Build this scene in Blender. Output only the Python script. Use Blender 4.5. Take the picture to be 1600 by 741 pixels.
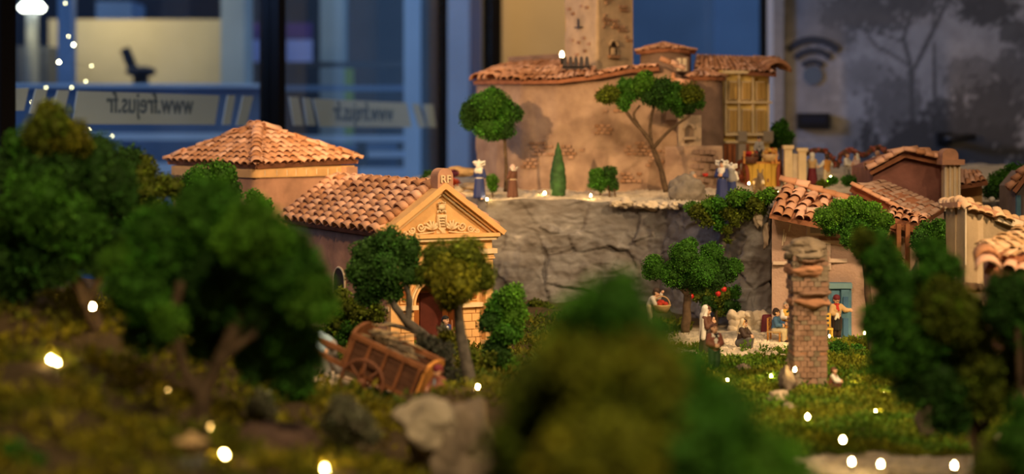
import bpy, bmesh, math, random
import numpy as np
from mathutils import Vector, Matrix, noise

for _o in list(bpy.data.objects):
    bpy.data.objects.remove(_o)
sc = bpy.context.scene
COL = sc.collection
random.seed(7)
RNG = np.random.default_rng(7)
PI = math.pi

# ------------------------------------------------------------------ camera, world, lights, exposure
F = 2600.0      # focal length in pixels of the 1600 x 741 frame
EYE = 1.5       # eye height
HOR = 205.0     # image row of the horizon
cam = bpy.data.cameras.new('camera')
cam.sensor_width = 36.0
cam.lens = 36.0 * F / 1600.0
cam.shift_y = -(370.5 - HOR) / 1600.0
cam.clip_start = 0.02
cam.dof.use_dof = True
cam.dof.focus_distance = 2.75
cam.dof.aperture_fstop = 3.1
camo = bpy.data.objects.new('camera', cam)
camo.location = (0, 0, EYE)
camo.rotation_euler = (PI / 2, 0, 0)
COL.objects.link(camo)
sc.camera = camo

world = bpy.data.worlds.new('dusk_sky')
world.use_nodes = True
_bg = world.node_tree.nodes['Background']
_bg.inputs[0].default_value = (0.27, 0.42, 0.72, 1)
_bg.inputs[1].default_value = 0.80
sc.world = world


def spot(name, loc, target, watt, col, deg, blend=0.6, size=0.05):
    l = bpy.data.lights.new(name, 'SPOT')
    l.energy = watt
    l.color = col
    l.spot_size = math.radians(deg)
    l.spot_blend = blend
    l.shadow_soft_size = size
    o = bpy.data.objects.new(name, l)
    o.location = loc
    o.rotation_euler = (Vector(target) - Vector(loc)).to_track_quat('-Z', 'Y').to_euler()
    COL.objects.link(o)
    return o


def area(name, loc, target, watt, col, sx, sy):
    l = bpy.data.lights.new(name, 'AREA')
    l.shape = 'RECTANGLE'
    l.size = sx
    l.size_y = sy
    l.energy = watt
    l.color = col
    o = bpy.data.objects.new(name, l)
    o.location = loc
    o.rotation_euler = (Vector(target) - Vector(loc)).to_track_quat('-Z', 'Y').to_euler()
    COL.objects.link(o)
    return o


# ceiling spots of the room, a low spot at the left end of the display, daylight of the dusk at the left window, an added blue spot for the mural
spot('spot_village', (1.5, 1.0, 2.8), (0.1, 2.75, 1.25), 225, (1.0, 0.66, 0.34), 40, 0.7, 0.06)
spot('spot_centre', (-0.5, 0.8, 2.9), (-0.15, 2.9, 1.25), 85, (1.0, 0.64, 0.36), 60, 0.9, 0.08)
spot('spot_front', (0.5, -0.3, 2.9), (0.0, 1.3, 1.25), 150, (1.0, 0.74, 0.42), 75, 0.9, 0.10)
spot('spot_chateau', (-0.95, 1.9, 1.95), (0.02, 3.65, 1.52), 125, (1.0, 0.60, 0.26), 25, 0.6, 0.02)
spot('added_mural_spot', (-1.7, 4.4, 2.4), (1.35, 5.6, 1.6), 320, (0.28, 0.46, 1.0), 40, 0.9, 0.25)  # added narrow spot outside the glass that tints the mural blue
area('ceiling_lamp', (0.3, 2.6, 2.95), (0.3, 2.8, 0), 9, (1.0, 0.75, 0.5), 2.0, 1.6)
area('wall_washer', (2.1, 4.3, 2.9), (2.3, 5.6, 1.9), 5, (1.0, 0.72, 0.42), 0.8, 0.3)
area('wall_washer', (0.05, 5.4, 2.9), (0.05, 6.5, 1.8), 16, (1.0, 0.70, 0.36), 0.5, 0.2)
area('window_daylight', (-1.75, 4.2, 1.9), (1.2, 5.4, 1.5), 6, (0.42, 0.58, 1.0), 1.6, 1.4)

vs = sc.view_settings
sc.display_settings.display_device = 'sRGB'
vs.view_transform = 'Standard'
vs.look = 'None'
vs.exposure = 0.15
vs.gamma = 1.0
vs.use_curve_mapping = False
cy = sc.cycles
cy.use_denoising = True
cy.sample_clamp_indirect = 3.0
cy.max_bounces = 6
cy.diffuse_bounces = 3
cy.glossy_bounces = 2
cy.transmission_bounces = 4
cy.transparent_max_bounces = 8
cy.caustics_reflective = False
cy.caustics_refractive = False

# ------------------------------------------------------------------ helpers


def P(px, py, D):
    """the world point that stands at depth D behind image point (px, py)"""
    return Vector(((px - 800.0) / F * D, D, EYE - (py - HOR) / F * D))


def S(n, D):
    return n * D / F


WM = {}


def wm(o):
    return WM.get(o.name, Matrix.Identity(4)) if o else Matrix.Identity(4)


def put(o, parent, local=False, M=None):
    COL.objects.link(o)
    if M is not None:
        o.matrix_basis = M
    w = M.copy() if M is not None else Matrix.Identity(4)
    if parent is not None:
        o.parent = parent
        if local:
            w = wm(parent) @ w
        else:
            o.matrix_parent_inverse = wm(parent).inverted()
    WM[o.name] = w
    return o


def thing(name, label, cat, loc=(0, 0, 0), rotz=0.0, group=None, scale=1.0):
    o = bpy.data.objects.new(name, None)
    o.empty_display_size = 0.01
    COL.objects.link(o)
    M = Matrix.Translation(Vector(loc)) @ Matrix.Rotation(rotz, 4, 'Z') @ Matrix.Scale(scale, 4)
    o.matrix_basis = M
    WM[o.name] = M
    return tag(o, label, cat, group)


def tag(o, label=None, cat=None, group=None, kind=None):
    if label:
        o['label'] = label
    if cat:
        o['category'] = cat
    if group:
        o['group'] = group
    if kind:
        o['kind'] = kind
    return o


class G:
    """collects geometry and links it as one mesh object"""

    def __init__(s):
        s.v = []
        s.f = []

    def add(s, vs_, fs):
        n = len(s.v)
        s.v += [tuple(x) for x in vs_]
        s.f += [tuple(i + n for i in q) for q in fs]
        return s

    def box(s, c, d, R=None, taper=1.0):
        c = Vector(c)
        vs_ = []
        for z in (-.5, .5):
            t = taper if z > 0 else 1
            for x, y in ((-.5, -.5), (.5, -.5), (.5, .5), (-.5, .5)):
                p = Vector((x * d[0] * t, y * d[1] * t, z * d[2]))
                if R:
                    p = R @ p
                vs_.append(c + p)
        return s.add(vs_, [(3, 2, 1, 0), (4, 5, 6, 7), (0, 1, 5, 4), (1, 2, 6, 5), (2, 3, 7, 6), (3, 0, 4, 7)])

    def bar(s, a, b, w, h, up=(0, 0, 1)):
        a = Vector(a)
        b = Vector(b)
        z = (b - a)
        L = z.length
        z = z / L
        x = Vector(up).cross(z)
        if x.length < 1e-5:
            x = Vector((1, 0, 0)).cross(z)
        x.normalize()
        y = z.cross(x)
        R = Matrix((x, y, z)).transposed()
        return s.box((a + b) / 2, (w, h, L), R)

    def tube(s, pts, rad, n=8, closed=False, cap=True):
        pts = [Vector(p) for p in pts]
        if not hasattr(rad, '__len__'):
            rad = [rad] * len(pts)
        m = len(pts)
        vs_ = []
        px = None
        for i, p in enumerate(pts):
            if closed:
                t = pts[(i + 1) % m] - pts[i - 1]
            else:
                t = pts[min(i + 1, m - 1)] - pts[max(i - 1, 0)]
            t.normalize()
            if px is None:
                px = t.orthogonal().normalized()
            px = (px - t * px.dot(t)).normalized()
            py = t.cross(px)
            for k in range(n):
                a = 2 * PI * k / n
                vs_.append(p + (px * math.cos(a) + py * math.sin(a)) * rad[i])
        fs = []
        for i in range(m if closed else m - 1):
            for k in range(n):
                a = i * n + k
                b = i * n + (k + 1) % n
                j = ((i + 1) % m) * n
                fs.append((a, b, j + (k + 1) % n, j + k))
        if cap and not closed:
            fs.append(tuple(range(n - 1, -1, -1)))
            fs.append(tuple((m - 1) * n + k for k in range(n)))
        return s.add(vs_, fs)

    def lathe(s, prof, c=(0, 0, 0), n=16, a0=0.0, a1=2 * PI, R=None):
        c = Vector(c)
        full = abs(a1 - a0 - 2 * PI) < 1e-6
        k = n if full else n + 1
        vs_ = []
        for r, z in prof:
            for i in range(k):
                a = a0 + (a1 - a0) * i / n
                p = Vector((r * math.cos(a), r * math.sin(a), z))
                vs_.append(c + (R @ p if R else p))
        fs = []
        for j in range(len(prof) - 1):
            for i in range(n):
                i2 = (i + 1) % k
                fs.append((j * k + i, j * k + i2, (j + 1) * k + i2, (j + 1) * k + i))
        return s.add(vs_, fs)

    def prism(s, poly, ax, d0, d1):
        """2-D polygon extruded along axis ax ('x': poly is y,z; 'y': poly is x,z; 'z': poly is x,y)"""
        def mk(u, v, w):
            return {'x': (w, u, v), 'y': (u, w, v), 'z': (u, v, w)}[ax]
        n = len(poly)
        vs_ = [mk(u, v, d0) for u, v in poly] + [mk(u, v, d1) for u, v in poly]
        fs = [tuple(range(n - 1, -1, -1)), tuple(range(n, 2 * n))]
        fs += [(i, (i + 1) % n, n + (i + 1) % n, n + i) for i in range(n)]
        return s.add(vs_, fs)

    def ball(s, c, r, n=8, R=None):
        if not hasattr(r, '__len__'):
            r = (r, r, r)
        V, Q = cubesphere(max(2, n // 3))
        c = Vector(c)
        vs_ = []
        for v in V:
            p = Vector((v[0] * r[0], v[1] * r[1], v[2] * r[2]))
            vs_.append(c + (R @ p if R else p))
        return s.add(vs_, [tuple(q) for q in Q])

    def build(s, name, mat, parent=None, smooth=False, local=False, M=None, fix=True):
        me = bpy.data.meshes.new(name)
        me.from_pydata(s.v, [], s.f)
        if fix:
            bm = bmesh.new()
            bm.from_mesh(me)
            bmesh.ops.recalc_face_normals(bm, faces=bm.faces)
            bm.to_mesh(me)
            bm.free()
        if mat:
            me.materials.append(mat)
        if smooth:
            me.polygons.foreach_set('use_smooth', [True] * len(me.polygons))
        return put(bpy.data.objects.new(name, me), parent, local, M)


_cs = {}


def cubesphere(n):
    if n in _cs:
        return _cs[n]
    idx = {}
    V = []
    Q = []
    for ax in range(3):
        for sg in (-1, 1):
            g = []
            for i in range(n + 1):
                row = []
                for j in range(n + 1):
                    a = math.tan((i / n - .5) * PI / 2)
                    b = math.tan((j / n - .5) * PI / 2)
                    p = [0, 0, 0]
                    p[ax] = sg
                    p[(ax + 1) % 3] = a * sg
                    p[(ax + 2) % 3] = b
                    l = math.sqrt(sum(x * x for x in p))
                    key = tuple(round(x / l, 5) for x in p)
                    if key not in idx:
                        idx[key] = len(V)
                        V.append(key)
                    row.append(idx[key])
                g.append(row)
            for i in range(n):
                for j in range(n):
                    Q.append((g[i][j], g[i + 1][j], g[i + 1][j + 1], g[i][j + 1]))
    _cs[n] = (np.array(V), np.array(Q))
    return _cs[n]


def np_mesh(name, V, Q, mat, parent=None, colors=None, smooth=False, local=False, M=None):
    """V (n,3), Q (m,k) polygons of one size"""
    me = bpy.data.meshes.new(name)
    V = np.asarray(V, dtype=np.float32)
    Q = np.asarray(Q, dtype=np.int32)
    me.vertices.add(len(V))
    me.vertices.foreach_set('co', V.ravel())
    me.loops.add(Q.size)
    me.loops.foreach_set('vertex_index', Q.ravel())
    me.polygons.add(len(Q))
    me.polygons.foreach_set('loop_start', np.arange(len(Q), dtype=np.int32) * Q.shape[1])
    if smooth:
        me.polygons.foreach_set('use_smooth', np.ones(len(Q), dtype=bool))
    me.update(calc_edges=True)
    if colors is not None:
        at = me.color_attributes.new('Col', 'FLOAT_COLOR', 'POINT')
        c = np.ones((len(V), 4), dtype=np.float32)
        c[:, :3] = colors
        at.data.foreach_set('color', c.ravel())
    if mat:
        me.materials.append(mat)
    return put(bpy.data.objects.new(name, me), parent, local, M)


def text_mesh(name, body, size, extrude, offset, m):
    cu = bpy.data.curves.new(name, 'FONT')
    cu.body = body
    cu.size = size
    cu.extrude = extrude
    cu.offset = offset
    cu.align_x = 'CENTER'
    cu.align_y = 'CENTER'
    tmp = bpy.data.objects.new(name, cu)
    COL.objects.link(tmp)
    me = bpy.data.meshes.new_from_object(tmp.evaluated_get(bpy.context.evaluated_depsgraph_get()))
    bpy.data.objects.remove(tmp)
    me.name = name
    me.materials.clear()
    me.materials.append(m)
    return bpy.data.objects.new(name, me)


# ------------------------------------------------------------------ materials
MATS = {}


def srgb(r, g, b):
    def f(c):
        c /= 255.0
        return c / 12.92 if c <= .04045 else ((c + .055) / 1.055) ** 2.4
    return (f(r), f(g), f(b))


def mat(name, col, rough=.8, var=.2, scale=40.0, bump=0.0, bscale=120.0, rnd=0.0, col2=None, spec=.25, attr=False, detail=4.0):
    if name in MATS:
        return MATS[name]
    m = bpy.data.materials.new(name)
    m.use_nodes = True
    nt = m.node_tree
    N, L = nt.nodes, nt.links
    b = N['Principled BSDF']
    b.inputs['Roughness'].default_value = rough
    b.inputs['Specular IOR Level'].default_value = spec
    tc = N.new('ShaderNodeTexCoord')
    src = None
    if attr:
        a = N.new('ShaderNodeAttribute')
        a.attribute_name = 'Col'
        src = a.outputs['Color']
    if var > 0:
        n = N.new('ShaderNodeTexNoise')
        n.inputs['Scale'].default_value = scale
        n.inputs['Detail'].default_value = detail
        L.new(tc.outputs['Object'], n.inputs['Vector'])
        if attr:
            mp = N.new('ShaderNodeMapRange')
            mp.inputs[1].default_value = .3
            mp.inputs[2].default_value = .7
            mp.inputs[3].default_value = 1 - var
            mp.inputs[4].default_value = 1 + var
            L.new(n.outputs['Fac'], mp.inputs[0])
            mx = N.new('ShaderNodeVectorMath')
            mx.operation = 'SCALE'
            L.new(src, mx.inputs[0])
            L.new(mp.outputs[0], mx.inputs['Scale'])
            src = mx.outputs[0]
        else:
            r = N.new('ShaderNodeValToRGB')
            r.color_ramp.elements[0].position = .3
            r.color_ramp.elements[1].position = .7
            c2 = col2 or tuple(min(1, c * (1 + var)) for c in col)
            c1 = col if col2 else tuple(c * (1 - var) for c in col)
            r.color_ramp.elements[0].color = (*c1, 1)
            r.color_ramp.elements[1].color = (*c2, 1)
            L.new(n.outputs['Fac'], r.inputs[0])
            src = r.outputs[0]
    if rnd > 0:
        oi = N.new('ShaderNodeObjectInfo')
        mp = N.new('ShaderNodeMapRange')
        mp.inputs[3].default_value = 1 - rnd
        mp.inputs[4].default_value = 1 + rnd
        L.new(oi.outputs['Random'], mp.inputs[0])
        mx = N.new('ShaderNodeHueSaturation')
        L.new(mp.outputs[0], mx.inputs['Value'])
        mp2 = N.new('ShaderNodeMapRange')
        mp2.inputs[3].default_value = 1 + rnd * .5
        mp2.inputs[4].default_value = 1 - rnd * .6
        L.new(oi.outputs['Random'], mp2.inputs[0])
        L.new(mp2.outputs[0], mx.inputs['Saturation'])
        if src:
            L.new(src, mx.inputs['Color'])
        else:
            mx.inputs['Color'].default_value = (*col, 1)
        src = mx.outputs[0]
    if src:
        L.new(src, b.inputs['Base Color'])
    else:
        b.inputs['Base Color'].default_value = (*col, 1)
    if bump > 0:
        n2 = N.new('ShaderNodeTexNoise')
        n2.inputs['Scale'].default_value = bscale
        n2.inputs['Detail'].default_value = 6
        L.new(tc.outputs['Object'], n2.inputs['Vector'])
        bp = N.new('ShaderNodeBump')
        bp.inputs['Strength'].default_value = bump
        bp.inputs['Distance'].default_value = .002
        L.new(n2.outputs['Fac'], bp.inputs['Height'])
        L.new(bp.outputs[0], b.inputs['Normal'])
    MATS[name] = m
    return m


def emit(name, col, strength):
    if name in MATS:
        return MATS[name]
    m = bpy.data.materials.new(name)
    m.use_nodes = True
    nt = m.node_tree
    b = nt.nodes['Principled BSDF']
    b.inputs['Base Color'].default_value = (*col, 1)
    b.inputs['Emission Color'].default_value = (*col, 1)
    b.inputs['Emission Strength'].default_value = strength
    MATS[name] = m
    return m


def leafmat(name, trans=.25, rough=.75):
    if name in MATS:
        return MATS[name]
    m = bpy.data.materials.new(name)
    m.use_nodes = True
    nt = m.node_tree
    N, L = nt.nodes, nt.links
    b = N['Principled BSDF']
    b.inputs['Roughness'].default_value = rough
    b.inputs['Specular IOR Level'].default_value = .2
    a = N.new('ShaderNodeAttribute')
    a.attribute_name = 'Col'
    L.new(a.outputs['Color'], b.inputs['Base Color'])
    t = N.new('ShaderNodeBsdfTranslucent')
    L.new(a.outputs['Color'], t.inputs['Color'])
    mx = N.new('ShaderNodeMixShader')
    mx.inputs[0].default_value = trans
    L.new(b.outputs[0], mx.inputs[1])
    L.new(t.outputs[0], mx.inputs[2])
    L.new(mx.outputs[0], N['Material Output'].inputs[0])
    MATS[name] = m
    return m


def glassmat(name, tint, refl=.06, frost=0.0, fcol=(.5, .5, .5)):
    m = bpy.data.materials.new(name)
    m.use_nodes = True
    nt = m.node_tree
    N, L = nt.nodes, nt.links
    N.remove(N['Principled BSDF'])
    t = N.new('ShaderNodeBsdfTransparent')
    t.inputs[0].default_value = (*tint, 1)
    g = N.new('ShaderNodeBsdfGlossy')
    g.inputs['Roughness'].default_value = .02
    lw = N.new('ShaderNodeLayerWeight')
    pw = N.new('ShaderNodeMath')
    pw.operation = 'POWER'
    pw.inputs[1].default_value = 4.0
    L.new(lw.outputs['Facing'], pw.inputs[0])
    fr = N.new('ShaderNodeMath')
    fr.operation = 'MULTIPLY_ADD'
    fr.inputs[1].default_value = .30
    fr.inputs[2].default_value = .02
    L.new(pw.outputs[0], fr.inputs[0])
    mx = N.new('ShaderNodeMixShader')
    L.new(fr.outputs[0], mx.inputs[0])
    L.new(t.outputs[0], mx.inputs[1])
    L.new(g.outputs[0], mx.inputs[2])
    out = mx.outputs[0]
    if frost > 0:
        d = N.new('ShaderNodeBsdfDiffuse')
        d.inputs[0].default_value = (*fcol, 1)
        tr = N.new('ShaderNodeBsdfTranslucent')
        tr.inputs[0].default_value = (*fcol, 1)
        ad = N.new('ShaderNodeMixShader')
        ad.inputs[0].default_value = .15
        L.new(d.outputs[0], ad.inputs[1])
        L.new(tr.outputs[0], ad.inputs[2])
        m2 = N.new('ShaderNodeMixShader')
        m2.inputs[0].default_value = frost
        L.new(t.outputs[0], m2.inputs[1])
        L.new(ad.outputs[0], m2.inputs[2])
        out = m2.outputs[0]
    L.new(out, N['Material Output'].inputs[0])
    return m


TERRA = mat('terracotta', (.63, .335, .20), .85, .22, 60, .25, 250, rnd=.28)
TERRA_PALE = mat('pale_terracotta', (.62, .40, .22), .85, .22, 60, .25, 250, rnd=.22)
TERRA_DECK = mat('terracotta_underlay', (.30, .125, .065), .9, .25, 50, .2, 200)
TERRA_WALL = mat('terracotta_plaster', (.50, .27, .17), .9, .22, 28, .35, 160)
OCHRE = mat('ochre_clay', (.78, .46, .19), .8, .15, 30, .2, 160)
OCHRE_L = mat('pale_ochre_clay', (.78, .60, .36), .8, .12, 40, .15, 160)
STONE_W = mat('cream_stone', (.70, .58, .42), .85, .15, 40, .2, 200)
LEAF = leafmat('foliage')
WOOD = mat('brown_wood', (.22, .085, .035), .6, .35, 60, .2, 160)
WOOD_L = mat('orange_wood', (.62, .27, .06), .6, .2, 40, .1, 160)
BARK = mat('bark', (.085, .055, .032), .9, .4, 90, .6, 160)
BARK_G = mat('grey_bark', (.085, .075, .062), .9, .4, 90, .6, 160)
ROCK = mat('rock', (.24, .185, .13), .95, .35, 30, .7, 120, col2=None)
ROCK_P = mat('pale_rock', (.38, .305, .21), .95, .35, 30, .7, 90)
ROCK_D = mat('dark_rock', (.15, .115, .085), .95, .35, 50, .7, 120)
BLACK = mat('black_plastic', (.012, .012, .012), .4, 0)

# ------------------------------------------------------------------ generic builders


def tile_mesh(name, seg=6, taper=.82, th=.16, seed=0):
    """half-round roof tile; x across (-.5..+.5), y from 0 (upper end) to 1 (lower, wide end), z up"""
    r = random.Random(seed)
    vs_ = []
    for y, k, lift in ((0, taper, 0), (.5, (1 + taper) / 2, .02 * r.uniform(-1, 1)), (1, 1, 0)):
        for rad in (.5, .5 - th * .6):
            for i in range(seg + 1):
                a = PI * i / seg
                w = 1 + r.uniform(-.05, .05)
                vs_.append((-math.cos(a) * rad * k * w, y + r.uniform(-.03, .03) * (y > 0), (math.sin(a) * rad * k + lift) * .8 * w))
    n = seg + 1
    fs = []
    for j in range(2):
        o = j * 2 * n
        q = (j + 1) * 2 * n
        for i in range(seg):
            fs.append((o + i, o + i + 1, q + i + 1, q + i))
            fs.append((o + n + i + 1, o + n + i, q + n + i, q + n + i + 1))
        fs.append((o, q, q + n, o + n))
        fs.append((o + n - 1, o + 2 * n - 1, q + 2 * n - 1, q + n - 1))
    for o in (0, 4 * n):
        for i in range(seg):
            fs.append((o + i, o + i + 1, o + n + i + 1, o + n + i) if o else (o + i + 1, o + i, o + n + i, o + n + i + 1))
    me = bpy.data.meshes.new(name)
    me.from_pydata(vs_, [], fs)
    bm = bmesh.new()
    bm.from_mesh(me)
    bmesh.ops.recalc_face_normals(bm, faces=bm.faces)
    bm.to_mesh(me)
    bm.free()
    me.polygons.foreach_set('use_smooth', [True] * len(me.polygons))
    return me


def tileset(m, tag_):
    r = []
    for k in range(4):
        me = tile_mesh('roof_tile', seed=k)
        me.materials.append(m)
        r.append(me)
    return r


TILES = tileset(TERRA, 'a')
TILES_P = tileset(TERRA_PALE, 'b')


def place_tile(parent, origin, xdir, ydown, w, L, tiles, local, lift=.0, h=1.0):
    x = Vector(xdir).normalized()
    y = Vector(ydown).normalized()
    z = x.cross(y)
    if z.z < 0:
        x = -x
        z = -z
    x = y.cross(z).normalized()
    r = random
    M = Matrix.Identity(4)
    t = r.uniform(-.07, .07)
    x2 = (x + y * t).normalized()
    y2 = (y - x * t + z * r.uniform(-.03, .06)).normalized()
    z2 = x2.cross(y2)
    for c in range(3):
        M[c][0] = x2[c] * w * r.uniform(.94, 1.06)
        M[c][1] = y2[c] * L * r.uniform(.96, 1.05)
        M[c][2] = z2[c] * w * h * r.uniform(.92, 1.08)
        M[c][3] = origin[c] + z2[c] * lift
    o = bpy.data.objects.new('roof_tile', r.choice(tiles))
    return put(o, parent, local, M)


def tile_quad(parent, A, B, C, Dd, nc, nr, tiles=None, local=False, deck=True, overlap=1.35, wk=.92, h=1.0, thick=.008, deckmat=None, cut=None):
    """A, B eave left and right, C, Dd ridge right and left; covers the quad with nc x nr half-round tiles"""
    tiles = tiles or TILES
    A, B, C, Dd = map(Vector, (A, B, C, Dd))

    def bl(u, v):
        return A.lerp(B, u).lerp(Dd.lerp(C, u), v)
    n = (B - A).cross(Dd - A).normalized()
    if n.z < 0:
        n = -n
    for i in range(nc):
        for j in range(nr):
            u = (i + .5) / nc
            if cut and cut(u, (j + .5) / nr):
                continue
            v0 = (j + overlap) / nr
            v1 = j / nr - .02
            top = bl(u, min(v0, 1.02))
            bot = bl(u, v1)
            w = (bl((i + 1) / nc, v1) - bl(i / nc, v1)).length
            xd = bl(u + .01, v1) - bl(u - .01, v1)
            d = bot - top
            lift = .0
            bot2 = bot + n * w * .10
            d = bot2 - top
            place_tile(parent, top, xd, d, w * wk, d.length, tiles, local, lift, h)
    if deck:
        g = G()
        off = n * thick
        vs_ = [A, B, C, Dd, A - off, B - off, C - off, Dd - off]
        g.add(vs_, [(0, 1, 2, 3), (7, 6, 5, 4), (0, 4, 5, 1), (1, 5, 6, 2), (2, 6, 7, 3), (3, 7, 4, 0)])
        g.build('roof_deck', deckmat or TERRA_DECK, parent, local=local)


def tile_tri(parent, A, B, T, nc, nr, tiles=None, wk=.95, h=1.0, thick=.008):
    """a triangular roof face: parallel columns of tiles run straight down to the eave A-B and end at the hips"""
    A, B, T = map(Vector, (A, B, T))
    e = B - A
    n = e.cross(T - A).normalized()
    if n.z < 0:
        n = -n
    ft = (T - A).dot(e) / e.dot(e)
    up = T - (A + e * ft)
    w = e.length / nc
    for i in range(nc):
        u = (i + .5) / nc
        top = u / ft if u < ft else (1 - u) / (1 - ft)
        for j in range(nr):
            v0, v1 = (j + 1.35) / nr, j / nr - .02
            if (j + .25) / nr > top:
                continue
            a = A + e * u + up * min(v0, top + .8 / nr) - n * .001
            b = A + e * u + up * v1 + n * w * .10
            d = b - a
            place_tile(parent, a, e, d, w * wk, d.length, tiles or TILES, False, 0, h)
    g = G()
    off = n * thick
    g.add([A, B, T, A - off, B - off, T - off], [(0, 1, 2), (5, 4, 3), (0, 3, 4, 1), (1, 4, 5, 2), (2, 5, 3, 0)])
    g.build('roof_deck', TERRA_DECK, parent)


def ridge_row(parent, a, b, n, w, tiles=None, local=False, lift=0.0, h=1.0):
    """a row of cap tiles from a (upper end) to b"""
    a = Vector(a)
    b = Vector(b)
    d = (b - a) / n
    x = Vector((0, 0, 1)).cross(d)
    for i in range(n):
        o = a + d * (i - .15)
        y = d + Vector((0, 0, .04 * w))
        place_tile(parent, o, x, y, w, d.length * 1.3, tiles or TILES, local, lift, h)


def rand_unit(n, rng):
    v = rng.normal(size=(n, 3))
    return v / np.linalg.norm(v, axis=1)[:, None]


def leaves(p, nrm, size, rng, spread=.9, aspect=.38):
    """kite-shaped leaves at points p pointing roughly along nrm"""
    n = len(p)
    d = nrm + rand_unit(n, rng) * spread
    d /= np.linalg.norm(d, axis=1)[:, None]
    s = np.cross(d, rand_unit(n, rng))
    s /= np.linalg.norm(s, axis=1)[:, None] + 1e-9
    l = (size * rng.uniform(.6, 1.3, n))[:, None]
    b = np.cross(s, d)
    V = np.stack([p, p + d * l * .5 + s * l * aspect, p + d * l + b * l * .15, p + d * l * .5 - s * l * aspect], 1)
    return V.reshape(-1, 3)


def foliage(name, blobs, leaf, dens, parent=None, seed=0, core=.74, sub=13, local=False, lift=.1):
    """blobs: (centre, radius or radii, colour). One joined mass of leaves."""
    rng = np.random.default_rng(seed)
    Vs, Qs, Cs = [], [], []
    nv = 0
    cV, cQ = cubesphere(5)
    for c, r, col in blobs:
        c = np.array(c, float)
        r = np.array(r if hasattr(r, '__len__') else (r, r, r), float)
        col = np.array(col, float)
        m = max(5, int(sub))
        dirs = rand_unit(m, rng)
        dirs[:, 2] += lift
        dirs /= np.linalg.norm(dirs, axis=1)[:, None]
        ra = r.mean()
        for k in range(m):
            sr = ra * rng.uniform(.30, .48)
            sc_ = c + dirs[k] * r * .66
            n = int(dens * 4 * PI * sr * sr / (leaf * leaf))
            u = rand_unit(n, rng)
            u = u[(u @ dirs[k]) > -.25]
            rr = (1.08 - .45 * rng.uniform(0, 1, len(u)) ** 1.6)[:, None]
            p = sc_ + u * sr * rr
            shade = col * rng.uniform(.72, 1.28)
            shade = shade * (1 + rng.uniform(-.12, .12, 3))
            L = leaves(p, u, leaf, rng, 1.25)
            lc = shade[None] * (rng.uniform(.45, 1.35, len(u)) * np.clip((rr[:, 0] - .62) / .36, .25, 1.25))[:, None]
            Vs.append(L)
            Qs.append(np.arange(len(u) * 4).reshape(-1, 4) + nv)
            nv += len(L)
            Cs.append(np.repeat(lc, 4, 0))
            # a lump under the leaves
            B = sc_ + cV * sr * .70
            Vs.append(B)
            Qs.append(cQ + nv)
            nv += len(B)
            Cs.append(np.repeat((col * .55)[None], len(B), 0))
        n = int(dens * 4 * PI * ra * ra * .8 / (leaf * leaf))
        u = rand_unit(n, rng)
        L = leaves(c + u * r * rng.uniform(.62, .92, n)[:, None], u, leaf, rng, 1.2)
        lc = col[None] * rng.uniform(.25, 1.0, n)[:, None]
        Vs.append(L)
        Qs.append(np.arange(n * 4).reshape(-1, 4) + nv)
        nv += len(L)
        Cs.append(np.repeat(lc, 4, 0))
        B = c + cV * r * core * .85
        Vs.append(B)
        Qs.append(cQ + nv)
        nv += len(B)
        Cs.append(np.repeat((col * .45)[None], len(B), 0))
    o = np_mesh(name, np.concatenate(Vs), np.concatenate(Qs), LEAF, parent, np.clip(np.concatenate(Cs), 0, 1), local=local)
    o['kind'] = 'stuff'
    return o


def branch(g, pts, r0, r1, n=8, wob=.12, seed=0):
    r = random.Random(seed)
    pts = [Vector(p) for p in pts]
    out = []
    for i in range(len(pts) - 1):
        for k in range(4):
            t = k / 4
            p0 = pts[max(i - 1, 0)]
            p1, p2 = pts[i], pts[i + 1]
            p3 = pts[min(i + 2, len(pts) - 1)]
            q = .5 * ((2 * p1) + (p2 - p0) * t + (2 * p0 - 5 * p1 + 4 * p2 - p3) * t * t + (3 * p1 - p0 - 3 * p2 + p3) * t ** 3)
            out.append(q + Vector((r.uniform(-1, 1), r.uniform(-1, 1), 0)) * r0 * wob)
    out.append(pts[-1])
    m = len(out)
    g.tube(out, [r0 + (r1 - r0) * i / (m - 1) * (1 + 0) + r0 * .1 * r.uniform(-1, 1) * (i < m - 1) for i in range(m)], n)


def rock_mesh(name, c, size, seed, m, parent=None, n=14, rough=.25, cuts=7, rot=0.0, smooth=False):
    V, Q = cubesphere(n)
    rng = np.random.default_rng(seed)
    V = V.copy()
    for k in range(cuts):      # flat facets
        d = rand_unit(1, rng)[0]
        h = rng.uniform(.62, .9)
        dd = V @ d
        over = np.maximum(dd - h, 0)
        V -= np.outer(over * .9, d)
    out = []
    off = Vector((seed * 3.1, seed * 1.7, 0))
    R = Matrix.Rotation(rot, 3, 'Z')
    for v in V:
        p = Vector(v)
        f = noise.fractal(p * 1.6 + off, 1.0, 2.1, 5) * rough
        f += (noise.voronoi(p * 2.2 + off)[0][0] - .3) * rough * .5
        q = p * (1 + f)
        q = R @ Vector((q.x * size[0], q.y * size[1], q.z * size[2]))
        out.append(Vector(c) + q)
    return np_mesh(name, np.array([tuple(p) for p in out]), Q, m, parent, smooth=smooth)

# ------------------------------------------------------------------ smooth clay figures


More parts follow.
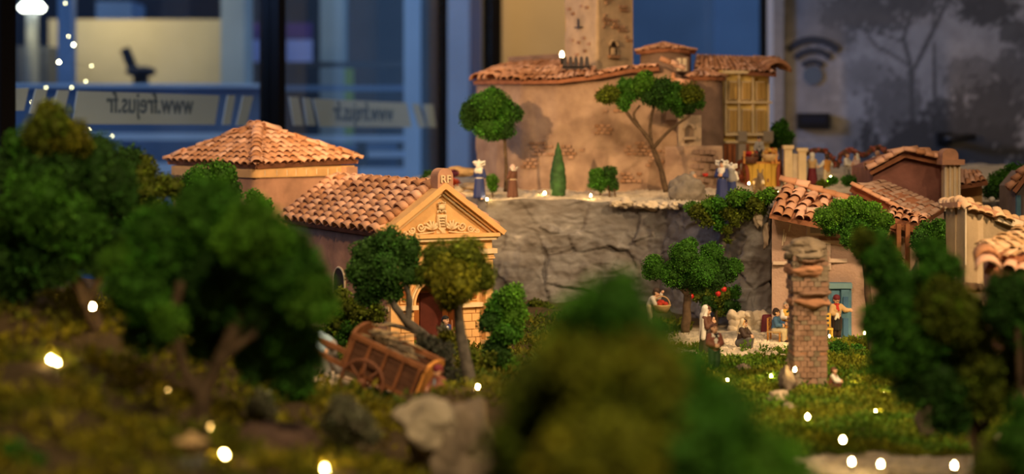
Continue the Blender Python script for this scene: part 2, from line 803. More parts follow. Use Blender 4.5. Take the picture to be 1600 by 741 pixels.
def surf(prims, vox, k=.012, flat=None):
    """one closed surface around tapered capsules (a, ra, b, rb), blended smoothly"""
    A = np.array([p[0] for p in prims], float)
    B = np.array([p[2] for p in prims], float)
    ra = np.array([p[1] for p in prims], float)
    rb = np.array([p[3] for p in prims], float)
    mr = np.maximum(ra, rb)
    pad = k + 3 * vox
    lo = np.minimum(A, B).min(0) - mr.max() - pad
    hi = np.maximum(A, B).max(0) + mr.max() + pad
    n = np.ceil((hi - lo) / vox).astype(int) + 1
    D = np.full(n, 1.0, np.float32)
    ax = [lo[i] + np.arange(n[i]) * vox for i in range(3)]
    for i in range(len(prims)):
        l = np.minimum(A[i], B[i]) - mr[i] - pad
        h = np.maximum(A[i], B[i]) + mr[i] + pad
        i0 = np.maximum(np.floor((l - lo) / vox).astype(int), 0)
        i1 = np.minimum(np.ceil((h - lo) / vox).astype(int) + 1, n)
        x = ax[0][i0[0]:i1[0], None, None] - A[i][0]
        y = ax[1][None, i0[1]:i1[1], None] - A[i][1]
        z = ax[2][None, None, i0[2]:i1[2]] - A[i][2]
        ab = B[i] - A[i]
        ll = ab @ ab + 1e-12
        t = np.clip((x * ab[0] + y * ab[1] + z * ab[2]) / ll, 0, 1)
        d = np.sqrt((x - t * ab[0]) ** 2 + (y - t * ab[1]) ** 2 + (z - t * ab[2]) ** 2) - (ra[i] + t * (rb[i] - ra[i]))
        s = (slice(i0[0], i1[0]), slice(i0[1], i1[1]), slice(i0[2], i1[2]))
        o = D[s]
        hh = np.maximum(k - np.abs(o - d), 0) / k
        D[s] = np.minimum(o, d) - hh * hh * k * .25
    ins = D < 0
    C = [(i, j, q) for i in (0, 1) for j in (0, 1) for q in (0, 1)]
    acc = np.zeros((n[0] - 1, n[1] - 1, n[2] - 1, 3), np.float32)
    cnt = np.zeros((n[0] - 1, n[1] - 1, n[2] - 1), np.float32)

    def sl(c):
        return tuple(slice(c[q], n[q] - 1 + c[q]) for q in range(3))
    for a in C:
        for axis in range(3):
            if a[axis]:
                continue
            b = list(a)
            b[axis] = 1
            da, db = D[sl(a)], D[sl(b)]
            m = (da < 0) != (db < 0)
            w = np.where(m)
            t = da[w] / (da[w] - db[w])
            pos = np.tile(np.array(a, np.float32), (len(t), 1))
            pos[:, axis] += t
            acc[w] += pos
            cnt[w] += 1
    m = cnt > 0
    idx = np.full(cnt.shape, -1, int)
    idx[m] = np.arange(m.sum())
    V = (acc[m] / cnt[m][:, None] + np.argwhere(m)) * vox + lo
    Qs = []
    for axis in range(3):
        u, v = (axis + 1) % 3, (axis + 2) % 3
        s0 = [slice(1, n[q] - 1) for q in range(3)]
        s1 = list(s0)
        s0[axis] = slice(0, n[axis] - 1)
        s1[axis] = slice(1, n[axis])
        e = ins[tuple(s0)] != ins[tuple(s1)]
        w = np.argwhere(e)
        if not len(w):
            continue
        fl = ins[tuple(s0)][e]
        base = w.copy()
        base[:, u] += 1
        base[:, v] += 1
        cs = []
        for du, dv in ((-1, -1), (0, -1), (0, 0), (-1, 0)):
            q = base.copy()
            q[:, u] += du
            q[:, v] += dv
            cs.append(idx[q[:, 0], q[:, 1], q[:, 2]])
        q = np.stack(cs, 1)
        q[~fl] = q[~fl][:, ::-1]
        Qs.append(q)
    return V, np.concatenate(Qs)


def clay(name, col):
    return mat('clay_' + name, col, .6, .12, 90, .12, 220, spec=.3)


CL = {
    'skin': clay('skin', (.68, .40, .25)), 'white': clay('white', (.72, .68, .60)), 'cream': clay('cream', (.66, .55, .36)),
    'navy': clay('navy', (.03, .045, .16)), 'blue': clay('blue', (.07, .17, .33)), 'pale_blue': clay('pale_blue', (.28, .42, .52)),
    'brown': clay('brown', (.12, .05, .03)), 'rust': clay('rust', (.21, .07, .045)), 'dark_brown': clay('dark_brown', (.05, .03, .022)),
    'grey': clay('grey', (.28, .27, .26)), 'dark_grey': clay('dark_grey', (.10, .095, .09)), 'hair_grey': clay('hair_grey', (.35, .31, .27)),
    'black': clay('black', (.012, .012, .014)), 'red': clay('red', (.50, .03, .02)), 'maroon': clay('maroon', (.16, .02, .03)),
    'yellow': clay('yellow', (.62, .38, .07)), 'ochre': clay('ochre', (.55, .26, .06)), 'straw': clay('straw', (.60, .40, .19)),
    'green': clay('green', (.03, .06, .03)), 'pink': clay('pink', (.60, .42, .36)), 'lip': clay('lip', (.38, .09, .06)), 'eye': clay('eye', (.02, .015, .012)),
}


def V3(*a):
    return np.array(a, float)


BASE = dict(head=V3(0, -.012, .895), neck=V3(0, .005, .79), chest=V3(0, 0, .68), waist=V3(0, 0, .56), hip=V3(0, 0, .48),
            sl=V3(.10, 0, .745), el=V3(.145, -.01, .60), wl=V3(.135, -.07, .49), sr=V3(-.10, 0, .745), er=V3(-.145, -.01, .60), wr=V3(-.135, -.07, .49),
            kl=V3(.055, -.02, .26), al=V3(.055, .01, .05), kr=V3(-.055, -.02, .26), ar=V3(-.055, .01, .05), look=V3(0, -1, 0))
HEAD_R = .072


def unit(v):
    return v / (np.linalg.norm(v) + 1e-9)


def hand_prims(e, w, up=V3(0, 0, 1), curl=.5):
    d = unit(w - e)
    s = unit(np.cross(d, up))
    u = np.cross(s, d)
    pr = [(w, .024, w + d * .035, .026)]
    c = w + d * .04
    for q, (o, l) in enumerate(((-.024, .030), (-.008, .038), (.009, .035), (.025, .026))):
        b = c + u * o
        m1 = b + d * l * .6
        t = m1 + unit(d * (1 - curl) - s * curl) * l * .7
        pr += [(b, .0105, m1, .0098), (m1, .0098, t, .008)]
    tb = w + d * .012 + u * .022
    tm = tb + unit(d * .6 + u * .8 - s * .3) * .026
    pr += [(tb, .0125, tm, .011), (tm, .011, tm + unit(d - s * .4) * .02, .009)]
    return pr


def person(label, loc, rot, h, pose=None, clothes=(), group=None, hair=None, seated=False, detail=100, beard=None, brow=True):
    J = {k: v.copy() for k, v in BASE.items()}
    for k, v in (pose or {}).items():
        J[k] = V3(*v)
    root = thing('person', label, 'person', loc, rot, group, h)
    vox = 1.0 / detail
    look = unit(J['look'])
    side = unit(np.cross(look, V3(0, 0, 1)))     # figure's right when looking along look is +side
    upv = np.cross(side, look)
    H = J['head']
    b = [(J['neck'] - V3(0, 0, .03), .040, H - upv * .03, .042),
         (H + upv * .012 + V3(0, 0, 0) - look * .008, HEAD_R, H - upv * .028 + look * .012, HEAD_R * .78),
         (H + look * .062 + upv * .004, .012, H + look * .074 - upv * .016, .017),
         (H + side * .068 - look * .005 + upv * .004, .014, H + side * .068 - look * .008 - upv * .016, .011),
         (H - side * .068 - look * .005 + upv * .004, .014, H - side * .068 - look * .008 - upv * .016, .011),
         (H + look * .045 - upv * .055, .022, H + look * .04 - upv * .058, .022),
         (H + look * .052 + upv * .025 + side * .025, .014, H + look * .052 + upv * .025 - side * .025, .014),
         (J['neck'] - V3(0, 0, .05), .06, J['chest'], .085), (J['chest'] + V3(.03, 0, 0), .07, J['waist'] + V3(.02, 0, 0), .065),
         (J['chest'] - V3(.03, 0, 0), .07, J['waist'] - V3(.02, 0, 0), .065), (J['waist'], .075, J['hip'], .08),
         (J['neck'] - V3(0, 0, .05), .05, J['sl'], .042), (J['neck'] - V3(0, 0, .05), .05, J['sr'], .042)]
    for s, sg in (('l', 1), ('r', -1)):
        b += [(J['s' + s], .042, J['e' + s], .034), (J['e' + s], .034, J['w' + s], .025)]
        b += hand_prims(J['e' + s], J['w' + s], V3(0, 0, 1) if abs(unit(J['w' + s] - J['e' + s])[2]) < .8 else V3(0, -1, 0))
        hp = J['hip'] + V3(.05 * sg, 0, -.02)
        b += [(hp, .066, J['k' + s], .048), (J['k' + s], .048, J['a' + s], .032)]
        kd = J['k' + s] - J['a' + s]
        t = unit(V3(0, -1, 0)) if abs(kd[2]) > .1 else V3(0, -.6, .8)
        b += [(J['a' + s] + t * -.01 - V3(0, 0, .015), .032, J['a' + s] + t * .075 - V3(0, 0, .022), .026)]
    v, q = surf(b, vox, .014)
    np_mesh('body', v, q, CL['skin'], root, smooth=True, local=True)
    for sg in (1, -1):
        G().ball(H + look * .066 + upv * .014 + side * .024 * sg, (.0115, .0115, .0135), 9).build('eye', CL['eye'], root, True, local=True)
        if brow:
            G().tube([H + look * .066 + upv * .036 + side * .012 * sg, H + look * .062 + upv * .038 + side * .040 * sg], .005, 5).build('eyebrow', hair or CL['brown'], root, True, local=True)
    G().tube([H + look * .062 - upv * .036 + side * .020, H + look * .070 - upv * .039, H + look * .062 - upv * .036 - side * .020], .006, 6).build('mouth', CL['lip'], root, True, local=True)
    if hair:
        hp = [(H + upv * .034 - look * .022, HEAD_R * 1.06, H - look * .038 - upv * .012, HEAD_R * .98),
              (H + upv * .05 + look * .02 + side * .02, .042, H + upv * .05 + look * .02 - side * .02, .042)]
        if hair is CL['hair_grey']:
            hp = hp[:1]
        v, q = surf(hp, vox * 1.15, .01)
        np_mesh('hair', v, q, hair, root, smooth=True, local=True)
    if beard:
        v, q = surf([(H + look * .05 - upv * .045, .028, H + look * .045 - upv * .085, .018)], vox * 1.15, .01)
        np_mesh('beard', v, q, beard, root, smooth=True, local=True)
    for nm, col, fn in clothes:
        pr = fn(J) if callable(fn) else fn
        v, q = surf(pr, vox * 1.2, .012)
        np_mesh(nm, v, q, CL[col], root, smooth=True, local=True)
    return root, J


def c_shirt(g=.014, hem=None):
    def f(J):
        hip = J['hip'] if hem is None else J['waist'] + (J['hip'] - J['waist']) * hem
        p = [(J['neck'] - V3(0, 0, .055), .055 + g, J['chest'], .085 + g), (J['chest'] + V3(.03, 0, 0), .07 + g, J['waist'] + V3(.02, 0, 0), .066 + g),
             (J['chest'] - V3(.03, 0, 0), .07 + g, J['waist'] - V3(.02, 0, 0), .066 + g), (J['waist'], .078 + g, hip, .084 + g)]
        for s in 'lr':
            p += [(J['neck'] - V3(0, 0, .05), .05 + g * .8, J['s' + s], .043 + g), (J['s' + s], .043 + g, J['e' + s], .037 + g), (J['e' + s], .037 + g, J['e' + s] + (J['w' + s] - J['e' + s]) * .86, .03 + g)]
        return p
    return f


def c_vest(g=.024, lo=1.0):
    def f(J):
        e = J['waist'] + (J['hip'] - J['waist']) * lo
        return [(J['neck'] - V3(0, 0, .06), .05 + g, J['chest'], .085 + g), (J['chest'] + V3(.03, 0, 0), .07 + g, J['waist'] + V3(.02, 0, 0), .066 + g),
                (J['chest'] - V3(.03, 0, 0), .07 + g, J['waist'] - V3(.02, 0, 0), .066 + g), (J['waist'], .078 + g, e, .084 + g),
                (J['sl'] * .75 + J['neck'] * .25 - V3(0, 0, .02), .05 + g, J['sr'] * .75 + J['neck'] * .25 - V3(0, 0, .02), .05 + g)]
    return f


def c_trousers(g=.013):
    def f(J):
        p = [(J['waist'] - V3(0, 0, .03), .078 + g, J['hip'], .084 + g)]
        for s, sg in (('l', 1), ('r', -1)):
            hp = J['hip'] + V3(.05 * sg, 0, -.02)
            p += [(hp, .068 + g, J['k' + s], .052 + g), (J['k' + s], .052 + g, J['a' + s] + V3(0, 0, .01), .038 + g)]
        return p
    return f


def c_shoes(g=.01):
    def f(J):
        p = []
        for s in 'lr':
            t = V3(0, -1, 0) if abs(J['k' + s][2] - J['a' + s][2]) > .1 else V3(0, -.6, .8)
            p += [(J['a' + s] - t * .012 - V3(0, 0, .015), .034 + g, J['a' + s] + t * .075 - V3(0, 0, .022), .027 + g)]
        return p
    return f


def c_skirt(rt=.095, rb=.16, zb=.02, off=0.0):
    def f(J):
        w = J['waist'] - V3(0, 0, .02)
        p = [(w, rt, J['hip'], rt + .02)]
        for a in range(8):
            d = V3(math.cos(a * PI / 4), math.sin(a * PI / 4), 0)
            p.append((J['hip'] + d * .04, rt - .015, V3(J['hip'][0], J['hip'][1] + off, zb + .05) + d * (rb - .05), .055))
        p.append((J['hip'], rt, V3(J['hip'][0], J['hip'][1] + off, zb + .07), rb * .6))
        return p
    return f


def c_belt(r=.098, z=.0):
    def f(J):
        w = J['waist'] - V3(0, 0, .01 - z)
        return [(w + V3(math.cos(a * PI / 6), math.sin(a * PI / 6), 0) * r * .93, .016, w + V3(math.cos((a + 1) * PI / 6), math.sin((a + 1) * PI / 6), 0) * r * .93, .016) for a in range(12)]
    return f


def c_hood(r=.088, drop=.2, wide=.11):
    """a shawl over the back and top of the head, falling over the shoulders"""
    def f(J):
        H, k = J['head'], unit(J['look'])
        s = unit(np.cross(k, V3(0, 0, 1)))
        p = [(H - k * .03 + V3(0, 0, .03), r, H - k * .045 - V3(0, 0, .05), r * .95)]
        for sg in (1, -1):
            p += [(H + V3(0, 0, .055) + k * .012 + s * .03 * sg, .038, H + s * .06 * sg + k * .005 - V3(0, 0, .04), .03),
                  (H + s * .06 * sg - V3(0, 0, .04), .03, J['neck'] + s * wide * sg - V3(0, 0, .06), .055),
                  (J['neck'] + s * wide * sg - V3(0, 0, .06), .058, J['chest'] + s * (wide + .025) * sg - k * .02 - V3(0, 0, drop), .05)]
        p += [(J['neck'] - k * .05, .085, J['chest'] - k * .06 - V3(0, 0, drop), .09)]
        return p
    return f


def c_cornette(w=.15):
    """folded white head-dress with two raised wings"""
    def f(J):
        H, k = J['head'], unit(J['look'])
        s = unit(np.cross(k, V3(0, 0, 1)))
        p = [(H - k * .025 + V3(0, 0, .02), .088, H - k * .04 - V3(0, 0, .04), .08)]
        for sg in (1, -1):
            a = H + V3(0, 0, .035) + s * .05 * sg
            e_ = a + s * w * .72 * sg + V3(0, 0, .03)
            p += [(a + V3(0, 0, .02), .04, e_ + V3(0, 0, .03), .016), (a - k * .05, .05, e_ - k * .07, .02),
                  (a - V3(0, 0, .05), .04, e_ - V3(0, 0, .06), .018), (e_ + V3(0, 0, .03), .016, e_ - V3(0, 0, .06), .018)]
        p += [(H + V3(0, 0, .07) - k * .02, .05, H + V3(0, 0, .11) - k * .03, .03)]
        return p
    return f


def c_collar(r=.085):
    def f(J):
        n = J['neck'] - V3(0, 0, .055)
        k = unit(J['look'])
        return [(n + V3(.03, 0, 0), r * .85, n - V3(.03, 0, 0), r * .85), (n + k * .03, r * .8, n + k * .06 - V3(0, 0, .06), r * .6)]
    return f


def c_hat(brim=.14, col='straw', crown=.065, tall=.05):
    def f(J):
        H = J['head'] + V3(0, .005, .055)
        p = [(H, crown, H + V3(0, 0, tall), crown * .9)]
        p += [(H + V3(math.cos(a * PI / 8), math.sin(a * PI / 8), 0) * brim * .8, .016, H + V3(math.cos((a + 1) * PI / 8), math.sin((a + 1) * PI / 8), 0) * brim * .8, .016) for a in range(16)]
        p += [(H, .03, H + V3(math.cos(a * PI / 8), math.sin(a * PI / 8), 0) * brim * .8, .018) for a in range(16)]
        return p
    return f


def c_cap(r=.078):
    def f(J):
        H, k = J['head'], unit(J['look'])
        return [(H + V3(0, 0, .045) - k * .015, r, H + V3(0, 0, .05) + k * .01, r * .95), (H + V3(.03, 0, .04) + k * .07, .016, H + V3(-.03, 0, .04) + k * .07, .016)]
    return f


def c_scarf(tail=.16):
    def f(J):
        n = J['neck'] + V3(0, 0, .0)
        k = unit(J['look'])
        p = [(n + V3(math.cos(a * PI / 5), math.sin(a * PI / 5), 0) * .05, .024, n + V3(math.cos((a + 1) * PI / 5), math.sin((a + 1) * PI / 5), 0) * .05, .024) for a in range(10)]
        p += [(n + k * .06, .026, n + k * .10 + V3(.02, 0, -tail), .024), (n + k * .06, .024, n + k * .10 + V3(-.02, 0, -tail * .7), .02)]
        return p
    return f


def c_apron(z=.25):
    def f(J):
        k = V3(0, -1, 0)
        w = J['waist'] + k * .07
        return [(w + V3(.045 * i, .01 * abs(i), 0), .03, V3(w[0] + .055 * i, w[1] - .02 + .012 * abs(i), z), .03) for i in (-1, 0, 1)]
    return f


def c_bow(J):
    n = J['neck'] + unit(J['look']) * .075 - V3(0, 0, .035)
    return [(n, .012, n + V3(.04, 0, .012), .018), (n, .012, n + V3(-.04, 0, .012), .018), (n, .012, n + V3(.02, -.01, -.06), .012), (n, .012, n + V3(-.02, -.01, -.06), .012)]


SIT = dict(hip=(0, .03, .30), waist=(0, .02, .38), chest=(0, .01, .51), neck=(0, 0, .62), head=(0, -.012, .725), sl=(.10, 0, .575), sr=(-.10, 0, .575),
           el=(.14, -.05, .44), er=(-.14, -.05, .44), wl=(.09, -.15, .42), wr=(-.09, -.15, .42), kl=(.065, -.21, .29), kr=(-.065, -.21, .29), al=(.065, -.20, .05), ar=(-.065, -.20, .05))

# ------------------------------------------------------------------ the room
WALL = mat('plaster_wall', (.42, .40, .37), .9, .06, 6)
WALL_B = mat('beige_wall', (.56, .41, .22), .9, .06, 4)
FRAME = mat('black_aluminium', (.006, .005, .0045), .7, 0, spec=.05)
FLOOR = mat('grey_tiles', (.20, .19, .18), .6, .2, 3)
GLASS = glassmat('window_glass', (.86, .93, .97))
FILM = glassmat('frosted_film', (.60, .66, .72), frost=.82, fcol=(.86, .80, .70))


def structure(name, g, m, smooth=False):
    o = g.build(name, m, None, smooth)
    o['kind'] = 'structure'
    return o


# window wall: it runs away from the left front to the right back
KW = 6170.0


def PW(px, py=HOR, out=0.0):
    D = KW / (1730.0 - px)
    p = P(px, py, D)
    return p + WN * out


WD = Vector((930.0 / F, 1.0, 0)).normalized()        # direction of the window wall
WN = Vector((-WD.y, WD.x, 0))                        # outwards
w0, w1 = PW(-900), PW(782)
structure('floor', G().box((.3, 2.3, -.05), (5.6, 8.9, .1)), FLOOR)
structure('ceiling', G().box((.3, 2.3, 3.05), (5.6, 8.9, .1)), WALL)
structure('wall_right', G().box((3.05, 2.3, 1.5), (.1, 8.9, 3.0)), WALL)
structure('wall_rear', G().box((.3, -2.1, 1.5), (5.6, .1, 3.0)), WALL)
structure('wall_front_left', G().box((-2.45, -.5, 1.5), (.1, 3.2, 3.0)), WALL)
Rw = Matrix.Rotation(math.atan2(WD.y, WD.x), 3, 'Z')
# left of the view the wall is plain, then come the mullions and panes
structure('wall_left', G().bar((-2.4, 1.0, 1.5), Vector((PW(-470).x, PW(-470).y, 1.5)), .08, 3.0), WALL)
structure('wall_left', G().bar(Vector((w1.x, w1.y, .06)), Vector((PW(-470).x, PW(-470).y, .06)), .07, .12), FRAME)
posts = [-470, -8, 426, 691, 769]
wid = [.07, .07, .060, .030, .062]
for i, px in enumerate(posts):
    p = PW(px)
    g = G().box((p.x, p.y, 1.5), (wid[i] * .7, wid[i], 3.0), Rw)
    o = structure('trim_%d' % (i + 1), g, FRAME)
for i in range(4):
    a, b = PW(posts[i]), PW(posts[i + 1])
    a = a + WD * wid[i] * .35
    b = b - WD * wid[i + 1] * .35
    c = (a + b) / 2
    o = structure('window_%d' % (i + 1), G().box((c.x, c.y, 1.56), ((b - a).length, .008, 2.88), Rw), GLASS)
    if i in (1, 2):
        win_parent = o
        # frosted film band with slanting stripes and the mirrored address (it is printed for readers outside)
        if i == 1:
            polys = [[(27, 138), (49, 137), (41, 173), (27, 173)], [(60, 139), (78, 139), (68, 180), (50, 178)], [(94, 141), (112, 141), (104, 176), (84, 178)],
                     [(125, 142), (346, 149), (339, 195), (117, 194)], [(359, 149), (371, 149), (363, 195), (351, 195)], [(383, 150), (399, 150), (388, 196), (373, 196)]]
        else:
            polys = [[(455, 151), (469, 152), (477, 196), (462, 196)], [(477, 153), (488, 154), (496, 196), (483, 196)],
                     [(492, 154), (638, 161), (646, 199), (503, 198)], [(647, 162), (657, 162), (668, 199), (657, 199)], [(664, 163), (679, 163), (684, 199), (672, 199)]]
        for poly in polys:
            g = G()
            f0 = [PW(x, y, .006) for x, y in poly]
            f1 = [PW(x, y, .009) for x, y in poly]
            n = len(f0)
            g.add(f0 + f1, [tuple(range(n)), tuple(range(2 * n - 1, n - 1, -1))] + [(k, (k + 1) % n, n + (k + 1) % n, n + k) for k in range(n)])
            g.build('window_film', FILM, o)
        a, b = (PW(168, 163), PW(306, 163)) if i == 1 else (PW(522, 176), PW(618, 176))
        L = (b - a).length
        c = (a + b) / 2 + WN * .0048
        # readable from outside: its front faces along WN
        R = Matrix((-WD, Vector((0, 0, 1)), WN)).transposed() if False else Matrix((-WD, Vector((0, 0, 1)), (-WD).cross(Vector((0, 0, 1))))).transposed()
        M = R.to_4x4()
        M.translation = c
        to = text_mesh('window_lettering', 'www.frejus.fr', L / 5.6, .0008, .0006, mat('blue_lettering', (.13, .165, .22), .7, 0))
        put(to, o, False, M)

# back wall behind the tower: plain beige part, then a window with a black post
yb = w1.y + .02
xl = w1.x
xg0, xg1 = P(1010, 0, yb).x - .2, P(1206, 0, yb).x
structure('wall_back', G().box(((xl - .05 + xg0) / 2, yb + .05, 1.5), (xg0 - xl + .1, .1, 3.0)).box((2.0 + xg1 / 2, yb + .05, 1.5), (2 * (2.0 - xg1 / 2), .1, 3)), WALL_B)
structure('window_5', G().box(((xg0 + xg1) / 2, yb + .05, 1.5), (xg1 - xg0, .008, 2.96)), GLASS)
structure('trim_6', G().box((xg1 - .012, yb + .02, 1.5), (.05, .12, 3.0)), FRAME)

# mural wall, a wallpapered partition with a door leaf in it
YM = 5.6


def mural():
    x0, x1, z0, z1 = P(1222, 0, YM).x, 3.0, .0, 3.0
    nx, nz = 300, 300
    xs = np.linspace(x0, x1, nx)
    zs = np.linspace(z0, z1, nz)
    X, Z = np.meshgrid(xs, zs, indexing='ij')
    U = (X * F / YM + 800 - 1200) * 2.18      # drawing units
    W = ((EYE - Z) * F / YM + HOR) * 2.18
    rng = np.random.default_rng(3)

    def nz_(s, seed):
        o = np.empty(U.shape)
        for i in range(nx):
            for j in range(nz):
                o[i, j] = noise.fractal(Vector((U[i, j] / s, W[i, j] / s, seed)), 1.0, 2.0, 4)
        return o
    n1 = nz_(60.0, 1.0)
    n2 = nz_(18.0, 5.0)
    v = np.full(U.shape, .36) + .08 * n1 + .03 * n2

    def blob(cx, cy, rx, ry, dark, soft=.35):
        d = ((U - cx) / rx) ** 2 + ((W - cy) / ry) ** 2
        k = np.clip((1.0 + .6 * n1 + .7 * n2 - d) / soft, 0, 1)
        return k * dark

    def line(pts, w, dark):
        best = np.full(U.shape, 1e9)
        for a, b in zip(pts[:-1], pts[1:]):
            ax, ay = a
            dx, dy = b[0] - ax, b[1] - ay
            t = np.clip(((U - ax) * dx + (W - ay) * dy) / (dx * dx + dy * dy), 0, 1)
            best = np.minimum(best, np.hypot(U - ax - t * dx, W - ay - t * dy))
        return np.clip((w + 2 * n2 - best) / 4, 0, 1) * dark
    k = np.zeros(U.shape)
    for b in ((340, 40, 190, 75, .75), (430, -40, 260, 90, .8), (520, 20, 90, 40, .7), (240, 130, 70, 60, .6), (745, 25, 125, 70, .85), (700, -70, 220, 90, .85),
              (850, 110, 70, 50, .75), (150, 60, 150, 130, .45), (130, 330, 130, 200, .35), (440, 400, 110, 150, .6), (700, 270, 110, 90, .55), (760, 400, 140, 160, .85),
              (600, 520, 330, 140, .92), (700, 440, 240, 130, .85), (300, 480, 140, 80, .45), (330, 260, 100, 60, .35), (830, 280, 90, 120, .7), (1000, 200, 150, 300, .7)):
        k = np.maximum(k, blob(*b))
    for pts, w in (([(490, 560), (490, 240)], 13), ([(490, 240), (462, 130), (495, 10)], 9), ([(485, 225), (410, 178), (370, 160), (340, 120)], 7), ([(500, 230), (560, 110), (612, 0)], 9),
                   ([(455, 140), (400, 120), (330, 105), (280, 85)], 6), ([(560, 110), (565, 30)], 6), ([(570, 560), (566, 150)], 7), ([(700, 420), (640, 300), (690, 210)], 5),
                   ([(470, 330), (420, 240), (350, 220)], 4), ([(470, 330), (400, 300), (290, 320)], 4), ([(470, 330), (440, 260), (400, 200)], 4), ([(620, 330), (690, 240), (760, 220)], 4),
                   ([(620, 330), (600, 240), (560, 210)], 4), ([(620, 330), (700, 290), (790, 300)], 4)):
        k = np.maximum(k, line(pts, w, .8))
    v = v * (1 - k) + .045 * k
    v = np.clip(v, .015, .8)
    V = np.stack([X, np.full(X.shape, YM), Z], -1).reshape(-1, 3)
    ii = np.arange(nx * nz).reshape(nx, nz)
    Q = np.stack([ii[:-1, :-1], ii[1:, :-1], ii[1:, 1:], ii[:-1, 1:]], -1).reshape(-1, 4)
    c = v.reshape(-1, 1) * np.array([[1.0, .97, .92]])
    o = np_mesh('wall_mural', V, Q, mat('mural_paper', (1, 1, 1), .8, .04, 20, attr=True), None, c)
    o['kind'] = 'structure'


mural()
structure('wall_partition', G().box((P(1222, 0, YM).x + 1.2, YM + .07, 1.5), (2.4, .12, 3.0)), WALL)
structure('trim_7', G().box((P(1215, 0, YM).x, YM + .05, 1.5), (.035, .14, 3.0)), mat('greige_edge', (.25, .22, .18), .8, .1))

GM = mat('dark_print', (.035, .04, .05), .7, 0)
t = thing('wireless_sign', 'dark three-arc wireless symbol with a round dot printed on the mural wall', 'sign', P(1270, 118, YM - .004))
for r, w in ((56, 11), (39, 10), (22, 9)):
    g = G()
    c = P(1270, 118, YM - .004)
    pts = []
    for a in range(13):
        an = math.radians(45 + 90 * a / 12)
        pts.append((math.cos(an), math.sin(an)))
    r0, r1 = S(r - w / 2, YM), S(r + w / 2, YM)
    q = [(x * r1, z * r1) for x, z in pts] + [(x * r0, z * r0) for x, z in pts[::-1]]
    for k in range(12):
        f = [q[k], q[k + 1], q[-k - 2], q[-k - 1]]
        g.prism([(c.x + x, c.z + z) for x, z in f], 'y', c.y - .002, c.y + .002)
    g.build('arc', GM, t)
g = G()
g.lathe([(0, 0), (S(15, YM), 0), (S(15, YM), .004), (0, .004)], P(1270, 118, YM - .003), 20, R=Matrix.Rotation(PI / 2, 3, 'X'))
g.build('dot', mat('slate_print', (.09, .12, .15), .7, 0), t)
t = thing('badge_reader', 'small black rectangular reader box under the wireless symbol', 'reader', P(1269, 200, YM))
c = P(1269, 189, YM)
G().box((c.x, c.y - .015, c.z), (S(50, YM), .03, S(24, YM))).build('housing', BLACK, t)
G().box((c.x, c.y - .031, c.z + .004), (S(40, YM), .003, S(12, YM))).build('reader_face', mat('dark_screen', (.02, .022, .03), .2, 0), t)
t = thing('lever_latch', 'black lever handle on its plate on the dark part of the mural', 'handle', P(1475, 217, YM))
c = P(1474, 217, YM)
G().box((c.x, c.y - .008, c.z), (S(22, YM), .016, S(20, YM))).build('plate', BLACK, t)
G().tube([c + Vector((0, -.015, 0)), c + Vector((.0, -.055, 0)), c + Vector((.02, -.06, .004)), c + Vector((S(42, YM), -.06, .006))], .012, 8).build('lever', BLACK, t, True)

# ------------------------------------------------------------------ outside the windows
OUT = {n: mat(n, c, .8, .1, 3) for n, c in {
    'blue_paint': (.20, .30, .46), 'pale_blue_paint': (.62, .75, .92), 'slate': (.085, .09, .10), 'cream_render': (.62, .50, .30), 'pale_column': (.52, .55, .50),
    'navy': (.03, .035, .05), 'paving': (.22, .27, .34), 'rust_brown': (.15, .10, .08), 'deep_blue': (.13, .205, .34)}.items()}


def slab(name, label, cat, px0, py0, px1, py1, D, th, m, z0=None, group=None, over=0):
    a, b = P(px0, py0, D), P(px1, py1, D)
    zl = b.z if z0 is None else z0
    o = G().box(((a.x + b.x) / 2, D + th / 2, (a.z + zl) / 2), (abs(b.x - a.x) + over, th, abs(a.z - zl))).build(name, m)
    return tag(o, label, cat, group)


o = structure('floor_outside', G().box((-6, 12, -.06), (30, 22, .1)), OUT['paving'])
o = slab('forecourt_wall', 'cream rendered low wall lit by the street lamp outside the left pane', 'wall', 76, 30, 345, 300, 10.0, .25, OUT['cream_render'], 0.0)
slab('concrete_column', 'pale square column outside at the right end of the cream wall', 'column', 345, -160, 382, 300, 9.6, .3, OUT['pale_column'], 0)
slab('concrete_column', 'pale greenish column outside behind the middle of the right pane', 'column', 500, -160, 536, 300, 11.5, .3, OUT['pale_column'], 0)
slab('blue_post', 'blue painted post in front of the left end of the cream wall', 'post', 90, -200, 112, 300, 8.8, .09, OUT['blue_paint'], 0)
slab('blue_post', 'tall blue painted post near the right edge of the right pane', 'post', 631, -200, 656, 300, 8.6, .1, OUT['pale_blue_paint'], 0)
slab('door_cladding', 'wide bright blue door panel outside the narrow pane', 'panel', 699, -200, 733, 300, 8.7, .08, OUT['pale_blue_paint'], 0)
slab('door_cladding', 'deeper blue return panel beside the bright blue door panel', 'panel', 733, -200, 775, 300, 8.85, .08, OUT['deep_blue'], 0)
slab('parapet', 'long blue parapet outside below the cream wall', 'parapet', -40, 137, 430, 400, 8.4, .15, OUT['deep_blue'], 0)
slab('coping', 'pale blue coping along the top of the blue parapet', 'coping', -40, 131, 430, 136, 8.3, .3, OUT['pale_blue_paint'])
t = thing('plank_barrier', 'barrier of two pale blue planks in front of the parapet behind the left pane', 'barrier', P(200, 400, 8.0))
for a, b in ((208, 219), (255, 272)):
    p, q = P(-40, a, 8.0), P(425, b, 8.0)
    G().box(((p.x + q.x) / 2, 8.0, (p.z + q.z) / 2), (q.x - p.x, .05, p.z - q.z)).build('plank', OUT['pale_blue_paint'], t)
for px in (-30, 200, 415):
    p = P(px, 206, 8.06)
    G().box((p.x, 8.06, p.z / 2), (.06, .06, p.z)).build('post', OUT['deep_blue'], t)
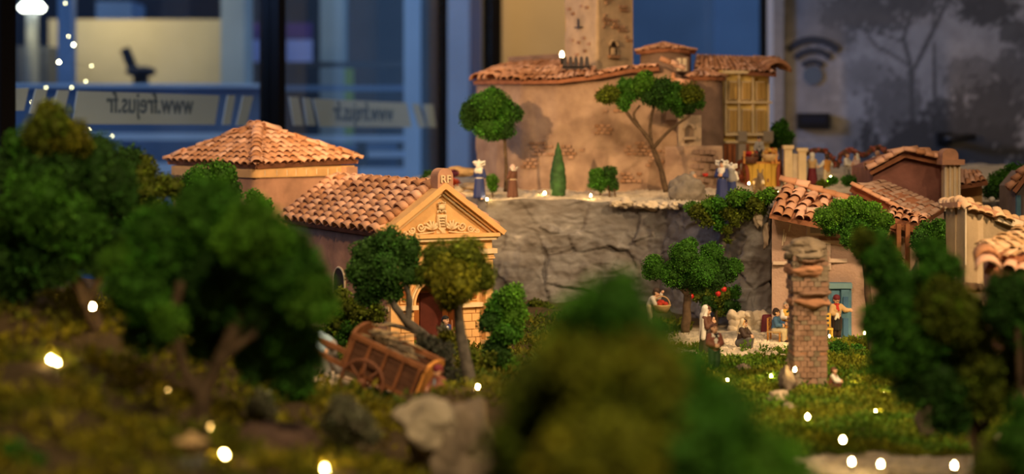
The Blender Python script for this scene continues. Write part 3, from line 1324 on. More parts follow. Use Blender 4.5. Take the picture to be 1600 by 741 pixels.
t = thing('terrace_block', 'dark blue terrace block behind the plank rails of the right pane', 'terrace', P(530, 300, 9.5))
a, b = P(425, 205, 9.5), P(632, 400, 9.5)
G().box(((a.x + b.x) / 2, 9.7, .7), (b.x - a.x, .3, 1.42)).build('block', OUT['deep_blue'], t)
G().box(((a.x + b.x) / 2, 9.6, 1.41), (b.x - a.x, .5, .03)).build('top_slab', OUT['blue_paint'], t)
t = thing('terrace_railing', 'blue and grey terrace railing of five rails across the right pane', 'railing', P(530, 400, 8.7))
for a, b, x0, x1, m in ((97, 105, 423, 634, 'slate'), (134, 142, 423, 634, 'blue_paint'), (212, 221, 423, 632, 'pale_blue_paint'), (236, 246, 575, 632, 'pale_blue_paint'), (262, 278, 560, 632, 'pale_blue_paint')):
    p, q = P(x0, a, 8.7), P(x1, b, 8.7)
    G().box(((p.x + q.x) / 2, 8.7, (p.z + q.z) / 2), (q.x - p.x, .05, p.z - q.z)).build('rail', OUT[m], t)
for px in (428, 565, 628):
    p = P(px, 96 if px != 565 else 210, 8.76)
    G().box((p.x, 8.76, p.z / 2), (.05, .05, p.z)).build('post', OUT['slate'], t)
slab('backdrop_building', 'dark slate building wall beyond the right pane', 'building', 380, -300, 900, 400, 13.0, .3, OUT['slate'], 0)
slab('backdrop_building', 'brown-grey building bay behind the right pane', 'building', 545, -300, 585, 100, 12.4, .3, OUT['rust_brown'], 0)
slab('backdrop_building', 'dark navy building above the cream wall', 'building', -200, -300, 345, 40, 14.0, .3, OUT['navy'], 0)
slab('backdrop_building', 'dim building seen through the back window past the tower', 'building', 960, -400, 1300, 300, 10.5, .3, OUT['paving'], 0)
slab('blue_shutter', 'pale blue panel outside the back window beside the black post', 'panel', 1120, -400, 1190, 300, 9.0, .1, OUT['blue_paint'], 0)
slab('blue_kiosk', 'blue kiosk top seen above the cream wall', 'kiosk', 150, 2, 205, 28, 11.0, .4, OUT['blue_paint'], 0)
slab('street_cabinet', 'grey-blue cabinet at the foot of the street lamp', 'cabinet', 27, 72, 76, 300, 9.65, .2, OUT['slate'], 0)
for px0, w in ((448, 'beyond the right pane'), (388, 'beside the black mullion of the left pane')):
    t = thing('notice', 'white and violet notice sheet pinned up ' + w, 'notice', P(px0 + 20, 95, 10.4))
    a, b = P(px0, 62, 10.4), P(px0 + 40, 97, 10.4)
    G().box(((a.x + b.x) / 2, 10.4, (a.z + b.z) / 2), (b.x - a.x, .02, a.z - b.z)).build('white_sheet', mat('sheet_white', (.42, .48, .85), .8, 0), t)
    a, b = P(px0, 36, 10.4), P(px0 + 40, 60, 10.4)
    G().box(((a.x + b.x) / 2, 10.4, (a.z + b.z) / 2), (b.x - a.x, .02, a.z - b.z)).build('violet_sheet', mat('sheet_violet', (.12, .08, .25), .8, 0), t)
    G().box(((a.x + b.x) / 2, 10.43, a.z / 2), (.05, .03, a.z)).build('stand', OUT['slate'], t)
for k, (px0, px1, c) in enumerate(((500, 533, (.45, .45, .4)), (538, 552, (.42, .48, .1)))):
    slab('poster', ('pale grey' if k == 0 else 'narrow yellow-green') + ' poster between the rails of the right pane', 'poster', px0, 107, px1, 134, 10.0, .02, mat('poster_%s' % ('grey', 'lime')[k], c, .8, 0), 0)
# street lamp with its glowing head
t = thing('street_lamp', 'street lamp with a glowing white head outside the left pane', 'lamp', P(50, 380, 9.5))
c = P(50, 12, 9.5)
G().tube([(c.x, c.y, 0), (c.x, c.y, c.z)], [.05, .035], 10).build('pole', mat('pale_pole', (.10, .11, .12), .6, 0), t, True)
G().lathe([(0, .03), (.05, .03), (.075, .0), (.06, -.02), (0, -.025)], c, 20).build('lamp_head', emit('street_lamp_glow', (1.0, .93, .75), 14), t, True)
for nm, loc, e, r in (('street_lamp_light', c + Vector((0, -.1, -.12)), 1.4, .06), ('forecourt_light', P(165, -14, 9.45), 13, .1)):
    l = bpy.data.lights.new(nm, 'POINT')
    l.energy = e
    l.color = (1, .72, .34)
    l.shadow_soft_size = r
    lo = bpy.data.objects.new(nm, l)
    lo.location = loc
    COL.objects.link(lo)
# bar stool on the forecourt
t = thing('bar_stool', 'dark bar stool with a low back standing before the cream wall', 'stool', P(218, 400, 9.2))
c = P(220, 112, 9.2)
G().ball(c, (S(24, 9.2), .1, S(9, 9.2)), 12).build('seat', OUT['navy'], t, True)
G().bar(P(207, 106, 9.2), P(195, 76, 9.2), S(10, 9.2), .05).build('backrest', OUT['navy'], t)
for k in range(4):
    d = Vector((math.cos(k * PI / 2 + .6), math.sin(k * PI / 2 + .6), 0))
    G().tube([c + d * .03, Vector((c.x, c.y, .0)) + d * .16], .014, 6).build('leg', OUT['navy'], t, True)
# made-up glowing dots on a cord, imitating fairy lights reflected in the glass
t = thing('reflection_dots', 'tiny glowing dots outside in place of fairy lights mirrored in the left pane', 'reflection', P(102, -370, 5.2))
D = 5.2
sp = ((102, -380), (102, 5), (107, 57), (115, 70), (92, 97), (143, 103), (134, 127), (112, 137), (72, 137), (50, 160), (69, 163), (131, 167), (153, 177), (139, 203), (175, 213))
G().tube([P(x, y, D) for x, y in sp], .0005, 4).build('cord', BLACK, t)  # invented cord that only carries the dots
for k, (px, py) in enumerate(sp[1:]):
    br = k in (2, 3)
    G().ball(P(px, py, D), .0035 if br else .0022, 9).build('bulb', emit('reflection_dot_%s' % ('bright' if br else 'dim'), (1, .8, .38), 60 if br else 20), t, True)  # glowing ball added for each reflected light

# ------------------------------------------------------------------ the landscape of the display
GZ = 1.146      # level of the village ground
CTRL = [P(85, 565, 1.5), P(350, 722, 1.3), P(40, 470, 1.8), P(500, 741, 1.35), P(560, 700, 1.55), P(450, 640, 1.7), P(500, 588, 2.1), P(545, 605, 2.15), P(640, 622, 2.1), P(560, 570, 2.5),
        P(700, 815, 1.5), P(690, 800, 1.62), P(780, 800, 1.55), P(620, 740, 1.6), P(250, 640, 1.5), P(150, 520, 1.75), P(20, 640, 1.3), P(140, 700, 1.25), P(760, 610, 1.95), P(300, 560, 2.2),
        Vector((0, 2.65, GZ)), Vector((-.2, 2.6, GZ)), Vector((.1, 2.65, GZ)), Vector((-.3, 3.2, GZ)), Vector((.1, 3.2, 1.16)), Vector((.3, 3.0, GZ)), Vector((.4, 2.7, GZ)), Vector((.25, 2.3, GZ)), Vector((.45, 2.3, GZ)),
        Vector((.3, 1.75, GZ)), Vector((.5, 1.75, GZ)), Vector((.2, 2.0, GZ)), Vector((.62, 2.1, GZ)), Vector((.62, 1.75, 1.10)), Vector((.05, 1.0, 1.16)), Vector((.2, 1.1, 1.15)), Vector((-.1, 1.0, 1.18)),
        Vector((.8, 2.6, GZ)), Vector((.9, 1.4, 1.12)), Vector((1.0, 3.0, GZ)), Vector((.1, 2.0, 1.15)), Vector((-.8, 2.6, 1.2)), Vector((-.9, 3.2, 1.2)), Vector((-.6, 2.2, 1.22)), Vector((-.9, 1.8, 1.3)), Vector((.0, 1.5, 1.165))]
_CX = np.array([(c.x, c.y) for c in CTRL])
_CZ = np.array([c.z for c in CTRL])


def H(x, y):
    x = np.asarray(x, float)
    y = np.asarray(y, float)
    d2 = (x[..., None] - _CX[:, 0]) ** 2 + (y[..., None] - _CX[:, 1]) ** 2
    w = 1.0 / (d2 + .0008) ** 1.6
    z = (w * _CZ).sum(-1) / w.sum(-1)
    return z + .003 * np.sin(x * 61 + 1.3 * np.sin(y * 47)) * np.cos(y * 53) + .0015 * np.sin(x * 150) * np.sin(y * 170)


def onground(px, D, dz=0.0):
    x = (px - 800) / F * D
    return Vector((x, D, float(H(np.array(x), np.array(D))) + dz))


def ground_at(px, py, lo=.8, hi=3.4):
    """the point where the sight line through (px, py) meets the ground"""
    prev = None
    for i in range(600):
        D = lo + (hi - lo) * i / 599
        z = EYE - (py - HOR) / F * D
        if z <= float(H(np.array((px - 800) / F * D), np.array(D))):
            return onground(px, D)
    return onground(px, hi)


# white plaster square in front of the village house, sandy path at the lower right, soil elsewhere
def sandmask(x, y):
    m = np.exp(-(((x - .40) / .17) ** 2 + ((y - 2.80) / .17) ** 2) ** 2)
    m = np.maximum(m, np.exp(-(((x - .33) / .12) ** 2 + ((y - 2.61) / .07) ** 2) ** 2))
    m = np.maximum(m, np.exp(-(((x - .42) / .22) ** 2 + ((y - 1.765 - .10 * (x - .4)) / .06) ** 2) ** 2))
    m = np.maximum(m, .8 * np.exp(-(((x + .17) / .11) ** 2 + ((y - 2.12) / .06) ** 2) ** 2))
    return m


nx, ny = 260, 260
gx = np.linspace(-1.15, 1.3, nx)
gy = np.linspace(.7, 3.4, ny)
X, Y = np.meshgrid(gx, gy, indexing='ij')
Z = H(X, Y)
sm = sandmask(X, Y)
rough = RNG.normal(size=X.shape) * .0012
Z = Z + rough * (.4 + sm) + sm * .001
sand = np.array((.76, .65, .48))
soil = np.array((.075, .05, .022))
c = soil * (1 - sm[..., None]) + sand * sm[..., None]
ii = np.arange(nx * ny).reshape(nx, ny)
Q = np.stack([ii[:-1, :-1], ii[1:, :-1], ii[1:, 1:], ii[:-1, 1:]], -1).reshape(-1, 4)
o = np_mesh('ground', np.stack([X, Y, Z], -1).reshape(-1, 3), Q, mat('soil', (1, 1, 1), .95, .3, 90, .4, 300, attr=True), None, c.reshape(-1, 3), smooth=True)
o['kind'] = 'structure'
t = tag(G().prism([(-1.05, .7), (1.3, .7), (1.3, 4.4), (-.62, 4.4), (-1.05, 3.3)], 'z', .0, 1.05).build('display_table', mat('table_cloth', (.05, .035, .02), .9, .1)), 'wide draped table that carries the whole miniature village', 'table')


def PLZ(x, y):
    """level of the upper terrace"""
    x = np.asarray(x, float)
    y = np.asarray(y, float)
    z = 1.362 + .035 * np.clip((y - 3.38) / .25, 0, 1) * np.clip((x - .3) / .2, 0, 1) + .010 * np.clip((y - 3.4) / .2, 0, 1)
    return z + .002 * np.sin(x * 70 + y * 30) + .0018 * np.sin(y * 90 + x * 40)


def onplat(px, D, dz=0.0):
    x = (px - 800) / F * D
    return Vector((x, D, float(PLZ(np.array(x), np.array(D))) + dz))


EDGE = [(560, 3.75), (640, 3.6), (700, 3.48), (760, 3.37), (830, 3.34), (900, 3.33), (980, 3.31), (1040, 3.27), (1080, 3.17), (1120, 3.09), (1165, 3.05), (1203, 3.04), (1215, 3.2), (1300, 3.28), (1480, 3.25), (1700, 3.2)]
ex = []
for i in range(len(EDGE) - 1):
    p0, p1 = EDGE[max(i - 1, 0)], EDGE[i]
    p2, p3 = EDGE[i + 1], EDGE[min(i + 2, len(EDGE) - 1)]
    for k in range(24):
        t_ = k / 24
        q = [p1[j] + (p2[j] - p1[j]) * t_ for j in (0, 1)]
        ex.append(Vector(((q[0] - 800) / F * q[1], q[1], 0)))
nE = len(ex)
nH = 90
V = np.zeros((nE, nH, 3))
for i in range(nE):
    t_ = (ex[min(i + 1, nE - 1)] - ex[max(i - 1, 0)]).normalized()
    nrm = Vector((t_.y, -t_.x, 0))
    zt = float(PLZ(np.array(ex[i].x), np.array(ex[i].y)))
    for j in range(nH):
        f = j / (nH - 1)
        z = 1.135 + (zt - 1.135) * f
        p = Vector((ex[i].x, ex[i].y, z))
        q = Vector((p.x, p.y, p.z)) + Vector((3, 1, 2))
        wv = noise.noise_vector(q * 7) * .5
        cell_ = q * 13 + wv * 1.4
        vd = noise.voronoi(cell_)
        ci = vd[1][0]
        tilt = Vector((noise.cell(ci * 3.7) - .5, 0, noise.cell(ci * 5.3 + Vector((7, 1, 3))) - .5))
        a = (cell_ - ci).dot(tilt) * .011 + noise.cell(ci * 2.1) * .008
        b = noise.fractal(q * 6, 1.0, 2.0, 3) * .016
        c_ = noise.fractal(q * 50 + wv * 2, .8, 2.2, 4) * .0046
        s1 = abs(noise.noise(Vector((q.x * 14 + q.z * 22 + wv.x * 4, 0, q.z * 30 - q.x * 20 + wv.z * 5))))
        rg = max(0, 1 - s1 * 9) ** 2 * .0075 * max(0, .4 + noise.noise(q * 12))
        d = (a + b + c_ + rg) * (.35 + .65 * math.sin(PI * min(1, f * 1.0 + .12))) + .018 * (1 - f) ** 2
        p += nrm * d
        V[i, j] = p
ii = np.arange(nE * nH).reshape(nE, nH)
Q = np.stack([ii[:-1, :-1], ii[1:, :-1], ii[1:, 1:], ii[:-1, 1:]], -1).reshape(-1, 4)
CLIFF = mat('cliff_plaster', (.19, .16, .135), .62, 0, 18, .55, 130, col2=(.36, .31, .26), spec=.45)
# brush-dabbed plaster: grey with pale and brownish dabs
nt = CLIFF.node_tree
bs = nt.nodes['Principled BSDF']
tc = nt.nodes.new('ShaderNodeTexCoord')
mp = nt.nodes.new('ShaderNodeMapping')
mp.inputs['Scale'].default_value = (1, 1, 2.2)
nt.links.new(tc.outputs['Object'], mp.inputs[0])
n1 = nt.nodes.new('ShaderNodeTexNoise')
n1.inputs['Scale'].default_value = 16
n1.inputs['Detail'].default_value = 8
n1.inputs['Distortion'].default_value = 1.2
nt.links.new(mp.outputs[0], n1.inputs['Vector'])
rp = nt.nodes.new('ShaderNodeValToRGB')
e = rp.color_ramp.elements
e[0].position, e[0].color = .30, (.075, .062, .052, 1)
e[1].position, e[1].color = .70, (.28, .267, .258, 1)
for pos, cc in ((.42, (.155, .138, .125, 1)), (.55, (.18, .169, .161, 1)), (.78, (.50, .47, .44, 1))):
    k = e.new(pos)
    k.color = cc
nt.links.new(n1.outputs['Fac'], rp.inputs[0])
nt.links.new(rp.outputs[0], bs.inputs['Base Color'])
o = np_mesh('cliff', V.reshape(-1, 3), Q, CLIFF, None, smooth=False)
o['kind'] = 'structure'
# terrace top
nB = 40
Vp = np.zeros((nE, nB, 3))
for i in range(nE):
    for j in range(nB):
        f = (j / (nB - 1)) ** 1.5
        x = V[i, -1, 0] * (1 - f) + (ex[i].x * 1.25) * f
        y = V[i, -1, 1] * (1 - f) + 4.6 * f
        Vp[i, j] = (x, y, 0)
zz = PLZ(Vp[..., 0], Vp[..., 1])
Vp[..., 2] = np.where(np.arange(nB)[None, :] == 0, V[:, -1, 2][:, None], zz + RNG.normal(size=zz.shape) * .0012)
ii = np.arange(nE * nB).reshape(nE, nB)
Q = np.stack([ii[:-1, :-1], ii[1:, :-1], ii[1:, 1:], ii[:-1, 1:]], -1).reshape(-1, 4)
SNOW = mat('white_plaster_ground', (.64, .55, .42), .9, .25, 30, .6, 160)
o = np_mesh('terrace_ground', Vp.reshape(-1, 3), Q, SNOW, None, smooth=True)
o['kind'] = 'structure'
# plaster lip: loose flakes of plaster along the rim
CR = ((962, 3.30, .020, .010), (978, 3.30, .024, .013), (1000, 3.285, .022, .009), (1018, 3.28, .026, .012), (1040, 3.25, .022, .011), (1056, 3.22, .018, .012), (1186, 3.035, .016, .022), (1196, 3.04, .010, .03))
for k, (px, D, w, h) in enumerate(CR):
    c = onplat(px, D, -.006 if k < 6 else -.02 - .03 * (k == 7))
    o = rock_mesh('plaster_crust', c, (w * .62, .013, h * .8), 20 + k, STONE_W, n=10, rough=.45, cuts=9)
    tag(o, 'white plaster crust ' + ('farthest left on the cliff rim', 'second from the left on the cliff rim', 'third from the left on the cliff rim', 'on the cliff rim below the pine trunk', 'on the cliff rim left of the boulder', 'at the foot of the boulder', 'dab on the cliff corner under the hanging moss', 'dab lower on the cliff corner by the house')[k], 'crust')


# ------------------------------------------------------------------ walls with a hand-made surface
def ribbon(name, pts, m, parent, th=.02, amp=.0015, seg=14, rows=18, seed=0, smooth=True, local=False):
    """pts: (x, y, z0, z1) along the outer face, left to right as seen; a wall with thickness, outer skin lightly uneven"""
    vs_ = []
    cols = []
    for i in range(len(pts) - 1):
        for k in range(seg + (1 if i == len(pts) - 2 else 0)):
            t_ = k / seg
            cols.append([pts[i][j] + (pts[i + 1][j] - pts[i][j]) * t_ for j in range(4)])
    n = len(cols)
    A = []
    for i, c in enumerate(cols):
        a, b = cols[max(i - 1, 0)], cols[min(i + 1, n - 1)]
        d = Vector((b[0] - a[0], b[1] - a[1], 0)).normalized()
        nr = Vector((d.y, -d.x, 0))
        row = []
        for j in range(rows + 1):
            z = c[2] + (c[3] - c[2]) * j / rows
            p = Vector((c[0], c[1], z))
            w = noise.fractal(p * 22 + Vector((seed, 0, 0)), 1.0, 2.0, 3) * amp
            row.append(p + nr * w)
        row.append(Vector((c[0], c[1], c[3])) - nr * th)
        row.append(Vector((c[0], c[1], c[2])) - nr * th)
        A.append(row)
    r = rows + 3
    V_ = np.array([tuple(p) for row in A for p in row])
    ii = np.arange(n * r).reshape(n, r)
    Q_ = np.stack([ii[:-1, :-1], ii[1:, :-1], ii[1:, 1:], ii[:-1, 1:]], -1).reshape(-1, 4)
    return np_mesh(name, V_, Q_, m, parent, smooth=False, local=local)


def zpy(py, D):
    return EYE - (py - HOR) / F * D


# ------------------------------------------------------------------ hip-roofed building behind the temple
HC = P(400, 258, 3.08)
HL = Vector((HC.x - .205, HC.y + .195, HC.z + .004))
HR = Vector((HC.x + .172, HC.y + .20, HC.z + .006))
HB = HL + HR - HC
ctr = (HL + HR) / 2
apex = Vector((ctr.x + .0, ctr.y, EYE + 7 / F * ctr.y))
apex.x = (402 - 800) / F * ctr.y
t = thing('hip_roof_building', 'square terracotta building with a pyramid roof of clay tiles behind the temple', 'building', (ctr.x, ctr.y, 1.15))


def inset(p, k):
    return Vector((ctr.x + (p.x - ctr.x) * k, ctr.y + (p.y - ctr.y) * k, 0))


ins_ = [inset(p, .93) for p in (HL, HC, HR, HB)]
zt = HC.z - .004
ribbon('wall', [(*p.xy, 1.15, zt) for p in ins_[:3]], TERRA_WALL, t, seed=1)
ribbon('rear_wall', [(*p.xy, 1.15, zt) for p in (ins_[2], ins_[3], ins_[0])], TERRA_WALL, t, seed=2, seg=4, rows=4)
i2 = [inset(p, .955) for p in (HL, HC, HR)]
ribbon('frieze', [(*p.xy, zt - .020, zt - .001) for p in i2], OCHRE, t, th=.012, amp=.0006, rows=3)
for k in range(9):   # small plaster runs under the right eave
    p = i2[1].lerp(i2[2], (k + .7 + .3 * random.random()) / 9.5)
    G().bar((p.x, p.y - .001, zt - .006), (p.x, p.y - .001, zt - .016 - .004 * random.random()), .0012, .0012).build('plaster_run', STONE_W, t)
G().box((i2[2].x - .014, i2[2].y - .016, 1.30), (.03, .03, .26), Matrix.Rotation(.86, 3, 'Z')).build('corner_pier', TERRA_WALL, t)
tile_tri(t, HL, HC, apex, 14, 8)
tile_tri(t, HC, HR, apex, 14, 8)
tile_tri(t, HR, HB, apex, 8, 5)
tile_tri(t, HB, HL, apex, 8, 5)
ridge_row(t, apex + Vector((0, 0, .004)), HC + Vector((0, -.004, .004)), 9, .022)
ridge_row(t, apex + Vector((0, 0, .003)), HL + Vector((-.004, 0, .003)), 11, .018)
ridge_row(t, apex + Vector((0, 0, .003)), HR + Vector((.004, 0, .003)), 11, .018)

# ------------------------------------------------------------------ temple-fronted town hall
TR = math.radians(27)
TL = P(601, 373, 2.62)
t = thing('town_hall', 'ochre temple-fronted town hall with a carved pediment and a tiled roof', 'building', (TL.x, TL.y, GZ), TR)
zE = TL.z - GZ            # cornice underside
W_, L_ = .209, .50
cx = W_ / 2
zA = zE + .080
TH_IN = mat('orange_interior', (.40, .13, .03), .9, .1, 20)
# body walls (left side wall with an arched window, rear, right)
ribbon('side_wall', [(.014, L_, -.01, zE - .004), (.014, .024, -.01, zE - .004)], TERRA_WALL, t, seed=4, seg=30, local=True)
ribbon('side_wall', [(W_ - .014, .024, -.01, zE - .004), (W_ - .014, L_, -.01, zE - .004)], TERRA_WALL, t, seed=5, seg=8, rows=4, local=True)
ribbon('rear_wall', [(W_ - .014, L_, -.01, zE + .01), (.014, L_, -.01, zE + .01)], TERRA_WALL, t, seed=6, seg=8, rows=4, local=True)
# roof
tile_quad(t, (.0, L_, zE + .006), (.0, .022, zE + .006), (cx, .022, zA + .002), (cx, L_, zA + .002), 12, 9, local=True, wk=.86, h=.9)
tile_quad(t, (W_, .022, zE + .006), (W_, L_, zE + .006), (cx, L_, zA + .002), (cx, .022, zA + .002), 12, 5, local=True, wk=.86)
ridge_row(t, (cx, L_, zA + .001), (cx, .03, zA + .001), 17, .024, local=True, h=.7)
# pediment: back field, raking cornices in two mouldings, horizontal cornice and frieze
G().prism([(.012, zE), (W_ - .012, zE), (cx, zA - .008)], 'y', .016, .026).build('tympanum', OCHRE, t, local=True)
sl = math.atan2(zA - zE, cx)


def rake(g, d0, d1, y0, y1, ext=.0):
    """both sloping bars between perpendicular depths d0..d1 below the roof line"""
    for sg in (1, -1):
        n = Vector((math.sin(sl), 0, -math.cos(sl)))
        a = Vector((-.004 - ext, 0, zE + .006 - ext * math.tan(sl)))
        b = Vector((cx, 0, zA + .006))
        q = []
        for base in (a, b):
            for d in (d0, d1):
                q.append(base + n * d)
        # meet at the middle
        for k in (2, 3):
            tt = (cx - q[k].x) / math.cos(sl)
            q[k] = q[k] + Vector((math.cos(sl), 0, math.sin(sl))) * tt
        poly = [(v.x if sg == 1 else W_ - v.x, v.z) for v in (q[0], q[2], q[3], q[1])]
        g.prism(poly, 'y', y0, y1)


g = G()
rake(g, -.001, .0075, -.004, .034)
g.build('raking_cornice', OCHRE, t, local=True)
g = G()
rake(g, .0078, .0115, .004, .024)
g.build('raking_fillet', OCHRE, t, local=True)
g = G()
rake(g, .0125, .0155, .010, .022)
g.build('raking_bead', OCHRE_L, t, local=True)
G().box((cx, .012, zE + .001), (W_ - .012, .028, .006)).build('horizontal_cornice', OCHRE, t, local=True)
G().box((cx, .014, zE - .005), (W_ - .022, .024, .005)).build('cornice_fillet', OCHRE_L, t, local=True)
G().box((cx, .020, zE - .015), (W_ - .030, .018, .015)).build('frieze', OCHRE, t, local=True)
# carved arms: crown, two crests, shield, mantle leaves and scrolls
Y0 = .013
R90 = Matrix.Rotation(PI / 2, 3, 'X')


def orn(name, g, mm=OCHRE_L):
    return g.build(name, mm, carve, True, local=False)


carve = G().box((cx, .0165, zE + .0145), (.016, .003, .020)).build('coat_of_arms', OCHRE_L, t, local=True)
WM[carve.name] = wm(t)


def orn(name, g, mm=OCHRE_L, smooth=True):
    o = g.build(name, mm, None, smooth)
    o.parent = carve
    return o


zc = zE + .055
g = G()
g.box((cx, Y0, zc - .0045), (.013, .004, .003)).box((cx, Y0, zc - .009), (.011, .005, .007))
for k in range(5):
    g.ball((cx + (k - 2) * .003, Y0 - .001, zc - .0015 + .001 * (2 - abs(k - 2))), .0016, 6)
orn('carved_crown', g)
g = G()
for sg in (1, -1):
    g.tube([(cx + sg * .001, Y0, zc - .017), (cx + sg * .003, Y0, zc - .0135), (cx + sg * .0065, Y0, zc - .0145), (cx + sg * .0075, Y0, zc - .019)], [.0015, .002, .002, .0012], 6)
orn('carved_crest', g)
g = G()
zs = zE + .021
g.prism([(cx - .0085, zs + .014), (cx + .0085, zs + .014), (cx + .0085, zs - .006), (cx + .004, zs - .011), (cx, zs - .0145), (cx - .004, zs - .011), (cx - .0085, zs - .006)], 'y', Y0 - .002, Y0 + .004)
orn('carved_shield', g, smooth=False)
g = G()
for k in range(4):
    g.tube([(cx - .005 + .001 * k, Y0 - .003, zs + .009 - k * .0045), (cx, Y0 - .0045, zs + .0105 - k * .0045), (cx + .005, Y0 - .003, zs + .0085 - k * .0045)], [.0009, .0016, .0009], 6)
g.tube([(cx - .0065, Y0 - .003, zs + .012), (cx - .0065, Y0 - .003, zs - .006)], .0011, 6)
g.tube([(cx + .0065, Y0 - .003, zs + .012), (cx + .0065, Y0 - .003, zs - .006)], .0011, 6)
orn('shield_charge', g)
for sg in (1, -1):
    for k in range(6):      # acanthus fan beside the shield
        an = math.radians(25 + 25 * k)
        base = Vector((cx + sg * .017, Y0, zE + .010))
        d = Vector((sg * math.cos(an), 0, math.sin(an)))
        l = .0155 - .0008 * abs(k - 2)
        orn('acanthus_leaf', G().tube([base, base + d * l * .55 + Vector((0, -.002, 0)), base + d * l, base + d * l * 1.1 + Vector((sg * .0015, -.0012, -.001))], [.0008, .0024, .0018, .0006], 6))
    for (sx, sz, r, turns, ph) in ((.0365, .0150, .0078, 1.5, 0), (.0515, .0110, .0060, 1.5, 1), (.0635, .0070, .0042, 1.3, 0)):
        pts, rad = [], []
        for k in range(19):
            f = k / 18
            an = (PI if ph == 0 else 0) + turns * 2 * PI * f * (1 if ph == 0 else -1)
            rr = r * (1 - .82 * f)
            pts.append((cx + sg * (sx + rr * math.cos(an)), Y0 - .0008 * f, zE + sz + rr * math.sin(an)))
            rad.append(.0018 - .0007 * f)
        orn('carved_scroll', G().tube(pts, rad, 6).ball((cx + sg * sx, Y0 - .001, zE + sz), .0012, 6))
    orn('carved_stem', G().tube([(cx + sg * .012, Y0, zE + .0075), (cx + sg * .026, Y0, zE + .0055), (cx + sg * .042, Y0, zE + .0048), (cx + sg * .064, Y0, zE + .0046)], [.0013, .0013, .001, .0007], 6))
    for k in range(4):
        orn('carved_leaflet', G().tube([(cx + sg * (.029 + k * .0095), Y0, zE + .019 - k * .003), (cx + sg * (.031 + k * .0095), Y0 - .001, zE + .022 - k * .0034)], [.0015, .0006], 6))
# acroterion with two letters
za = zA + .008
g = G()
arc = [(cx + .0135 * math.cos(PI * k / 12), za + .009 + .013 * math.sin(PI * k / 12)) for k in range(13)]
g.prism([(cx - .0135, za - .012), (cx - .0135, za + .009)] + arc[::-1][1:-1] + [(cx + .0135, za + .009), (cx + .0135, za - .012)], 'y', -.002, .026)
acr = g.build('acroterion', TERRA_WALL, t, local=True)
WM[acr.name] = wm(t)
for k, ch in enumerate('RF'):
    o = text_mesh('raised_letter', ch, .017, .0012, .0004, OCHRE_L)
    M = Matrix.Rotation(PI / 2, 4, 'X')
    M.translation = (cx - .0045 + k * .0095, -.0035, za + .004)
    put(o, None, False, M)
    o.parent = acr
# facade: end pilasters, piers in blocks, arch with mouldings, doors, niches
zi = .070                                     # impost level
ar = .043
G().box((cx, .030, (zE - .02) / 2 + (zi + ar) / 2 - .0), (W_ - .03, .012, zE - .022 - zi - ar)).build('architrave', OCHRE, t, local=True)
for sg in (-1, 1):
    # wall beside the arch, with the curved intrados cut as a polygon
    q = [(cx + sg * (ar * math.cos(PI / 2 * k / 10)), zi + ar * math.sin(PI / 2 * k / 10)) for k in range(11)]
    poly = q + [(cx, zi + ar + .001), (cx + sg * (cx - .015), zi + ar + .001), (cx + sg * (cx - .015), zi)]
    G().prism(poly, 'y', .024, .036).build('spandrel', OCHRE, t, local=True)
    a0, a1 = ar, cx - .015
    for k in range(6):
        z0 = -.008 + k * .013
        n = 2
        for j in range(n):
            off = (.5 if k % 2 else .35)
            xa = a0 + (a1 - a0) * (0 if j == 0 else off)
            xb = a0 + (a1 - a0) * (off if j == 0 else 1)
            G().box((cx + sg * (xa + xb) / 2, .030, z0 + .0062), (xb - xa - .0012, .012 + random.uniform(-.0006, .0012), .0118)).build('stone_block', OCHRE, t, local=True)
    G().box((cx + sg * (a0 + a1) / 2, .031, .03), (a1 - a0 - .001, .009, .078)).build('pier_core', OCHRE, t, local=True)
    G().box((cx + sg * (a0 + a1) / 2 - sg * .001, .027, zi + .001), (a1 - a0 + .006, .022, .007)).build('impost_band', OCHRE_L, t, local=True)
    G().box((cx + sg * (a0 + .016), .0225, zi + .020), (.020, .004, .024)).build('niche_frame', OCHRE, t, local=True)
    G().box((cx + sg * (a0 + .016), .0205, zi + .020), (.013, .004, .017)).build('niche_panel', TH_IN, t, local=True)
    px_ = cx + sg * (cx - .021)
    G().box((px_, .018, (zE - .035) / 2), (.013, .018, zE - .035)).build('pilaster', OCHRE, t, local=True)
    G().box((px_, .017, zE - .037), (.018, .022, .003)).box((px_, .017, zE - .0325), (.0155, .020, .005)).build('pilaster_capital', OCHRE, t, local=True)
    G().box((px_ - sg * .006, .016, zE - .026), (.036, .026, .008)).build('capital_slab', OCHRE_L, t, local=True)
    G().box((px_, .017, .006), (.018, .022, .014)).build('pilaster_base', OCHRE_L, t, local=True)
for k, (r0, r1, y) in enumerate(((ar, ar + .0035, .018), (ar + .0042, ar + .0075, .020), (ar + .0085, ar + .0105, .019))):
    g = G()
    for j in range(16):
        a, b = PI * j / 16, PI * (j + 1) / 16
        g.prism([(cx + r0 * math.cos(a), zi + .004 + r0 * math.sin(a)), (cx + r1 * math.cos(a), zi + .004 + r1 * math.sin(a)), (cx + r1 * math.cos(b), zi + .004 + r1 * math.sin(b)), (cx + r0 * math.cos(b), zi + .004 + r0 * math.sin(b))], 'y', y, .028)
    g.build('arch_moulding', (OCHRE, OCHRE_L, OCHRE)[k], t, local=True)
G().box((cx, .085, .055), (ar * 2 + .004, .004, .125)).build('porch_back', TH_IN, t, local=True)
G().box((cx + .012, .082, .045), (.04, .004, .085)).build('door', mat('dark_red_door', (.10, .02, .012), .6, .2, 60), t, local=True)
for sg in (-1, 1):
    G().box((cx + sg * (ar + .002), .060, .055), (.003, .05, .125)).build('porch_side', TH_IN, t, local=True)
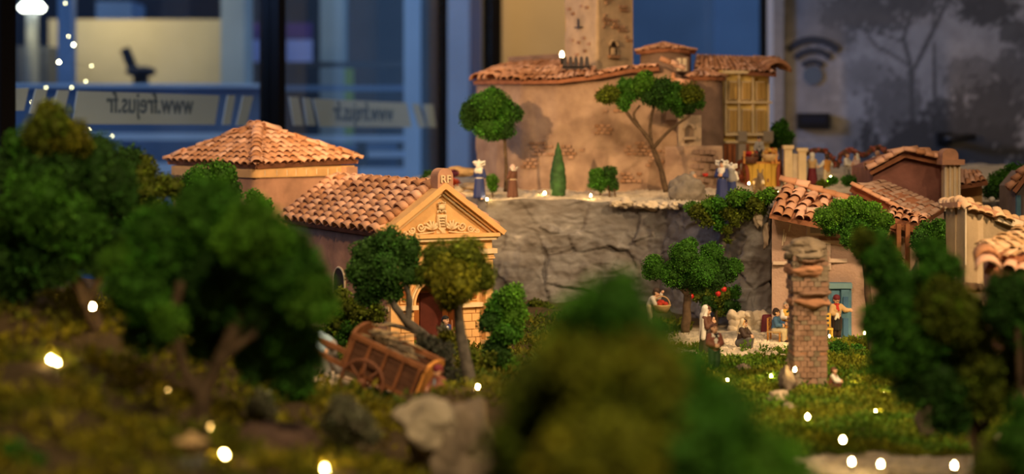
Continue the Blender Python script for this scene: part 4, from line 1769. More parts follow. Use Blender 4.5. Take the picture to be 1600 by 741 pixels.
# arched window on the side wall
yw = .23
g = G()
pts = [(.0125, yw + .026 * math.cos(PI * k / 12), .100 + .022 * math.sin(PI * k / 12)) for k in range(13)]
pts = [(.0125, yw + .026, .06)] + pts + [(.0125, yw - .026, .06)]
win = g.tube(pts, .0022, 6).build('side_window_trim', STONE_W, t, True, local=True)
g = G()
g.prism([(yw - .025, .06), (yw + .025, .06)] + [(yw + .025 * math.cos(PI * k / 10), .100 + .021 * math.sin(PI * k / 10)) for k in range(11)], 'x', .0115, .0135)
g.build('side_window_pane', mat('dark_opening', (.03, .018, .012), .9, 0), t, local=True)

# ------------------------------------------------------------------ the old castle on the terrace
CAST = mat('castle_plaster', (.225, .145, .105), .9, .3, 22, .7, 110, col2=(.42, .295, .21), detail=8)
nt = CAST.node_tree
CAST_D = mat('castle_plaster_dark', (.22, .145, .11), .9, .25, 24, .5, 110)
TOWER = mat('tower_plaster', (.46, .34, .22), .9, .2, 26, .6, 110)
BRICK = mat('castle_brick', (.34, .20, .125), .9, .25, 60, .4, 200, rnd=.2)
SHUT = mat('yellow_shutter', (.50, .32, .10), .8, .1)
YEL = mat('yellow_render', (.95, .70, .24), .85, .1, 30, .2, 150)
YEL_L = mat('cream_trim', (.72, .58, .36), .85, .1)
DARK = mat('dark_opening', (.03, .018, .012), .9, 0)
D0 = 3.6
FW = [(745, 3.82, 122), (775, 3.72, 121), (815, 3.645, 121), (870, 3.60, 120), (930, 3.58, 113), (985, 3.59, 103), (1030, 3.60, 100), (1062, 3.58, 118)]
t = thing('castle', 'big old plastered castle with a rounded wall and a tiled roof on the cliff', 'building', (.1, 3.7, 1.37))
pts = [((px - 800) / F * D, D, 1.355, zpy(py + 2, D)) for px, D, py in FW]
ribbon('curved_wall', pts, CAST, t, th=.03, amp=.004, seg=12, rows=30, seed=9)
ribbon('end_wall', [((745 - 800) / F * 3.82 + .05, 4.2, 1.355, zpy(122, 3.82)), (pts[0][0], pts[0][1], 1.355, pts[0][3])], CAST, t, seed=10, seg=6, rows=8)
# patches of bare masonry: each stone stands a little proud
for (px, py, n, m) in ((848, 235, 4, 4), (897, 240, 4, 4), (945, 205, 3, 3), (962, 170, 4, 3), (830, 258, 3, 3), (1000, 235, 5, 4), (1030, 250, 4, 5), (990, 280, 4, 3), (950, 150, 4, 3)):
    for i in range(n):
        for j in range(m):
            if random.random() < .3:
                continue
            x, y = px + (i - n / 2) * 8.6 + (j % 2) * 4, py + (j - m / 2) * 5.6
            for k in range(len(FW) - 1):
                if FW[k][0] <= x < FW[k + 1][0]:
                    f = (x - FW[k][0]) / (FW[k + 1][0] - FW[k][0])
                    D = FW[k][1] + (FW[k + 1][1] - FW[k][1]) * f
                    dd = Vector((FW[k + 1][1] - FW[k][1], 0, 0))
                    p = P(x, y, D)
                    a1 = math.atan2(FW[k + 1][1] - FW[k][1], (FW[k + 1][0] - FW[k][0]) / F * 3.6)
                    G().box((p.x, p.y - .0015, p.z), (.0105 * random.uniform(.8, 1), .006, .0062 * random.uniform(.8, 1)), Matrix.Rotation(a1, 3, 'Z')).build('stone', BRICK, t)
# roof: eave following the curved wall, rising to the tower
RT = [(800, 99, 3.98), (820, 97, 3.95), (850, 95, 3.9), (885, 94, 3.85), (930, 97, 3.8), (985, 92, 3.75), (1030, 88, 3.7)]
for k in range(len(FW) - 2):
    a, b = P(FW[k][0] - (6 if k == 0 else 0), FW[k][2] + 5, FW[k][1] - .02), P(FW[k + 1][0], FW[k + 1][2] + 5, FW[k + 1][1] - .02)
    c, d = P(RT[k + 1][0], RT[k + 1][1], RT[k + 1][2]), P(RT[k][0], RT[k][1], RT[k][2])
    n = max(3, round((FW[k + 1][0] - FW[k][0]) / 9))
    if k < 4:
        tile_quad(t, a, b, c, d, n, 6 if k < 3 else 4, wk=.95)
    else:
        tile_quad(t, a, b, a.lerp(d, .35), b.lerp(c, .35), n, 2, wk=1.05)
G().bar(P(800, 99, 3.98), P(885, 94, 3.88), .03, .03).build('ridge_mortar', CAST_D, t)
g = G()
g.bar(P(1036, 96, 3.56), P(1062, 108, 3.55), .018, .018)
for k in range(3):
    a = P(1030 + k * 11, 94 + k * 4.5, 3.57)
    place_tile(t, a, (0, 1, 0), P(1043 + k * 11, 99 + k * 4.5, 3.57) - a, .03, .024, TILES, False)
# railing of black spikes on the roof below the tower
for k in range(5):
    x = 883 + k * 8.5
    G().prism([(-.006, 0), (.006, 0), (.0035, .022), (0, .026), (-.0035, .022)], 'y', -.002, .002).build('roof_spike', mat('dark_metal', (.05, .045, .05), .6, 0), t, M=Matrix.Translation(P(x, 106, 3.66)))
G().bar(P(878, 106, 3.66), P(922, 106, 3.66), .004, .006).build('spike_rail', mat('dark_metal', (.05, .045, .05), .6, 0), t)

# tower: square, corner towards us
t = thing('castle_tower', 'tall square stone tower rising out of the castle roof', 'tower', P(932, 100, 3.8))
C0 = P(933, 0, 3.70)
Lx = P(883, 0, 3.82)
Rx = P(989, 0, 3.77)
Bx = Lx + Rx - C0
zt, zb = 1.905, 1.50
ribbon('wall', [(*Lx.xy, zb, zt), (*C0.xy, zb, zt), (*Rx.xy, zb, zt)], TOWER, t, seg=14, rows=40, amp=.0025, seed=12)
ribbon('rear_wall', [(*Rx.xy, zb, zt), (*Bx.xy, zb, zt), (*Lx.xy, zb, zt)], TOWER, t, seg=4, rows=4, seed=13)
G().add([(*q.xy, zt - .002) for q in (Lx, C0, Rx, Bx)], [(0, 1, 2, 3)]).build('tower_top', TOWER, t)
er = (Rx - C0).normalized()
el = (Lx - C0).normalized()
for (px, py, n, m) in ((955, 40, 5, 3), (975, 15, 3, 2), (952, 5, 3, 2), (972, 47, 3, 2), (980, 62, 3, 2), (938, 78, 3, 3), (945, 30, 2, 2)):
    for i in range(n):
        for j in range(m):
            if random.random() < .25:
                continue
            x = px + (i - n / 2) * 5.0 + (j % 2) * 2.5
            f = (x - 933) / (989 - 933)
            p = C0 + (Rx - C0) * f
            p.z = zpy(py + (j - m / 2) * 5.5, 3.73)
            if 0 < f < 1:
                G().box((p.x, p.y, p.z), (.006, .007, .0055), Matrix.Rotation(math.atan2(er.y, er.x), 3, 'Z')).build('stone', BRICK, t)
for (px, py) in ((890, 12), (896, 20), (910, 10), (918, 13), (895, 62), (905, 66), (913, 60), (921, 70), (902, 85), (915, 80)):
    f = (933 - px) / 50
    p = C0 + (Lx - C0) * f
    p.z = zpy(py, 3.76)
    G().box((p.x, p.y, p.z), (.012, .007, .006), Matrix.Rotation(math.atan2(-el.y, -el.x), 3, 'Z')).build('stone', BRICK, t)
p = C0 + (Rx - C0) * .42
p.z = zpy(72, 3.73)
Rr = Matrix.Rotation(math.atan2(er.y, er.x), 4, 'Z')
Mw = Matrix.Translation(p) @ Rr
g = G()
g.prism([(-.009, -.02), (.009, -.02), (.009, .0)] + [(.009 * math.cos(PI * k / 8), .009 * math.sin(PI * k / 8)) for k in range(1, 8)] + [(-.009, 0)], 'y', -.0045, .01)
g.build('window_recess', DARK, t, M=Mw)
G().tube([(.012 * math.cos(PI * k / 10), -.005, .012 * math.sin(PI * k / 10)) for k in range(11)], .003, 6).build('window_hood', TOWER, t, True, M=Mw)
G().box((0, -.006, -.024), (.03, .01, .007)).build('window_sill', BRICK, t, M=Mw)
G().box((-.004, -.006, -.012), (.009, .006, .015)).build('window_blocking', TOWER, t, M=Mw)
p = C0 + (Lx - C0) * .5
p.z = zpy(43, 3.76)
Ml = Matrix.Translation(p) @ Matrix.Rotation(math.atan2(-el.y, -el.x), 4, 'Z')
G().box((0, -.006, 0), (.02, .012, .003)).bar((-.004, -.005, .002), (-.004, -.005, .02), .003, .003).build('sundial', mat('dark_metal', (.05, .045, .05), .6, 0), t, M=Ml)

# turret with a little conical roof
t = thing('turret', 'low round turret with a conical tile roof between tower and yellow house', 'turret', P(1040, 125, 3.75))
c = P(1040, 82, 3.78)
g = G()
g.lathe([(.058, 1.5), (.058, c.z)], (c.x, c.y, 0), 20)
g.build('wall', CAST_D, t, True)
rim = []
ap = P(1037, 66, 3.78)
for k in range(9):
    a = PI + PI * k / 8
    rim.append(Vector((c.x + .070 * math.cos(a), c.y + .066 * math.sin(a), c.z + .004 + .002 * math.sin(a * 3))))
for k in range(8):
    tile_quad(t, rim[k], rim[k + 1], ap + Vector((.004, 0, 0)), ap - Vector((.004, 0, 0)), 3, 3, wk=.95)
w = P(1064, 101, 3.715)
G().box(w, (.034, .012, .034)).build('dormer', CAST_D, t)
G().box((w.x - .005, w.y - .008, w.z), (.009, .004, .028)).build('shutter', STONE_W, t)
G().box((w.x + .007, w.y - .008, w.z), (.009, .004, .028)).build('shutter', STONE_W, t)

# round tower house, small peaked chapel and terrace wall on the right of the castle
t = thing('round_house', 'dark round house with a fringed tile roof left of the yellow house', 'house', P(1103, 300, 3.62))
c = P(1103, 122, 3.66)
g = G()
g.lathe([(.040, 1.36), (.039, 1.5), (.037, c.z)], (c.x, c.y, 0), 18)
g.build('wall', CAST_D, t, True)
rim = []
for k in range(9):
    a = PI + PI * k / 8
    rim.append(Vector((c.x + .046 * math.cos(a), c.y + .046 * math.sin(a), c.z + .001)))
ap = P(1098, 106, 3.68)
for k in range(8):
    tile_quad(t, rim[k], rim[k + 1], ap + Vector((.01, 0, 0)), ap - Vector((.01, 0, 0)), 2, 2, wk=.95)
t = thing('chapel', 'small stone chapel front with a round-headed niche beside the umbrella pine', 'chapel', P(1078, 230, 3.52))
a, b = P(1060, 180, 3.53), P(1096, 232, 3.53)
G().box(((a.x + b.x) / 2, 3.545, (a.z + b.z) / 2), (b.x - a.x, .03, a.z - b.z)).build('front_wall', mat('chapel_stone', (.38, .29, .21), .9, .15, 40, .4, 150), t)
cw = P(1077, 202, 3.525)
g = G()
g.tube([(cw.x + .010 * math.cos(PI * k / 10), 3.525, cw.z + .010 * math.sin(PI * k / 10)) for k in range(11)], .0028, 6)
g.build('niche_arch', mat('chapel_stone', (.38, .29, .21), .9, .15, 40, .4, 150), t, True)
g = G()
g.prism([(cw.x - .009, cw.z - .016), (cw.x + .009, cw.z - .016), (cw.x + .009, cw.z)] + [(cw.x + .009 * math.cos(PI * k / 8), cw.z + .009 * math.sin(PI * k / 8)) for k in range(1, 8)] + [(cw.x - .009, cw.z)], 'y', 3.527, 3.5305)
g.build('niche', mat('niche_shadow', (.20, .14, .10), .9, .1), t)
G().box((cw.x, 3.522, cw.z - .019), (.026, .016, .006)).build('niche_sill', mat('chapel_stone', (.38, .29, .21), .9, .15, 40, .4, 150), t)
rp_ = P(1052, 124, 3.57)
tile_quad(t, P(1040, 136, 3.55), P(1075, 140, 3.55), rp_ + Vector((.004, 0.0, 0)), rp_ - Vector((.004, 0, 0)), 4, 3, wk=.95)
tile_quad(t, P(1075, 140, 3.55), P(1080, 136, 3.62), rp_ + Vector((.004, 0.01, 0)), rp_, 2, 3, wk=.95)
G().lathe([(.004, 0), (.006, .004), (.003, .008), (.005, .012), (0, .016)], rp_, 10).build('finial', TERRA, t, True)
G().box((P(1057, 160, 3.575).x, 3.595, P(1057, 160, 3.575).z - .0), (.045, .03, .075)).build('back_wall', CAST_D, t)
t = thing('terrace_wall', 'rough brown masonry wall below the chapel, behind the kneeling friar', 'wall', P(1085, 300, 3.52))
a, b = P(1040, 228, 3.515), P(1130, 312, 3.515)
ribbon('wall_face', [(a.x, 3.53, 1.35, a.z - .002), (P(1075, 0, 3.51).x, 3.51, 1.35, a.z), (b.x, 3.53, 1.35, a.z)], CAST, t, th=.04, amp=.003, seg=10, rows=14, seed=21)
for j in range(6):
    for i in range(6):
        if random.random() < .35:
            continue
        p = P(1078 + i * 9 + (j % 2) * 4, 238 + j * 11, 3.515)
        G().box((p.x, p.y + .0015, p.z), (.011, .010, .0075 + .004 * random.random())).build('stone', CAST_D, t)

# the yellow house
t = thing('yellow_house', 'tall yellow house front with six shuttered windows on the terrace', 'house', P(1168, 300, 3.7))
a, b = P(1127, 108, 3.68), P(1206, 300, 3.72)
dirx = Vector((b.x - a.x, .03, 0)).normalized()
Ry = Matrix.Rotation(math.atan2(dirx.y, dirx.x), 3, 'Z')
mid = Vector(((a.x + b.x) / 2, 3.70, 0))
wY = b.x - a.x
zY0, zY1 = 1.37, a.z + .0


def yb_(name, px, py, w, h, d, m, pr=0.0):
    f = (px - 1166.5) / (1206 - 1127) * wY
    p = mid + dirx * f - Vector((dirx.y, -dirx.x, 0)) * -pr
    return G().box((p.x, p.y, zpy(py, 3.7)), (S(w, 3.7), d, S(h, 3.7)), Ry).build(name, m, t)


yb_('front_wall', 1167, 210, 78, 200, .03, YEL, -.02)
yb_('right_wall', 1200, 205, 10, 190, .10, YEL_L, -.07)
for r_ in (142, 189):
    for c_ in (1143, 1164, 1187):
        hh = 26 if r_ == 142 else 33
        yb_('window_frame', c_, r_, 13.5, hh + 4, .008, YEL_L, 0.003)
        yb_('shutter', c_ - 3, r_, 5.6, hh, .006, SHUT, .007)
        yb_('shutter', c_ + 3, r_, 5.6, hh, .006, SHUT, .007)
for py, w, h, d in ((113, 82, 5, .014), (160, 79, 3, .007), (210, 80, 4, .014), (222, 79, 3, .01)):
    yb_('cornice', 1167, py, w, h, d, YEL_L, .006)
for px in (1132, 1153, 1175, 1200):
    yb_('pilaster_strip', px, 160, 3, 94, .006, YEL_L, .003)
yb_('red_ground_floor', 1148, 252, 42, 54, .012, mat('rust_boards', (.30, .10, .035), .8, .25, 60), .004)
for px in (1133, 1141, 1155):
    yb_('board_batten', px, 252, 2, 52, .004, mat('dark_batten', (.13, .05, .025), .8, 0), .011)
yb_('corbel', 1156, 213, 14, 16, .016, mat('grey_corbel', (.32, .27, .21), .9, .1), .008)
yb_('corbel', 1197, 213, 16, 16, .016, mat('grey_corbel', (.32, .27, .21), .9, .1), .008)
yb_('grey_column', 1152, 250, 12, 50, .02, mat('grey_corbel', (.32, .27, .21), .9, .1), .018)
tile_quad(t, P(1084, 107, 3.74), P(1213, 115, 3.66), P(1180, 90, 3.88), P(1088, 86, 3.84), 15, 6, wk=.95)
tile_quad(t, P(1213, 115, 3.66), P(1213, 106, 3.9), P(1180, 90, 3.9), P(1180, 90, 3.88), 4, 5, wk=.95)

# ------------------------------------------------------------------ houses on the right
HA = mat('pink_stucco', (.47, .32, .25), .9, .12, 30, .7, 260)
HA_T = mat('cream_moulding', (.62, .48, .38), .85, .1, 40, .2)
BLUE_D = mat('blue_door', (.10, .23, .33), .6, .2, 60)
t = thing('village_house', 'pink stuccoed village house with a blue door behind the ruined pier', 'house', P(1290, 535, 2.9))
fa = [(1206, 2.885), (1420, 2.84)]
fl = [Vector(((px - 800) / F * D, D, 0)) for px, D in fa]
ribbon('front_wall', [(*fl[0].xy, 1.14, zpy(327, 2.885)), (*fl[1].xy, 1.14, zpy(372, 2.84))], HA, t, th=.03, amp=.0016, seg=40, rows=40, seed=31)
ribbon('side_wall', [(fl[0].x + .042, 3.12, 1.14, zpy(300, 3.12)), (fl[0].x, 2.886, 1.14, zpy(329, 2.885))], HA, t, th=.02, amp=.0016, seg=10, rows=20, seed=32)


def hw(name, px, py, w, h, d, m, pr=0.0, parent=None):
    f = (px - 1206) / 214
    D = 2.885 - .045 * f
    p = P(px, py, D)
    o = G().box((p.x, p.y - d / 2 - pr + .0015, p.z), (S(w, D), d, S(h, D))).build(name, m, parent or t)
    return o


hw('string_course', 1236, 411, 58, 5, .006, HA_T)
hw('string_course', 1308, 407, 30, 6, .006, HA_T)
hw('pipe_chase', 1294, 395, 6, 46, .006, HA_T)
hw('lower_pipe', 1294, 416, 7, 10, .008, HA_T)
hw('window_surround', 1277, 346, 34, 44, .007, HA_T)
hw('window_shutter', 1277, 347, 24, 34, .005, mat('grey_shutter', (.30, .27, .24), .8, .1), .003)
hw('cornice', 1300, 378, 50, 5, .007, HA_T)
for x, y, h in ((1225, 358, 26), (1228, 364, 14), (1244, 372, 26), (1235, 350, 12)):
    p = P(x, y, 2.88)
    G().bar((p.x, p.y - .001, p.z), (p.x - .003, p.y - .001, p.z - S(h, 2.88)), .0025, .002).build('plaster_drip', STONE_W, t)
fr = hw('door_frame', 1311, 487, 36, 92, .010, BLUE_D)
hw('door_head', 1311, 446, 36, 8, .016, mat('pale_blue_door', (.20, .36, .42), .6, .1))
for x in (1303, 1319):
    hw('door_leaf', x, 492, 13, 80, .013, BLUE_D)
    hw('door_panel', x, 475, 8, 24, .016, mat('deep_blue_panel', (.06, .16, .30), .6, .1))
    hw('door_panel', x, 510, 8, 28, .016, mat('deep_blue_panel', (.06, .16, .30), .6, .1))
hw('left_door', 1243, 497, 12, 74, .008, BLUE_D)
# roof: tiles falling towards us and to the left
A, B = P(1203, 334, 2.83), P(1385, 372, 2.80)
C, Dd = P(1445, 350, 3.0), P(1224, 288, 3.06)
tile_quad(t, A, B, C, Dd, 11, 5, wk=.93, overlap=1.4)
ridge_row(t, Dd + Vector((-.004, 0, .006)), C, 11, .030)
tile_quad(t, P(1385, 338, 2.82), P(1446, 352, 2.78), P(1452, 338, 2.95), P(1390, 322, 2.98), 5, 3, wk=.93)
for px, D in ((1404, 2.80), (1418, 2.79), (1397, 2.84)):
    a, b = P(px, 350, D), P(px, 420, D)
    G().box((a.x, D, (a.z + b.z) / 2), (.007, .007, a.z - b.z)).build('post', WOOD, t)
G().bar(P(1388, 352, 2.81), P(1446, 362, 2.79), .007, .008).build('eave_beam', WOOD, t)
G().box((P(1395, 385, 2.83).x, 2.86, P(1395, 385, 2.83).z - .05), (.045, .02, .17)).build('annex_wall', mat('yellow_grey_plaster', (.45, .36, .22), .9, .1, 30, .3), t)

# long low roof behind it
t = thing('long_shed', 'long shed with a faded flat-tiled roof behind the village house', 'shed', P(1400, 330, 3.05))
A, B, C, Dd = P(1440, 350, 2.98), P(1478, 325, 3.02), P(1376, 281, 3.14), P(1329, 287, 3.10)
A, B, C, Dd = P(1331, 290, 3.02), P(1441, 347, 2.97), P(1478, 324, 3.06), P(1378, 281, 3.12)
FADED = mat('faded_tile', (.40, .25, .18), .9, .2, 60, .4, 200, rnd=.2)
tile_quad(t, A, B, C, Dd, 12, 5, tiles=tileset(FADED, 'f'), wk=1.02, h=.42, thick=.012)
ridge_row(t, A + Vector((0, -.004, .001)), B + Vector((0, -.004, .001)), 8, .022, h=.8)
for p, q in ((A, B), (B, C)):
    G().bar((p.x, p.y + .02, p.z - .06), (q.x, q.y + .02, q.z - .06), .01, .10).build('wall', HA, t)

t = thing('red_house', 'dark red gabled house with a tall cream chimney at the right', 'house', P(1425, 310, 3.22))
RED = mat('dark_red_plaster', (.24, .105, .085), .9, .3, 26, .5, 150)
q = [P(1364, 330, 3.2), P(1364, 264, 3.2), P(1412, 243, 3.2), P(1482, 255, 3.2), P(1482, 330, 3.2)]
G().prism([(p.x, p.z) for p in q], 'y', 3.2, 3.40).build('gable_wall', RED, t)
tile_quad(t, P(1358, 268, 3.42), P(1358, 268, 3.185), P(1412, 240, 3.185), P(1412, 240, 3.42), 6, 3, wk=.95)
tile_quad(t, P(1486, 255, 3.185), P(1486, 257, 3.42), P(1412, 240, 3.42), P(1412, 239, 3.185), 6, 4, wk=.95)
ridge_row(t, P(1412, 236, 3.183), P(1358, 265, 3.183), 4, .026)
ridge_row(t, P(1412, 236, 3.183), P(1484, 252, 3.183), 5, .026)
t = thing('chimney', 'tall cream chimney with a rounded red cap beside the red house', 'chimney', P(1490, 320, 3.15))
a, b = P(1476, 256, 3.14), P(1501, 330, 3.14)
G().box(((a.x + b.x) / 2, 3.16, (a.z + b.z) / 2), (b.x - a.x - .006, .03, a.z - b.z)).build('shaft', OCHRE_L, t)
for k in range(4):
    x = a.x + .002 + (b.x - a.x - .004) * k / 3
    G().box((x, 3.143, (a.z + b.z) / 2), (.0035, .006, a.z - b.z)).build('shaft_rib', STONE_W, t)
G().box(((a.x + b.x) / 2, 3.155, a.z + .003), (b.x - a.x + .012, .045, .010)).build('shaft_collar', TERRA_WALL, t)
c = P(1483, 246, 3.15)
g = G()
g.prism([(c.x - .015, c.z - .008)] + [(c.x - .015 * math.cos(PI * k / 10), c.z + .004 + .013 * math.sin(PI * k / 10)) for k in range(11)] + [(c.x + .015, c.z - .008)], 'y', 3.14, 3.18)
g.build('rounded_cap', TERRA_WALL, t)
t = thing('orange_lean_to', 'small orange lean-to with a drooping tile roof right of the chimney', 'shed', P(1520, 320, 3.2))
a, b = P(1504, 282, 3.2), P(1537, 330, 3.2)
G().box(((a.x + b.x) / 2, 3.24, (a.z + b.z) / 2), (b.x - a.x, .06, a.z - b.z)).build('wall', OCHRE, t)
tile_quad(t, P(1499, 290, 3.16), P(1543, 283, 3.16), P(1530, 267, 3.25), P(1500, 266, 3.25), 5, 3, wk=.95)
t = thing('grey_cottage', 'small grey cottage with an orange gable edge at the far right', 'house', P(1594, 330, 3.1))
a, b = P(1586, 292, 3.1), P(1640, 345, 3.1)
G().prism([(a.x, b.z), (a.x, a.z), (P(1606, 268, 3.1).x, P(1606, 268, 3.1).z), (b.x, a.z), (b.x, b.z)], 'y', 3.1, 3.2).build('wall', mat('mauve_plaster', (.24, .19, .18), .9, .15), t)
tile_quad(t, P(1582, 298, 3.22), P(1582, 298, 3.08), P(1606, 266, 3.08), P(1606, 266, 3.22), 4, 3, wk=.95)
G().bar(P(1591, 305, 3.095), P(1591, 345, 3.095), .008, .008).build('door', BLUE_D, t)

# beige house with a broken tile edge
BEI = mat('beige_plaster', (.43, .32, .20), .9, .14, 24, .4, 140)
t = thing('beige_house', 'plain beige house with a ragged sloping tile edge', 'house', P(1540, 540, 2.5))
a, m_, b = P(1478, 322, 2.56), P(1508, 320, 2.49), P(1660, 372, 2.56)
ribbon('front_wall', [(a.x, 2.56, 1.10, a.z), (m_.x, 2.49, 1.10, m_.z), (b.x, 2.58, 1.10, b.z)], BEI, t, th=.03, amp=.0012, seg=24, rows=24, seed=41)
G().bar(m_ + Vector((0, -.003, -.004)), Vector((m_.x, 2.487, 1.3)), .0025, .002).build('corner_bead', STONE_W, t)
for k in range(17):
    f = k / 16
    p = (a + Vector((0, -.004, .002))).lerp(m_ + Vector((0, -.004, .003)), f * 3) if f < .33 else (m_ + Vector((0, -.004, .003))).lerp(b + Vector((0, -.004, .003)), (f - .33) / .67)
    d = Vector((1, .2, -.12)) if f >= .33 else Vector((1, -.8, 0))
    q = p + Vector((0, .02, .004 + .004 * random.random()))
    place_tile(t, q, d, Vector((random.uniform(-.2, .2), -1, -.35 - .3 * random.random())), .018 * random.uniform(.8, 1.3), .030, TILES_P, False, h=.7)
G().bar(a + Vector((0, .004, 0)), m_ + Vector((0, .006, 0)), .02, .008).build('mortar_bed', TERRA_WALL, t)
G().bar(m_ + Vector((0, .008, 0)), b + Vector((0, .008, 0)), .022, .010).build('mortar_bed', TERRA_WALL, t)
G().bar(P(1556, 339, 2.515), P(1594, 352, 2.53), .014, .012).build('mortar_lump', STONE_W, t)

# near roof at the right border
t = thing('near_house', 'house with big round eave tiles, nearest at the right border', 'house', P(1590, 700, 2.1))
ribbon('front_wall', [(P(1551, 0, 2.16).x, 2.20, 1.08, zpy(398, 2.16)), (P(1556, 0, 2.1).x, 2.12, 1.08, zpy(430, 2.12)), (P(1700, 0, 2.1).x, 2.12, 1.08, zpy(455, 2.12))], mat('rosy_plaster', (.36, .19, .15), .9, .2, 24, .4, 140), t, th=.02, seg=12, rows=20, seed=51)
A, B = P(1540, 418, 2.08), P(1700, 458, 2.08)
C, Dd = P(1700, 405, 2.25), P(1565, 380, 2.25)
tile_quad(t, A, B, C, Dd, 7, 3, wk=.98, h=1.1, overlap=1.3)
ridge_row(t, P(1538, 398, 2.10), P(1545, 425, 2.04), 2, .034, h=1.2)
tile_quad(t, P(1534, 386, 2.20), P(1545, 395, 2.12), P(1640, 378, 2.34), P(1615, 358, 2.42), 3, 7, tiles=TILES_P, wk=.95, h=.8)
tile_quad(t, P(1545, 395, 2.12), P(1610, 402, 2.12), P(1650, 372, 2.34), P(1590, 366, 2.36), 7, 4, tiles=TILES_P, wk=.95, h=.8)
t = thing('tile_capped_pier', 'low pier with a rolled tile cap in front of the beige house', 'pier', P(1523, 540, 2.3))
a, b = P(1517, 470, 2.3), P(1536, 560, 2.3)
G().box(((a.x + b.x) / 2, 2.315, (a.z + 1.1) / 2), (b.x - a.x, .02, a.z - 1.1)).build('shaft', mat('grey_pier', (.22, .20, .19), .9, .2), t)
for k in range(3):
    place_tile(t, P(1536 - k * 8, 455 - k, 2.32), (0, 1, 0), Vector((-1, 0, -.1)), .030, .016, TILES_P, False, h=1.0)

# ------------------------------------------------------------------ ruined pier of the aqueduct
t = thing('ruined_pier', 'ruined brick aqueduct pier standing in the moss', 'pier', ground_at(1266, 612))
pc = ground_at(1266, 612)
Dp = pc.y
PIER = mat('pier_brick', (.27, .165, .115), .95, .25, 70, .6, 220, rnd=.10)
PIER_G = mat('pier_mossy', (.21, .165, .115), .95, .3, 60, .6, 220, rnd=.10)
LEDGE = mat('pier_ledge', (.36, .18, .10), .95, .3, 50, .7, 160)
zb = pc.z - .012
z = zb
wP = S(49, Dp)
rg = random.Random(5)
G().box((pc.x, Dp + .022, (zb + zpy(392, Dp)) / 2), (wP * .93, wP * .93, zpy(392, Dp) - zb)).build('core', mat('pier_mortar', (.22, .135, .095), .95, .2, 60, .4), t)
row = 0
ztop = zpy(398, Dp)
while z < ztop:
    h = .0070 * rg.uniform(.8, 1.2)
    f = (z - zb) / (ztop - zb)
    w = wP * (1.06 - .05 * f + (.10 if f > .72 else 0))
    col = PIER_G if rg.random() < .30 + .5 * (f > .8) else PIER
    for side_ in range(3):        # front, left, right faces
        n = 5 if side_ == 0 else 2
        for k in range(n):
            off = .5 if row % 2 else 0
            u0 = max(0, (k - off + (0 if off == 0 else .0)) / n)
            u1 = min(1, (k + 1 - off) / n) if not (off and k == n - 1) else 1
            if u1 - u0 < .05:
                continue
            c_ = (u0 + u1) / 2 - .5
            L_b = (u1 - u0) * w - .0007
            pr = rg.uniform(-.001, .0016)
            if side_ == 0:
                o = G().box((pc.x + c_ * w, Dp + .022 - w / 2 - pr + .004, z + h / 2), (L_b, .010, h - .0005), Matrix.Rotation(rg.uniform(-.04, .04), 3, 'Y'), .97)
            else:
                sg = -1 if side_ == 1 else 1
                o = G().box((pc.x + sg * (w / 2 + pr - .004), Dp + .022 + c_ * w, z + h / 2), (.010, L_b, h - .0012), Matrix.Rotation(rg.uniform(-.04, .04), 3, 'X'), .95)
            o.build('brick', PIER_G if rg.random() < .25 + .5 * (f > .8) else PIER, t)
    z += h
    row += 1
for k, (py, w, h, m, sx) in enumerate(((473, 54, 17, LEDGE, 2), (459, 54, 10, PIER, 4), (423, 54, 21, LEDGE, -3), (407, 50, 12, PIER, 0), (398, 55, 24, PIER_G, -2), (387, 50, 18, PIER_G, -4))):
    rock_mesh('ledge' if m is LEDGE else 'broken_top', P(1266 + sx, py, Dp) + Vector((0, .022, 0)), (S(w, Dp) * .60, .034, S(h, Dp) * .72), 60 + k, m, t, n=12, rough=.30 if m is PIER_G else .15, cuts=3 if m is PIER_G else 0)
for py in (597, 553):
    G().box((pc.x, Dp + .022, zpy(py, Dp)), (wP * 1.09, wP * 1.06, .003)).build('mortar_band', LEDGE, t)
G().box((pc.x - .006, Dp + .022 - wP / 2 - .0035, zpy(603, Dp)), (.004, .002, .004)).build('putlog_hole', DARK, t)
for k, (px, py, w, h, nm, lab) in enumerate(((1231, 618, 26, 44, 'standing_stone', 'upright dark stone leaning at the left foot of the ruined pier'), (1244, 575, 26, 20, 'stone', 'brown stone stuck behind the left side of the ruined pier'),
                                             (1219, 634, 30, 22, 'stone', 'pale stone at the edge of the big blurred bush'), (1237, 648, 24, 18, 'stone', 'second pale stone lower at the edge of the big blurred bush'),
                                             (1162, 583, 22, 12, 'stone', 'flat grey stone in the moss left of the pier'), (1455, 690, 36, 60, 'stone', 'grey-mauve stone beneath the dark tree on the right'))):
    g0 = ground_at(px, py)
    o = rock_mesh(nm, g0 + Vector((0, .01, S(h, g0.y) * .35)), (S(w, g0.y) * .55, .014, S(h, g0.y) * .6), 80 + k, ROCK_D if k < 2 else ROCK_P if k in (2, 3) else ROCK_D, n=10, rough=.3)
    tag(o, lab, 'stone')
